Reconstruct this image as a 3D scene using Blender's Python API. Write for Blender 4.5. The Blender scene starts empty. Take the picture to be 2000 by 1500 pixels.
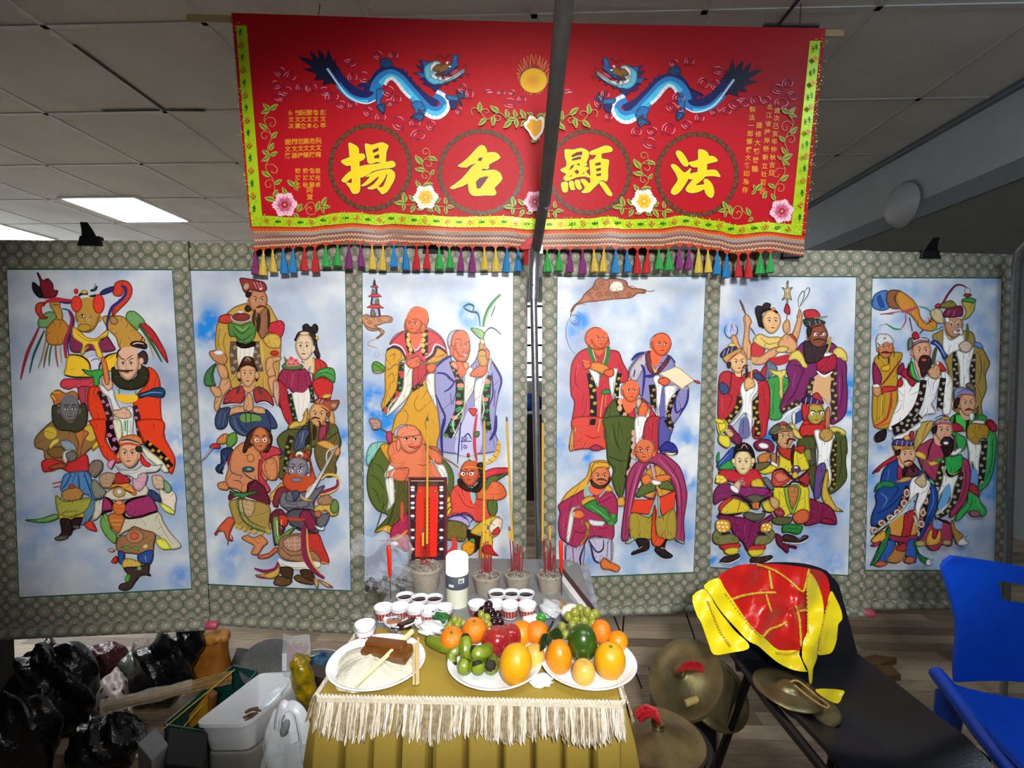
import bpy, bmesh, math, random
from mathutils import Vector, Matrix, Euler
from mathutils.geometry import tessellate_polygon
random.seed(7)
C = bpy.context.scene.collection
S = bpy.context.scene
V = Vector
PI = math.pi
# ------------------------------------------------------------------ camera
F = 960.0
CAM = V((0, 0, 1.37))
YAW, PITCH = math.atan(30/F), math.atan(30/F)
cd = bpy.data.cameras.new('camera'); cam = bpy.data.objects.new('camera', cd); C.objects.link(cam)
cam.location = CAM
RM = Matrix.Rotation(YAW, 3, 'Z') @ Matrix.Rotation(PI/2 - PITCH, 3, 'X')
cam.rotation_euler = RM.to_euler()
cd.sensor_width = 36; cd.lens = 36*F/2000; cd.clip_start = .02
S.camera = cam
S.view_settings.view_transform = 'Standard'; S.view_settings.look = 'None'
S.view_settings.gamma = 1; S.view_settings.use_curve_mapping = False
S.view_settings.exposure = 0.0
RX, RY, RZ = RM.col[0].copy(), RM.col[1].copy(), -RM.col[2].copy()
def ray(px, py): return RZ + RX*((px-1000)/F) + RY*((750-py)/F)
def pt(px, py, d): return CAM + ray(px, py)*d                 # a point seen at px,py at distance d in front of the lens
def atz(px, py, z):
    r = ray(px, py); return CAM + r*((z-CAM.z)/r.z)
def aty(px, py, y):
    r = ray(px, py); return CAM + r*(y/r.y)
# ------------------------------------------------------------------ light
w = bpy.data.worlds.new('world'); S.world = w; w.use_nodes = True
w.node_tree.nodes['Background'].inputs[0].default_value = (.6, .7, .8, 1)
w.node_tree.nodes['Background'].inputs[1].default_value = .008
def lamp(name, kind, loc, aim, power, color=(1, 1, 1), **k):
    l = bpy.data.lights.new(name, kind); o = bpy.data.objects.new(name, l); C.objects.link(o)
    o.location = loc; o.rotation_euler = (V(aim)-V(loc)).to_track_quat('-Z', 'Y').to_euler()
    l.energy = power; l.color = color
    sc = k.pop('scale', None)
    if sc: o.scale = sc
    for a, b in k.items(): setattr(l, a, b)
    return o
lamp('vignette_spot', 'SPOT', (.12, -.5, 1.78), pt(1000, 765, 1.9), 238, (1, .985, .965), spot_size=math.radians(64), spot_blend=.42, shadow_soft_size=.09, scale=(1.42, .97, 1))  # added unseen key; oval cone shaped to imitate lens vignetting
lamp('added_ceiling_fill', 'AREA', (-4.6, 5.6, 1.9), (-1.2, 3.9, 2.63), 7, (.88, .95, 1), shape='RECTANGLE', size=1.6, size_y=.8)  # added fill that lifts the far ceiling; no window is built here
lamp('room_panel_light', 'AREA', (.3, .55, 2.58), (.25, 1.1, 0), 15, (1, .99, .97), shape='RECTANGLE', size=1.2, size_y=.6)
lamp('cool_side_fill', 'AREA', (1.75, .7, 2.5), (1.4, 2.0, .6), 9, (.7, .86, 1), shape='SQUARE', size=.5)  # added cool fill for the right side and blue chair, without a fixture
# ------------------------------------------------------------------ materials
def lin(h):
    h = h.strip('#')
    if len(h) == 3: h = ''.join(c*2 for c in h)
    r = []
    for i in (0, 2, 4):
        c = int(h[i:i+2], 16)/255
        r.append(c/12.92 if c <= .04045 else ((c+.055)/1.055)**2.4)
    return r
_mats = {}
def M(name, hexc='888', rough=.6, metal=0, var=.08, scale=30, bump=0, bscale=None, spec=.5, trans=0, alpha=1, emit=0, sub=0, coat=0, emit_hex=None, c2=None, stretch=None):
    if name in _mats: return _mats[name]
    m = bpy.data.materials.new(name); _mats[name] = m; m.use_nodes = True
    nt = m.node_tree; b = nt.nodes['Principled BSDF']; L = nt.links.new
    c = lin(hexc)
    tc = nt.nodes.new('ShaderNodeTexCoord'); n = nt.nodes.new('ShaderNodeTexNoise')
    n.inputs['Scale'].default_value = scale; n.inputs['Detail'].default_value = 4
    if stretch:
        mp = nt.nodes.new('ShaderNodeMapping'); mp.inputs['Scale'].default_value = stretch
        L(tc.outputs['Object'], mp.inputs[0]); L(mp.outputs[0], n.inputs[0])
    else: L(tc.outputs['Object'], n.inputs[0])
    cr = nt.nodes.new('ShaderNodeValToRGB')
    d = lin(c2) if c2 else [x*(1-var*2) for x in c]
    cr.color_ramp.elements[0].position = .35; cr.color_ramp.elements[1].position = .65
    cr.color_ramp.elements[0].color = (*d, 1); cr.color_ramp.elements[1].color = (*c, 1)
    L(n.outputs[0], cr.inputs[0]); L(cr.outputs[0], b.inputs['Base Color'])
    b.inputs['Roughness'].default_value = rough; b.inputs['Metallic'].default_value = metal
    b.inputs['Specular IOR Level'].default_value = spec
    b.inputs['Transmission Weight'].default_value = trans; b.inputs['Alpha'].default_value = alpha
    b.inputs['Coat Weight'].default_value = coat
    if sub: b.inputs['Subsurface Weight'].default_value = sub; b.inputs['Subsurface Radius'].default_value = (.02, .012, .006)
    if emit:
        b.inputs['Emission Color'].default_value = (*lin(emit_hex or hexc), 1); b.inputs['Emission Strength'].default_value = emit
    if bump:
        n2 = nt.nodes.new('ShaderNodeTexNoise'); n2.inputs['Scale'].default_value = bscale or scale*3; n2.inputs['Detail'].default_value = 5
        L(tc.outputs['Object'], n2.inputs[0])
        bp = nt.nodes.new('ShaderNodeBump'); bp.inputs['Strength'].default_value = bump; bp.inputs['Distance'].default_value = .01
        L(n2.outputs[0], bp.inputs['Height']); L(bp.outputs[0], b.inputs['Normal'])
    return m
class N:
    """small node-graph helper for the custom materials"""
    def __init__(s, name, rough=.6):
        s.m = bpy.data.materials.new(name); s.m.use_nodes = True; s.t = s.m.node_tree
        s.b = s.t.nodes['Principled BSDF']; s.b.inputs['Roughness'].default_value = rough
        s.L = s.t.links.new
    def n(s, k, **a):
        x = s.t.nodes.new(k)
        for q, v in a.items(): setattr(x, q, v)
        return x
    def put(s, sock, v):
        if hasattr(v, 'is_output'): s.L(v, sock)
        else: sock.default_value = v
    def mth(s, op, a, b=0, c=0):
        x = s.n('ShaderNodeMath', operation=op)
        for i, v in enumerate((a, b, c)): s.put(x.inputs[i], v)
        return x.outputs[0]
    def mix(s, f, a, b):
        x = s.n('ShaderNodeMix', data_type='RGBA'); s.put(x.inputs[0], f)
        s.put(x.inputs[6], a if hasattr(a, 'is_output') else (*lin(a), 1)); s.put(x.inputs[7], b if hasattr(b, 'is_output') else (*lin(b), 1))
        return x.outputs[2]
    def xyz(s, src):
        x = s.n('ShaderNodeSeparateXYZ'); s.L(src, x.inputs[0]); return x.outputs
    def tc(s, k='Object'): return s.n('ShaderNodeTexCoord').outputs[k]
    def noise(s, src, scale, detail=4):
        x = s.n('ShaderNodeTexNoise'); x.inputs['Scale'].default_value = scale; x.inputs['Detail'].default_value = detail
        if src is not None: s.L(src, x.inputs[0])
        return x.outputs[0]
    def ramp(s, v, stops, interp='LINEAR'):
        x = s.n('ShaderNodeValToRGB'); e = x.color_ramp.elements; x.color_ramp.interpolation = interp
        while len(e) < len(stops): e.new(.5)
        for q, (p, c) in zip(e, stops): q.position = p; q.color = (*lin(c), 1)
        s.L(v, x.inputs[0]); return x.outputs[0]
    def bump(s, h, st=.3, dist=.01):
        x = s.n('ShaderNodeBump'); x.inputs['Strength'].default_value = st; x.inputs['Distance'].default_value = dist
        s.L(h, x.inputs['Height']); s.L(x.outputs[0], s.b.inputs['Normal'])
    def col(s, v): s.L(v, s.b.inputs['Base Color']); return s.m
# ------------------------------------------------------------------ mesh building
class B:
    def __init__(s): s.v = []; s.f = []; s.c = None; s.uv = None; s.mi = []; s.cur = 0
    def add(s, vs, fs):
        k = len(s.v); s.v += [V(x) for x in vs]; s.f += [tuple(i+k for i in f) for f in fs]; s.mi += [s.cur]*len(fs); return s
    def box(s, c, d, rot=None):
        c = V(c); h = [x/2 for x in d]; R = rot if rot is not None else Matrix.Identity(3)
        vs = [c + R @ V((x*h[0], y*h[1], z*h[2])) for x in (-1, 1) for y in (-1, 1) for z in (-1, 1)]
        return s.add(vs, [(0, 1, 3, 2), (4, 6, 7, 5), (0, 4, 5, 1), (2, 3, 7, 6), (0, 2, 6, 4), (1, 5, 7, 3)])
    def hexa(s, a, b):                       # two quads (4 points each), same winding
        return s.add(list(a)+list(b), [(3, 2, 1, 0), (4, 5, 6, 7), (0, 1, 5, 4), (1, 2, 6, 5), (2, 3, 7, 6), (3, 0, 4, 7)])
    def lathe(s, c, prof, n=24, rot=None, jit=None):   # prof: (r,z) list
        c = V(c); R = rot if rot is not None else Matrix.Identity(3); vs = []; fs = []
        for i, (r, z) in enumerate(prof):
            for k in range(n):
                a = 2*PI*k/n; j = jit(a, z) if jit else 1
                vs.append(c + R @ V((r*j*math.cos(a), r*j*math.sin(a), z)))
        for i in range(len(prof)-1):
            for k in range(n):
                fs.append((i*n+k, i*n+(k+1) % n, (i+1)*n+(k+1) % n, (i+1)*n+k))
        if prof[0][0] > 1e-5: fs.append(tuple(range(n-1, -1, -1)))
        if prof[-1][0] > 1e-5: fs.append(tuple((len(prof)-1)*n+k for k in range(n)))
        return s.add(vs, fs)
    def tube(s, pts, r, n=8, closed=False, flat=1):
        pts = [V(p) for p in pts]; m = len(pts); vs = []; fs = []
        rr = r if isinstance(r, (list, tuple)) else [r]*m
        up = None
        for i, p in enumerate(pts):
            t = (pts[(i+1) % m] if (closed or i < m-1) else p) - (pts[i-1] if (closed or i > 0) else p)
            t = t.normalized() if t.length > 1e-9 else V((0, 0, 1))
            if up is None: up = t.orthogonal().normalized()
            up = (up - t*up.dot(t)); up = up.normalized() if up.length > 1e-6 else t.orthogonal().normalized()
            sd = t.cross(up)
            for k in range(n):
                a = 2*PI*k/n; vs.append(p + up*(rr[i]*math.cos(a)*flat) + sd*(rr[i]*math.sin(a)))
        for i in range(m if closed else m-1):
            j = (i+1) % m
            for k in range(n): fs.append((i*n+k, i*n+(k+1) % n, j*n+(k+1) % n, j*n+k))
        if not closed: fs += [tuple(range(n-1, -1, -1)), tuple((m-1)*n+k for k in range(n))]
        return s.add(vs, fs)
    def cyl(s, a, b, r, r2=None, n=16): return s.tube([a, b], [r, r if r2 is None else r2], n)
    def ball(s, c, r, n=16, m=10, rot=None, fn=None):
        c = V(c); r = r if isinstance(r, (tuple, list)) else (r, r, r); R = rot if rot is not None else Matrix.Identity(3)
        vs = []; fs = []
        for i in range(1, m):
            t = PI*i/m
            for k in range(n):
                a = 2*PI*k/n; d = V((math.sin(t)*math.cos(a), math.sin(t)*math.sin(a), math.cos(t)))
                q = fn(d) if fn else 1
                vs.append(c + R @ V((d.x*r[0]*q, d.y*r[1]*q, d.z*r[2]*q)))
        q = fn(V((0, 0, 1))) if fn else 1; vs.append(c + R @ V((0, 0, r[2]*q)))
        q = fn(V((0, 0, -1))) if fn else 1; vs.append(c + R @ V((0, 0, -r[2]*q)))
        T = len(vs)-2
        for i in range(m-2):
            for k in range(n): fs.append((i*n+k, (i+1)*n+k, (i+1)*n+(k+1) % n, i*n+(k+1) % n))
        for k in range(n):
            fs.append((T, k, (k+1) % n)); fs.append((T+1, (m-2)*n+(k+1) % n, (m-2)*n+k))
        return s.add(vs, fs)
    def grid(s, fn, nu, nv, thick=0):        # fn(u,v)->point
        vs = [V(fn(i/nu, j/nv)) for j in range(nv+1) for i in range(nu+1)]
        q = lambda i, j: j*(nu+1)+i
        fs = [(q(i, j), q(i+1, j), q(i+1, j+1), q(i, j+1)) for j in range(nv) for i in range(nu)]
        if thick:
            nr = [V((0, 0, 0)) for _ in vs]
            for f in fs:
                nn = (vs[f[1]]-vs[f[0]]).cross(vs[f[3]]-vs[f[0]])
                for i in f: nr[i] += nn
            k = len(vs); vs += [v - (n_.normalized() if n_.length > 0 else n_)*thick for v, n_ in zip(vs, nr)]
            fs += [tuple(i+k for i in reversed(f)) for f in fs]
            rim = [q(i, 0) for i in range(nu)] + [q(nu, j) for j in range(nv)] + [q(i, nv) for i in range(nu, 0, -1)] + [q(0, j) for j in range(nv, 0, -1)]
            for a, b in zip(rim, rim[1:]+rim[:1]): fs.append((b, a, a+k, b+k))
        return s.add(vs, fs)
    def prism(s, pts, off):                   # planar outline pushed along off
        pts = [V(p) for p in pts]; n = len(pts); off = V(off)
        fs = [tuple(range(n)), tuple(range(2*n-1, n-1, -1))] + [(i, i+n, (i+1) % n+n, (i+1) % n) for i in range(n)]
        return s.add(pts+[p+off for p in pts], fs)
    def obj(s, name, mat, parent=None, smooth=True, bevel=0, sub=0, kind=None):
        me = bpy.data.meshes.new(name); o0 = V(parent['_o']) if parent is not None else V((0, 0, 0))
        me.from_pydata([tuple(v-o0) for v in s.v], [], s.f)
        for m in (mat if isinstance(mat, (list, tuple)) else [mat]): me.materials.append(m)
        if any(s.mi): me.polygons.foreach_set('material_index', s.mi)
        if s.c is not None:
            at = me.color_attributes.new('Col', 'FLOAT_COLOR', 'POINT')
            at.data.foreach_set('color', [x for c in s.c for x in (*c, 1)])
        if s.uv is not None:
            ul = me.uv_layers.new(name='UV'); fl = []
            for l in me.loops: fl += s.uv[l.vertex_index]
            ul.data.foreach_set('uv', fl)
        bm = bmesh.new(); bm.from_mesh(me)
        if s.c is None: bmesh.ops.recalc_face_normals(bm, faces=bm.faces)
        bm.to_mesh(me); bm.free()
        if smooth:
            me.polygons.foreach_set('use_smooth', [True]*len(me.polygons))
            me.set_sharp_from_angle(angle=math.radians(42))
        o = bpy.data.objects.new(name, me); C.objects.link(o)
        if parent is not None: o.parent = parent
        if bevel:
            q = o.modifiers.new('bevel', 'BEVEL'); q.width = bevel; q.segments = 2; q.limit_method = 'ANGLE'
        if sub:
            q = o.modifiers.new('sub', 'SUBSURF'); q.levels = sub; q.render_levels = sub
        if kind: o['kind'] = kind
        return o
def tag(o, label, cat, group=None, kind=None):
    o['label'] = label; o['category'] = cat
    if group: o['group'] = group
    if kind: o['kind'] = kind
    return o
def thing(name, label, cat, loc=(0, 0, 0), group=None):
    o = bpy.data.objects.new(name, None); C.objects.link(o); o.location = loc; o['_o'] = tuple(loc); o.empty_display_size = .02
    return tag(o, label, cat, group)
class _P(dict): pass
def sub_of(o):                                # lets a part carry sub-parts: children share the thing's origin
    o['_o'] = o.parent['_o']; return o
def dup(root, loc, rotz=None, label=None, group=None, scale=None, rot=None):
    r = root.copy(); C.objects.link(r); r.location = loc
    if rotz is not None: r.rotation_euler = (0, 0, rotz)
    if rot is not None: r.rotation_euler = rot
    if scale: r.scale = (scale,)*3 if not isinstance(scale, tuple) else scale
    if label: r['label'] = label
    if group: r['group'] = group
    for ch in list(root.children):
        c = ch.copy(); C.objects.link(c); c.parent = r
        for g in list(ch.children):
            d = g.copy(); C.objects.link(d); d.parent = c
    return r
# ------------------------------------------------------------------ painted artwork (flat pictures as layered colour patches)
class Plane:
    def __init__(s, a, b, c):
        s.o = a; s.n = (b-a).cross(c-a).normalized()
        if s.n.dot(CAM-a) < 0: s.n = -s.n
    def at(s, px, py, off=0):
        r = ray(px, py); return CAM + r*((s.o-CAM).dot(s.n)/r.dot(s.n)) + s.n*off
def crom(P, closed, k=4):
    n = len(P); R = []
    if n < 3: return P
    for i in range(n if closed else n-1):
        if closed: a, b, c, d = P[i-1], P[i], P[(i+1) % n], P[(i+2) % n]
        else: a, b, c, d = P[max(i-1, 0)], P[i], P[i+1], P[min(i+2, n-1)]
        for j in range(k):
            t = j/k; t2 = t*t; t3 = t2*t
            R.append(tuple(.5*(2*b[q]+(c[q]-a[q])*t+(2*a[q]-5*b[q]+4*c[q]-d[q])*t2+(3*b[q]-a[q]-3*c[q]+d[q])*t3) for q in (0, 1)))
    if not closed: R.append(P[-1])
    return R
class Paint:
    STEP = 2.2e-5
    def __init__(s, plane, base=.0006): s.p = plane; s.z = base; s.b = B(); s.b.c = []
    def tri(s, pts, cols, fs):
        s.z += s.STEP
        s.b.add([s.p.at(x, y, s.z) for x, y in pts], fs); s.b.c += cols
    def fill(s, P, col):
        P = [p for i, p in enumerate(P) if i == 0 or abs(p[0]-P[i-1][0])+abs(p[1]-P[i-1][1]) > .01]
        if len(P) < 3: return
        fs = tessellate_polygon([[V((x, y, 0)) for x, y in P]])
        s.tri(P, [col]*len(P), fs)
    def band(s, P, col, wid):                 # soft rim inside an outline
        n = len(P); A = sum(P[i-1][0]*P[i][1]-P[i][0]*P[i-1][1] for i in range(n))/2
        sg = 1 if A > 0 else -1; wid = min(wid, .22*math.sqrt(abs(A)+1e-6))
        I = []
        for i in range(n):
            a, b = P[i-1], P[(i+1) % n]; dx, dy = b[0]-a[0], b[1]-a[1]; l = math.hypot(dx, dy) or 1
            I.append((P[i][0]-sg*dy/l*wid, P[i][1]+sg*dx/l*wid))
        dk = [tuple(c*.36 for c in col)]*n
        s.tri(P+I, dk+[col]*n, [(i, (i+1) % n, n+(i+1) % n, n+i) for i in range(n)])
    def folds(s, O, col):                     # brushed drapery folds running in from the outline
        n = len(O); A = abs(sum(O[i-1][0]*O[i][1]-O[i][0]*O[i-1][1] for i in range(n))/2)
        if A < 260: return
        R = random.Random(int(A*7)); cx = sum(p[0] for p in O)/n; cy = sum(p[1] for p in O)/n
        m = min(9, 3+int(A/450)); dk = tuple(c*.38 for c in col); lt = tuple(min(1, c*1.25+.05) for c in col)
        for q in range(m):
            i = int((q+.2+.6*R.random())*n/m) % n; p = O[i]; f = .35+.4*R.random()
            e = (p[0]+(cx-p[0])*f, p[1]+(cy-p[1])*f); w_ = (R.random()-.5)*.5
            mid = ((p[0]+e[0])/2-(e[1]-p[1])*w_, (p[1]+e[1])/2+(e[0]-p[0])*w_); st = (p[0]+(cx-p[0])*.05, p[1]+(cy-p[1])*.05)
            s.line(crom([st, mid, e], False, 6), dk, 1.7)
            s.line([(x+1.5, y+.5) for x, y in crom([st, mid, e], False, 6)], lt, 1.1)
    def line(s, P, col, wid, taper=True, closed=False):
        n = len(P); Lp = []; Rp = []
        for i, p in enumerate(P):
            a = P[i-1] if (closed or i) else p; b = P[(i+1) % n] if (closed or i < n-1) else p
            dx, dy = b[0]-a[0], b[1]-a[1]; l = math.hypot(dx, dy) or 1
            h = wid/2
            if taper and not closed:
                t = i/(n-1) if n > 1 else 0; h *= .25+.75*math.sin(PI*min(1, max(0, .12+.8*t)))
            Lp.append((p[0]-dy/l*h, p[1]+dx/l*h)); Rp.append((p[0]+dy/l*h, p[1]-dx/l*h))
        m = n if closed else n-1
        s.tri(Lp+Rp, [col]*(2*n), [(i, (i+1) % n, n+(i+1) % n, n+i) for i in range(m)])
    def ell(s, cx, cy, rx, ry, rot=0, n=20):
        c, q = math.cos(rot), math.sin(rot)
        return [(cx+rx*math.cos(2*PI*i/n)*c-ry*math.sin(2*PI*i/n)*q, cy+rx*math.cos(2*PI*i/n)*q+ry*math.sin(2*PI*i/n)*c) for i in range(n)]
    def face(s, col, cx, cy, rx, ry, look, age, k):
        dk = tuple(c*.28 for c in col); md = tuple(c*.6 for c in col); wh = (.8, .8, .75); bl = (.02, .015, .015)
        ox = look*rx*.22
        for sd in (-1, 1):
            ex = cx+ox+sd*rx*.36*(1-.25*abs(look)*(1 if sd*look > 0 else 0)); ey = cy-ry*.03
            s.line(crom([(ex-rx*.24, ey-ry*.2+sd*age*ry*.09), (ex, ey-ry*.28), (ex+rx*.24, ey-ry*.2-sd*age*ry*.09)], False), dk if age < 2 else (.6, .6, .6), rx*.11)
            s.fill(s.ell(ex, ey, rx*.19, ry*.075), wh); s.fill(s.ell(ex+ox*.25, ey, rx*.085, ry*.075, 0, 10), bl)
            s.line(crom([(ex-rx*.22, ey), (ex, ey-ry*.1), (ex+rx*.22, ey+ry*.01)], False), bl, rx*.06)
            s.line(crom([(ex-rx*.18, ey+ry*.12), (ex+rx*.05, ey+ry*.15), (ex+rx*.2, ey+ry*.1)], False), md, rx*.05)
        nx = cx+ox*1.5
        s.line(crom([(nx-rx*.03, cy-ry*.02), (nx+look*rx*.1, cy+ry*.2), (nx+look*rx*.16, cy+ry*.3), (nx, cy+ry*.33), (nx-rx*.16, cy+ry*.28)], False), md, rx*.07)
        s.line(crom([(nx+rx*.05, cy+ry*.33), (nx+rx*.16, cy+ry*.3), (nx+rx*.15, cy+ry*.24)], False), md, rx*.06)
        s.fill(s.ell(cx+ox*1.3, cy+ry*.52, rx*.24, ry*.055), (.32, .06, .04))
        s.line(crom([(cx+ox*1.3-rx*.27, cy+ry*.5), (cx+ox*1.3, cy+ry*.52), (cx+ox*1.3+rx*.27, cy+ry*.5)], False), dk, rx*.05)
        s.line(crom([(cx+ox-rx*.4, cy+ry*.28), (cx+ox-rx*.46, cy+ry*.48), (cx+ox-rx*.36, cy+ry*.62)], False), md, rx*.05)
        s.line(crom([(cx+ox+rx*.4, cy+ry*.28), (cx+ox+rx*.46, cy+ry*.48), (cx+ox+rx*.36, cy+ry*.62)], False), md, rx*.05)
    def run(s, text):
        ox = oy = 0; k = 1
        for ln in text.strip().split('\n'):
            t = ln.split()
            if not t or t[0] == '#': continue
            q = t[0]
            if q[0] == '@':
                x0, y0, wd, W = map(float, q[1:].split(',')); ox, oy, k = x0, y0, wd/W; continue
            ty, num = q[0], (float(q[1:]) if len(q) > 1 else 0)
            c2 = None
            if '/' in t[1]: a, b_ = t[1].split('/'); col, c2 = lin(a), lin(b_)
            else: col = lin(t[1])
            col = tuple(col)
            P = [tuple(map(float, a.split(','))) for a in t[2:]]
            if ty in 'EeHK':
                G = []; prs = 0
                for e in P:
                    if len(e) == 2:
                        if prs % 2 == 0: G.append([])
                        prs += 1
                    G[-1] += e
                for e in G:
                    cx, cy = ox+e[0]*k, oy+e[1]*k; rx, ry = e[2]*k, e[3]*k; rot = math.radians(e[4]) if len(e) > 4 else 0
                    if ty == 'K':
                        pp = []; st = int(28*max(1, num or 1.6))
                        for i in range(st+1):
                            a_ = 2*PI*(num or 1.6)*i/st+rot; r_ = 1-.8*i/st
                            pp.append((cx+rx*r_*math.cos(a_), cy+ry*r_*math.sin(a_)))
                        s.line(pp, col, max(.5, rx*.2)); continue
                    if ty == 'H':
                        rot = 0; look = e[4] if len(e) > 4 else 0; age = e[5] if len(e) > 5 else 1
                        O = [(cx+rx*math.cos(a_)*(1 if math.sin(a_) < .2 else 1-.18*math.sin(a_)), cy+ry*math.sin(a_)) for a_ in [2*PI*i/28 for i in range(28)]]
                        for sd in (-1, 1):
                            if sd*look < .35: EE = s.ell(cx+sd*rx*.98, cy+ry*.12, rx*.17, ry*.23); s.fill(EE, col); s.band(EE, col, 1.5)
                        s.fill(O, col); s.band(O, col, rx*.3); s.line(O+[O[0]], tuple(c*.22 for c in col), .8, False); s.face(col, cx, cy, rx, ry, look, age, k)
                        continue
                    O = s.ell(cx, cy, rx, ry, rot); s.fill(O, col)
                    if ty == 'E': s.band(O, col, 3); s.line(O+[O[0]], tuple(c*.25 for c in col), .6, False)
                continue
            if ty == 'T': num = P.pop(0)[0]
            P = [(ox+x*k, oy+y*k) for x, y in P]
            if ty == 'F':
                O = crom(P, True); s.fill(O, col); s.band(O, col, 3.6); s.folds(O, col); s.line(O, tuple(c*.16 for c in col), .95, False, True)
            elif ty == 'f': s.fill(crom(P, True), col)
            elif ty == 'P': s.fill(P, col); s.band(P, col, 2.4); s.line(P, tuple(c*.22 for c in col), .7, False, True)
            elif ty == 'p': s.fill(P, col)
            elif ty == 'L': s.line(crom(P, False, 6), col, num*k)
            elif ty == 'l': s.line(crom(P, False, 6), col, num*k, False)
            elif ty == 'T':                    # embroidered trim: dark band with scrolling gold and red blossoms
                O = crom(P, False, 10); s.line(O, col, num*k, False)
                ln_ = 0; per = num*k*1.5; sgn = 1
                for i in range(1, len(O)):
                    a, b_ = O[i-1], O[i]; ln_ += math.hypot(b_[0]-a[0], b_[1]-a[1])
                    if ln_ > per*.5:
                        ln_ = 0; sgn = -sgn; dx, dy = b_[0]-a[0], b_[1]-a[1]; l = math.hypot(dx, dy) or 1
                        h = num*k*.2*sgn; c = (b_[0]-dy/l*h, b_[1]+dx/l*h); r = num*k*.26
                        pp = [(c[0]+r*(1-j/16)*math.cos(sgn*j*.62), c[1]+r*(1-j/16)*math.sin(sgn*j*.62)) for j in range(14)]
                        s.line(pp, c2 or (.5, .4, .1), num*k*.13, False)
    def obj(s, name, parent, mat): return s.b.obj(name, mat, parent, smooth=False)
def paint_mat(name, rough=.55, grain=.12, gs=900, sheen=0):
    g = N(name, rough); a = g.n('ShaderNodeVertexColor', layer_name='Col')
    nz = g.noise(g.tc(), gs, 2); f = g.mth('MULTIPLY_ADD', nz, grain*2, 1-grain)
    x = g.n('ShaderNodeMix', data_type='RGBA', blend_type='MULTIPLY'); x.inputs[0].default_value = 1
    g.L(a.outputs[0], x.inputs[6]); cb = g.n('ShaderNodeCombineColor')
    for i in range(3): g.L(f, cb.inputs[i])
    g.L(cb.outputs[0], x.inputs[7])
    g.b.inputs['Specular IOR Level'].default_value = .25
    if sheen: g.b.inputs['Sheen Weight'].default_value = sheen
    return g.col(x.outputs[2])
# ================================================================== the room
ZC = 2.63
def floor_mat():
    g = N('plank_floor', .42); o = g.xyz(g.tc())
    y = g.mth('MULTIPLY', o[1], 1/.075); row = g.mth('FLOOR', y)
    sh = g.mth('FRACT', g.mth('MULTIPLY', g.mth('SINE', g.mth('MULTIPLY', row, 12.98)), 437.5))
    x = g.mth('ADD', g.mth('MULTIPLY', o[0], 1/.9), g.mth('MULTIPLY', sh, 7)); cell = g.mth('FLOOR', x)
    rnd = g.mth('FRACT', g.mth('MULTIPLY', g.mth('SINE', g.mth('ADD', g.mth('MULTIPLY', cell, 78.2), g.mth('MULTIPLY', row, 39.4))), 437.5))
    mp = g.n('ShaderNodeMapping'); mp.inputs['Scale'].default_value = (3, 34, 1); g.L(g.tc(), mp.inputs[0])
    gr = g.noise(mp.outputs[0], 3, 5)
    t = g.mth('ADD', g.mth('MULTIPLY', rnd, .5), g.mth('MULTIPLY', gr, .6))
    c = g.ramp(t, [(.15, '5f5042'), (.45, '94816a'), (.75, 'c2ae92'), (1, 'd2c3a8')])
    ed = g.mth('LESS_THAN', g.mth('FRACT', y), .03)
    # long tile joints running away from the table
    return g.col(g.mix(g.mth('MULTIPLY', ed, .5), c, '3a2f26'))
def ceil_mat():
    g = N('acoustic_tile', .8); o = g.tc(); n1 = g.noise(o, 260, 2); n2 = g.noise(o, 3, 3)
    c = g.ramp(n2, [(.3, 'c9cac6'), (.7, 'd9d9d4')]); sp = g.mth('LESS_THAN', g.noise(o, 90, 3), .36)
    g.bump(n1, .2, .004)
    return g.col(g.mix(g.mth('MULTIPLY', sp, .35), c, '9a9a96'))
b = B(); b.box((0, 2.3, -.05), (9, 9.4, .1)); b.obj('floor', floor_mat(), smooth=False, kind='structure')
XE = 2.18                                        # tile ceiling stops at the bulkhead
b = B(); b.box(((XE-5)/2, 2.3, ZC+.05), (XE+5, 9.4, .1)); b.obj('ceiling', ceil_mat(), smooth=False, kind='structure')
gm = M('ceiling_grid_metal', 'c4c5c2', .5, 0, .05); dk = M('shadow_gap', '3c3d3d', .9)
# grid tees: rows seen at image heights 215, 317, 384, 432 -> 0.6 m pitch
y0 = 1.26*960/505; yl = [y0+.6*k for k in range(-5, 9)]
x0 = pt(322, 215, 1).x/ray(322, 215).y*y0
xl = [x0+.6*k for k in range(-4, 8)]
b = B()
for y in yl: b.box(((XE-5)/2, y, ZC-.001), (XE+5, .022, .006))
for x in xl:
    if x < XE-.05: b.box((x, 2.3, ZC-.001), (.022, 9.4, .006))
b.obj('trim_1', gm, smooth=False, kind='structure')
b = B()                                           # tiles that sag and leave a dark joint
for (px, py, qx, qy) in ((144, 87, 322, 216), (200, 216, 312, 215), (322, 215, 400, 216), (1520, 48, 1575, -20), (1490, 50, 1600, 52)):
    p, q = atz(px, py, ZC-.006), atz(qx, qy, ZC-.006); d = (q-p).normalized(); s_ = V((-d.y, d.x, 0))*.006
    b.hexa([p-s_, q-s_, q+s_, p+s_], [v-V((0, 0, .002)) for v in (p-s_, q-s_, q+s_, p+s_)])
b.obj('trim_2', dk, smooth=False, kind='structure')
wallm = M('painted_plaster', 'b9bec2', .7, 0, .04, 8, .05, 200)
b = B(); b.box((-5.05, 2.3, 1.3), (.1, 9.4, 2.8)); b.obj('wall_left', wallm, smooth=False, kind='structure')
b = B(); b.box((-2.5, .2, 1.3), (.08, 3.4, 2.8)); b.box((-2.4, 1.93, .92), (.5, .06, 1.84)); b.obj('side_light_block', M('dark_light_block', '3a3c3c', .8, 0, .05, 8), smooth=False, kind='structure')  # added unseen walls that keep stray light off the left floor
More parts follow.
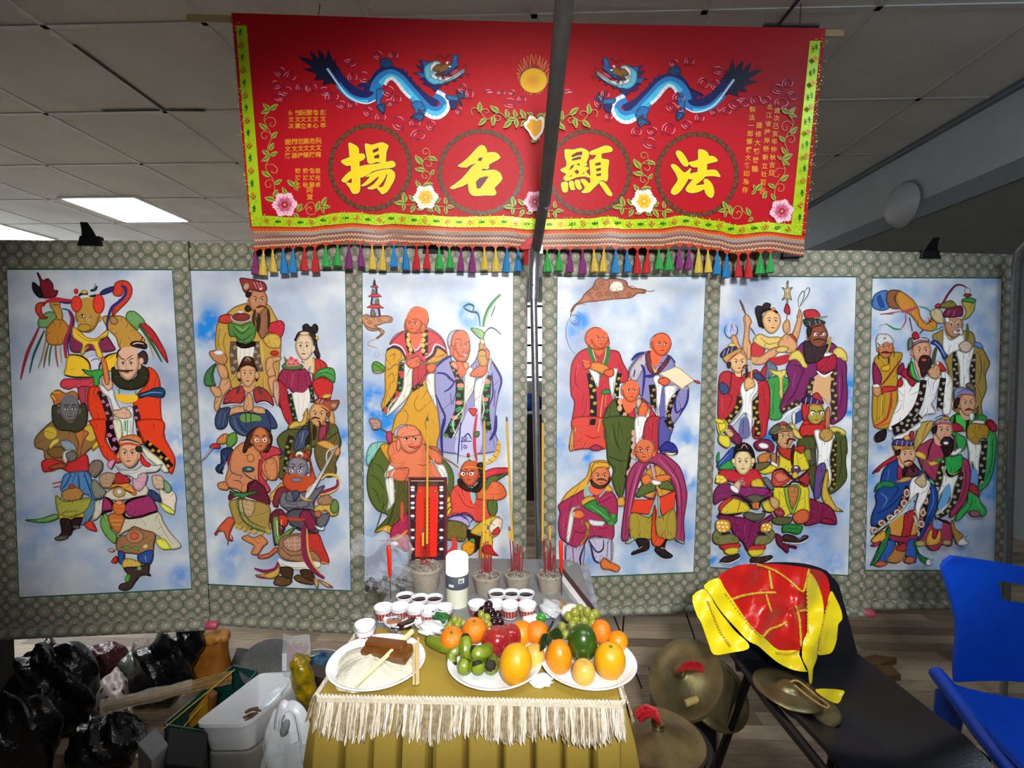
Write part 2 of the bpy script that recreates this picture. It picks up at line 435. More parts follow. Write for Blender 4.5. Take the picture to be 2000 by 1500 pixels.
b = B(); b.box((0, 7.05, 1.3), (9.2, .1, 2.8)); b.obj('wall_back', M('back_plaster', 'd5d8da', .7, 0, .04, 8), smooth=False, kind='structure')
b = B(); b.box((0, -2.45, 1.3), (9.2, .1, 2.8)); b.obj('wall_front', wallm, smooth=False, kind='structure')
bk = M('bulkhead_paint', 'a4acb2', .65, 0, .04, 6)
b = B(); b.box((4.0, 2.3, 1.3), (.1, 9.4, 2.8)); b.obj('wall_right', bk, smooth=False, kind='structure')
b = B(); b.box((3.1, 2.3, 2.55), (1.84, 9.4, .72)); b.v = [V((v.x, v.y, 2.215 if v.z < 2.5 else 2.9)) for v in b.v]
b.obj('beam_right', bk, smooth=False, kind='structure')
b = B(); b.box((XE-.012, 2.3, ZC-.012), (.024, 9.4, .024)); b.box((XE-.005, 2.3, 2.25), (.02, 9.4, .09)); b.box((XE-.03, 2.3, ZC-.004), (.02, 9.4, .006))
b.obj('trim_3', M('bulkhead_edge', '6c777d', .6, 0, .05), smooth=False, kind='structure')
# dome lamp on the bulkhead
p = aty(1765, 400, 3.05); k = XE/ p.x; p = CAM + (p-CAM)*((XE-.01)/(p.x)); 
t = thing('dome_lamp', 'unlit round white dome lamp on the grey bulkhead, right of the red banner', 'lamp', (XE, p.y, p.z))
R = Matrix.Rotation(-PI/2, 3, 'Y')
b = B(); b.lathe((XE, p.y, p.z), [(.12, 0), (.125, .01), (.11, .045), (.075, .07), (.03, .085), (0, .088)], 28, R); b.obj('lamp_shade', M('frosted_dome', 'aab0b3', .5, 0, .03), t)
b = B(); b.lathe((XE, p.y, p.z), [(.128, 0), (.13, .012), (.122, .014)], 28, R); b.obj('rim', M('bulkhead_edge'), t)
# ceiling panels that are lit, seen on the left
def panel(qs, label):
    P = [atz(x, y, ZC-.008) for x, y in qs]; c = sum(P, V())/4
    t = thing('ceiling_light', label, 'ceiling light', c, 'lit ceiling panels')
    x_, y_ = c.x, c.y
    b = B(); b.box((x_, y_, ZC-.009), (.54, .585, .004)); b.obj('diffuser', M('lit_diffuser', 'fff', .5, emit=50, var=0), t, False)
    b = B()
    for sx in (-1, 1): b.box((x_+sx*.28, y_, ZC-.009), (.022, .6, .014)); b.box((x_, y_+sx*.296, ZC-.009), (.58, .022, .014))
    b.obj('frame', M('panel_frame', 'e8eaea', .4), t, False)
panel([(128, 385), (262, 385), (360, 432), (245, 432)], 'brightly lit square ceiling panel, the nearer the red banner of the two')
c_ = atz(245, 408, ZC)
panel([(-130, 445), (0, 433), (110, 463), (-20, 463)], 'lit ceiling panel cut off by the left edge, above the leftmost scroll')
# things glimpsed through the gap between the scrolls
b = B(); b.box((.1, 7.0, 1.75), (2.4, .02, 1.1)); fr = b.obj('window_1', M('frosted_pane', 'e9eef2', .3, 0, .02, emit=2), smooth=False, kind='structure')
b = B()
for z in (1.25, 1.45, 1.7, 1.95, 2.25): b.box((.1, 6.98, z), (2.4, .03, .03))
for x in (-1.1, -.5, .1, .7, 1.3): b.box((x, 6.98, 1.75), (.03, .03, 1.1))
b.obj('trim_4', M('window_bar', '2b2e31', .5), smooth=False, kind='structure')
t = thing('cabinet', 'tall black cabinet seen in the narrow gap between the two middle scrolls', 'cabinet', (.1, 5.2, 0))
b = B(); b.box((.12, 5.25, .45), (.8, .4, .9)); b.obj('body', M('black_laminate', '16181a', .5), t, False, .01)
b = B(); b.box((-.1, 5.045, .5), (.36, .012, .74)); b.box((.3, 5.045, .5), (.36, .012, .74)); d_ = b.obj('door', M('black_laminate'), t, False, .004)
t = thing('gift_bag', 'bright blue cloth bag in the gap behind the two middle scrolls', 'bag', (.07, 5.1, .9))
b = B(); b.ball((.06, 5.15, 1.02), (.13, .1, .1), fn=lambda d: 1+.12*math.sin(d.x*9+d.z*7)); b.obj('pouch', M('blue_cloth', '1c54a8', .6), t)
b = B(); b.tube([(.0, 5.15, 1.10), (.03, 5.14, 1.17), (.09, 5.15, 1.10)], .012); b.obj('handle', M('white_cloth', 'dddddd'), t)
# ================================================================== six hanging scrolls
def brocade():
    g = N('green_brocade', .5); u = g.n('ShaderNodeUVMap'); o = g.xyz(u.outputs[0]); p = .052
    cu = g.mth('SUBTRACT', g.mth('FRACT', g.mth('MULTIPLY', o[0], 1/p)), .5); cv = g.mth('SUBTRACT', g.mth('FRACT', g.mth('MULTIPLY', o[1], 1/p)), .5)
    au, av = g.mth('ABSOLUTE', cu), g.mth('ABSOLUTE', cv)
    r = g.mth('MAXIMUM', g.mth('MAXIMUM', au, av), g.mth('MULTIPLY', g.mth('ADD', au, av), .7071))
    r2 = g.mth('SQRT', g.mth('ADD', g.mth('MULTIPLY', cu, cu), g.mth('MULTIPLY', cv, cv)))
    th = g.mth('ARCTAN2', cv, cu); pet = g.mth('MULTIPLY', g.mth('SINE', g.mth('MULTIPLY', th, 4)), .03)
    rr = g.mth('ADD', r2, pet)
    med = g.ramp(g.mth('MULTIPLY', rr, 2), [(0, 'c4bfab'), (.15, 'c4bfab'), (.2, '3a4431'), (.27, 'b0ab96'), (.38, 'a29f8b'), (.43, '27301f'), (.49, '9d9a86'), (.62, 'aaa692'), (.66, '414b38')])
    ring = g.ramp(g.mth('MULTIPLY', r, 2), [(0, '9a9783'), (.70, '9a9783'), (.735, '1c2519'), (.79, '1c2519'), (.825, 'b0ab97'), (.88, '8c8b78'), (.92, '2c3a28'), (.955, '2c3a28'), (.985, '6c7060')])
    c = g.mix(g.mth('GREATER_THAN', r2, .33), med, ring)
    bar = g.mth('MAXIMUM', g.mth('MULTIPLY', g.mth('LESS_THAN', au, .2), g.mth('GREATER_THAN', av, .455)), g.mth('MULTIPLY', g.mth('LESS_THAN', av, .2), g.mth('GREATER_THAN', au, .455)))
    c = g.mix(bar, c, '285a40')
    fu, fv = g.mth('SUBTRACT', .5, au), g.mth('SUBTRACT', .5, av)
    rc = g.mth('SQRT', g.mth('ADD', g.mth('MULTIPLY', fu, fu), g.mth('MULTIPLY', fv, fv)))
    fp = g.mth('ADD', rc, g.mth('MULTIPLY', g.mth('SINE', g.mth('MULTIPLY', g.mth('ARCTAN2', fv, fu), 8)), .02))
    fl = g.ramp(g.mth('MULTIPLY', fp, 4), [(0, 'a85a63'), (.14, 'c9b3a6'), (.28, '93695f'), (.36, 'b9ab9b'), (.75, 'a2988a'), (.8, '5e6250')])
    c = g.mix(g.mth('LESS_THAN', fp, .2), c, fl)
    nz = g.noise(u.outputs[0], 700, 2); c = g.mix(g.mth('MULTIPLY', nz, .35), c, '63665a')
    g.bump(g.mth('ADD', nz, g.mth('MULTIPLY', r2, -1)), .25, .002)
    g.b.inputs['Sheen Weight'].default_value = .15
    return g.col(c)
BRO = brocade()
def cloud_mat():
    g = N('printed_cloud_paper', .35); u = g.n('ShaderNodeUVMap').outputs[0]; a = g.n('ShaderNodeVertexColor', layer_name='Col')
    rgb = g.n('ShaderNodeSeparateColor'); g.L(a.outputs[0], rgb.inputs[0])
    oi = g.n('ShaderNodeObjectInfo'); mp = g.n('ShaderNodeVectorMath', operation='ADD'); g.L(u, mp.inputs[0])
    cx = g.n('ShaderNodeCombineXYZ'); 
    for i in range(3): g.L(g.mth('MULTIPLY', oi.outputs['Random'], 37.), cx.inputs[i])
    g.L(cx.outputs[0], mp.inputs[1]); src = mp.outputs[0]
    n1 = g.noise(src, 4.2, 6); n2 = g.noise(src, 9, 6); n3 = g.noise(src, 16, 5)
    c = g.ramp(n1, [(.3, 'a3aec6'), (.47, 'c6d0de'), (.62, 'e2e7ea'), (1, 'f4f4f0')])
    wl = g.mth('MULTIPLY', g.ramp(n2, [(.44, '000'), (.66, 'fff')]), rgb.outputs[1]); c = g.mix(g.mth('MULTIPLY', wl, .85), c, '7fa9da')
    bl = g.mth('MULTIPLY', rgb.outputs[0], g.ramp(n3, [(.36, '000'), (.56, 'fff')])); c = g.mix(bl, c, '1f8ce4')
    c = g.mix(g.mth('MULTIPLY', rgb.outputs[2], .55), c, '8a9bb4')
    return g.col(c)
CLOUD = cloud_mat(); INK = paint_mat('poster_ink', .4, .07, 1500)
CAPM = M('pink_cap_plastic', 'b04a62', .45); CLIPM = M('black_clip_steel', '121316', .35, .3); GREENE = M('green_edging', '2d5c45', .6)
SCROLLS = [  # art corners TL TR BL, depths; body corners TL TR BR BL; roller ends; clips; blue blots (px,py,r,strength)
 dict(a=((14, 527, 1.79), (336, 528, 1.84), (38, 1166, 1.83)), br=(374, 1149), body=((-24, 468), (366, 471), (409, 1203), (-10, 1226)), rol=((-30, 1238), (407, 1218)), cap=(1,),
   clips=((178, 468), ), blots=((352, 1128, 22, .7), (350, 870, 25, .9), (340, 960, 25, .6), (48, 912, 18, .5), (60, 1060, 60, .3)), wash=.25, lo=.5, dim=.5, label='leftmost hanging scroll, winged axe bearer above painted deities'),
 dict(a=((369, 529, 1.912), (674, 530, 1.885), (403, 1140, 1.947)), br=(685, 1153), body=((358, 474), (707, 478), (706, 1213), (404, 1198)), rol=((412, 1207), (700, 1226)), cap=(),
   clips=((517, 489), ), blots=((410, 630, 22, 1.2), (402, 650, 18, 1), (405, 870, 22, .5), (432, 880, 9, .8), (455, 1085, 26, .5), (674, 860, 25, .8)), wash=.2, lo=.7, dim=.15, label='second hanging scroll from the left, seven deities under a bearded official'),
 dict(a=((708, 533, 1.90), (1002, 533, 1.925), (712, 1135, 1.938)), br=(1001, 1130), body=((678, 480), (1031, 482), (1027, 1189), (684, 1192)), rol=((686, 1200), (1024, 1200)), cap=(),
   clips=((846, 484), ), blots=((912, 606, 14, 1.4), (922, 620, 20, 1.2), (730, 780, 28, .9), (752, 830, 32, 1), (712, 910, 22, .7), (775, 1095, 14, .5)), wash=.35, lo=.6, dim=.2, label='third hanging scroll from the left, bald monks and a laughing fat monk'),
 dict(a=((1089, 541, 1.945), (1378, 541, 1.98), (1086, 1128, 1.98)), br=(1354, 1117), body=((1059, 487), (1410, 488), (1384, 1176), (1057, 1186)), rol=((1060, 1197), (1386, 1183)), cap=(),
   clips=((1247, 487), ), blots=((1127, 640, 14, 1.4), (1133, 625, 14, 1.2), (1122, 652, 12, 1), (1125, 888, 14, .9), (1145, 890, 14, .7), (1347, 935, 16, .9), (1095, 868, 14, .6), (1340, 855, 20, .6), (1345, 1050, 20, .5), (1143, 1095, 14, .6)), wash=.5, lo=.8, dim=0, label='third hanging scroll from the right, monks under a brown cloud and moon'),
 dict(a=((1407, 541, 2.035), (1672, 542, 1.975), (1383, 1107, 2.07)), br=(1656, 1123), body=((1398, 489), (1702, 489), (1685, 1190), (1371, 1170)), rol=((1364, 1180), (1683, 1195)), cap=(1,),
   clips=((1547, 492), ), blots=((1425, 638, 18, .8), (1660, 755, 20, .9), (1659, 790, 22, 1), (1392, 1095, 16, 1), (1500, 858, 16, 1.1), (1590, 1060, 26, .5), (1630, 1105, 22, .6), (1440, 1090, 20, .7)), wash=.4, lo=.9, dim=.3, label='second hanging scroll from the right, deities crowded under a trident'),
 dict(a=((1704, 544, 2.025), (1956, 544, 2.025), (1690, 1113, 2.06)), br=(1942, 1113), body=((1690, 490), (1988, 497), (1974, 1170), (1676, 1172)), rol=((1668, 1179), (1980, 1179)), cap=(),
   clips=((1815, 494), ), blots=((1935, 890, 36, .7), (1920, 960, 30, .7), (1722, 862, 14, .9), (1700, 935, 20, .5), (1880, 1080, 30, .4)), wash=.9, lo=.9, dim=.2, label='rightmost hanging scroll, white bearded elder with a giant gourd'),
]
SCR = []
for sc in SCROLLS:
    pl = Plane(*[pt(*q) for q in sc['a']]); sc['pl'] = pl
    bo = [pl.at(x, y) for x, y in sc['body']]
    t = thing('hanging_scroll', sc['label'], 'hanging scroll', pl.at((sc['body'][2][0]+sc['body'][3][0])/2, sc['body'][2][1]+18), 'ritual scrolls in a row'); SCR.append(t)
    eu = (bo[1]-bo[0]).normalized(); ev = pl.n.cross(eu); wdt = (bo[1]-bo[0]).length
    # brocade mount: a thin slab
    b = B(); nu, nv = 10, 20; b.uv = []
    for lay in (0, 1):
        for j in range(nv+1):
            for i in range(nu+1):
                u_, v_ = i/nu, j/nv
                p = bo[0].lerp(bo[1], u_).lerp(bo[3].lerp(bo[2], u_), v_) - pl.n*(.0008 if lay else 0)
                b.v.append(p); b.uv.append(((p-bo[0]).dot(eu), (p-bo[0]).dot(ev)))
    q = lambda i, j, l=0: l*(nu+1)*(nv+1)+j*(nu+1)+i
    for j in range(nv):
        for i in range(nu): b.f += [(q(i, j), q(i+1, j), q(i+1, j+1), q(i, j+1)), (q(i, j, 1), q(i, j+1, 1), q(i+1, j+1, 1), q(i+1, j, 1))]
    rim = [(i, 0) for i in range(nu)]+[(nu, j) for j in range(nv)]+[(i, nv) for i in range(nu, 0, -1)]+[(0, j) for j in range(nv, 0, -1)]
    for a_, c_ in zip(rim, rim[1:]+rim[:1]): b.f.append((q(*c_), q(*a_), q(*a_, 1), q(*c_, 1)))
    b.mi = [0]*len(b.f)
    b.obj('brocade_mount', BRO, t, False)
    # green edging then the printed paper
    A = [pl.at(x, y, .0003) for x, y in (sc['a'][0][:2], sc['a'][1][:2], sc['br'], sc['a'][2][:2])]
    cen = sum(A, V())/4
    G_ = [p+(p-cen).normalized()*.006 for p in A]
    b = B(); b.hexa([p-pl.n*.0002 for p in G_], G_); b.obj('edging', GREENE, t, False)
    b = B(); nu, nv = 40, 84; b.uv = []; b.c = []
    cx_ = [sc['a'][0][:2], sc['a'][1][:2], sc['br'], sc['a'][2][:2]]
    for j in range(nv+1):
        for i in range(nu+1):
            u_, v_ = i/nu, j/nv; p = A[0].lerp(A[1], u_).lerp(A[3].lerp(A[2], u_), v_)
            px = (cx_[0][0]*(1-u_)+cx_[1][0]*u_)*(1-v_)+(cx_[3][0]*(1-u_)+cx_[2][0]*u_)*v_
            py = (cx_[0][1]*(1-u_)+cx_[1][1]*u_)*(1-v_)+(cx_[3][1]*(1-u_)+cx_[2][1]*u_)*v_
            s_ = sum(k_*math.exp(-((px-x)**2+((py-y)*.8)**2)/(r*r)) for x, y, r, k_ in sc['blots'])
            b.v.append(p+pl.n*.0002); b.uv.append((u_*.6, v_*1.2)); b.c.append((min(s_*1.3, 1), sc['wash']*(1-v_)+sc['lo']*v_, sc['dim']*v_*.6))
    for j in range(nv):
        for i in range(nu): b.f.append((j*(nu+1)+i, j*(nu+1)+i+1, (j+1)*(nu+1)+i+1, (j+1)*(nu+1)+i)); b.mi.append(0)
    b.obj('paper', CLOUD, t, False)
    # roller
    r0, r1 = [pl.at(x, y, .012) for x, y in sc['rol']]; ax = (r1-r0).normalized()
    b = B(); b.tube([r0.lerp(r1, i/24) for i in range(25)], .0185, 20); b.uv = [((v-r0).dot(ax), .02+(v-r0).dot(ev)*1.3) for v in b.v]
    b.obj('roller', BRO, t)
    b = B(); e0 = bo[3].lerp(bo[2], .0); b.hexa([bo[3], bo[2], bo[2]-pl.n*.0008, bo[3]-pl.n*.0008], [r0-pl.n*.012, r1-pl.n*.012, r1-pl.n*.0128, r0-pl.n*.0128]); b.uv = [((v-r0).dot(ax), (v-r0).dot(ev)) for v in b.v]
    b.obj('roller_sleeve', BRO, t, False)
    for e in sc["cap"]:
        pe = (r0, r1)[e]; sg = (-1, 1)[e]
        b = B(); b.tube([pe, pe+ax*sg*.006, pe+ax*sg*.034, pe+ax*sg*.04], [.0145, .0165, .0155, .011], 16); b.obj('roller_cap', CAPM, t)
    # hanger bar
    b = B(); h0, h1 = bo[0]-pl.n*.012, bo[1]-pl.n*.012
    b.tube([h0-ev*.004, h1-ev*.004], .006, 10); b.obj('hanger_bar', M('dark_bamboo', '4a3a28', .6), t)
    for (cx, cy) in sc['clips']:
        c = pl.at(cx, cy, .004); n_ = pl.n; up = V((0, 0, 1)); sd = n_.cross(up)*-1
        ct = thing('binder_clip', 'black bulldog clip on the top edge of the '+sc['label'].split(',')[0], 'clip', c, 'black clips along the scroll tops')
        Rm = Matrix((sd, -n_, up)).transposed()
        b = B(); b.prism([c+Rm @ V(x) for x in ((-.042, -.006, -.024), (.042, -.006, -.024), (.034, -.004, .012), (-.034, -.004, .012))], -n_*.022); b.obj('jaw', CLIPM, ct, False, .002)
        b = B(); b.grid(lambda u_, v_: c+Rm @ V(((u_-.5)*(.05-.026*v_), -.007-.012*v_-.012*v_*v_, .008+.045*v_)), 4, 6, .0025); b.obj('handle', CLIPM, ct)
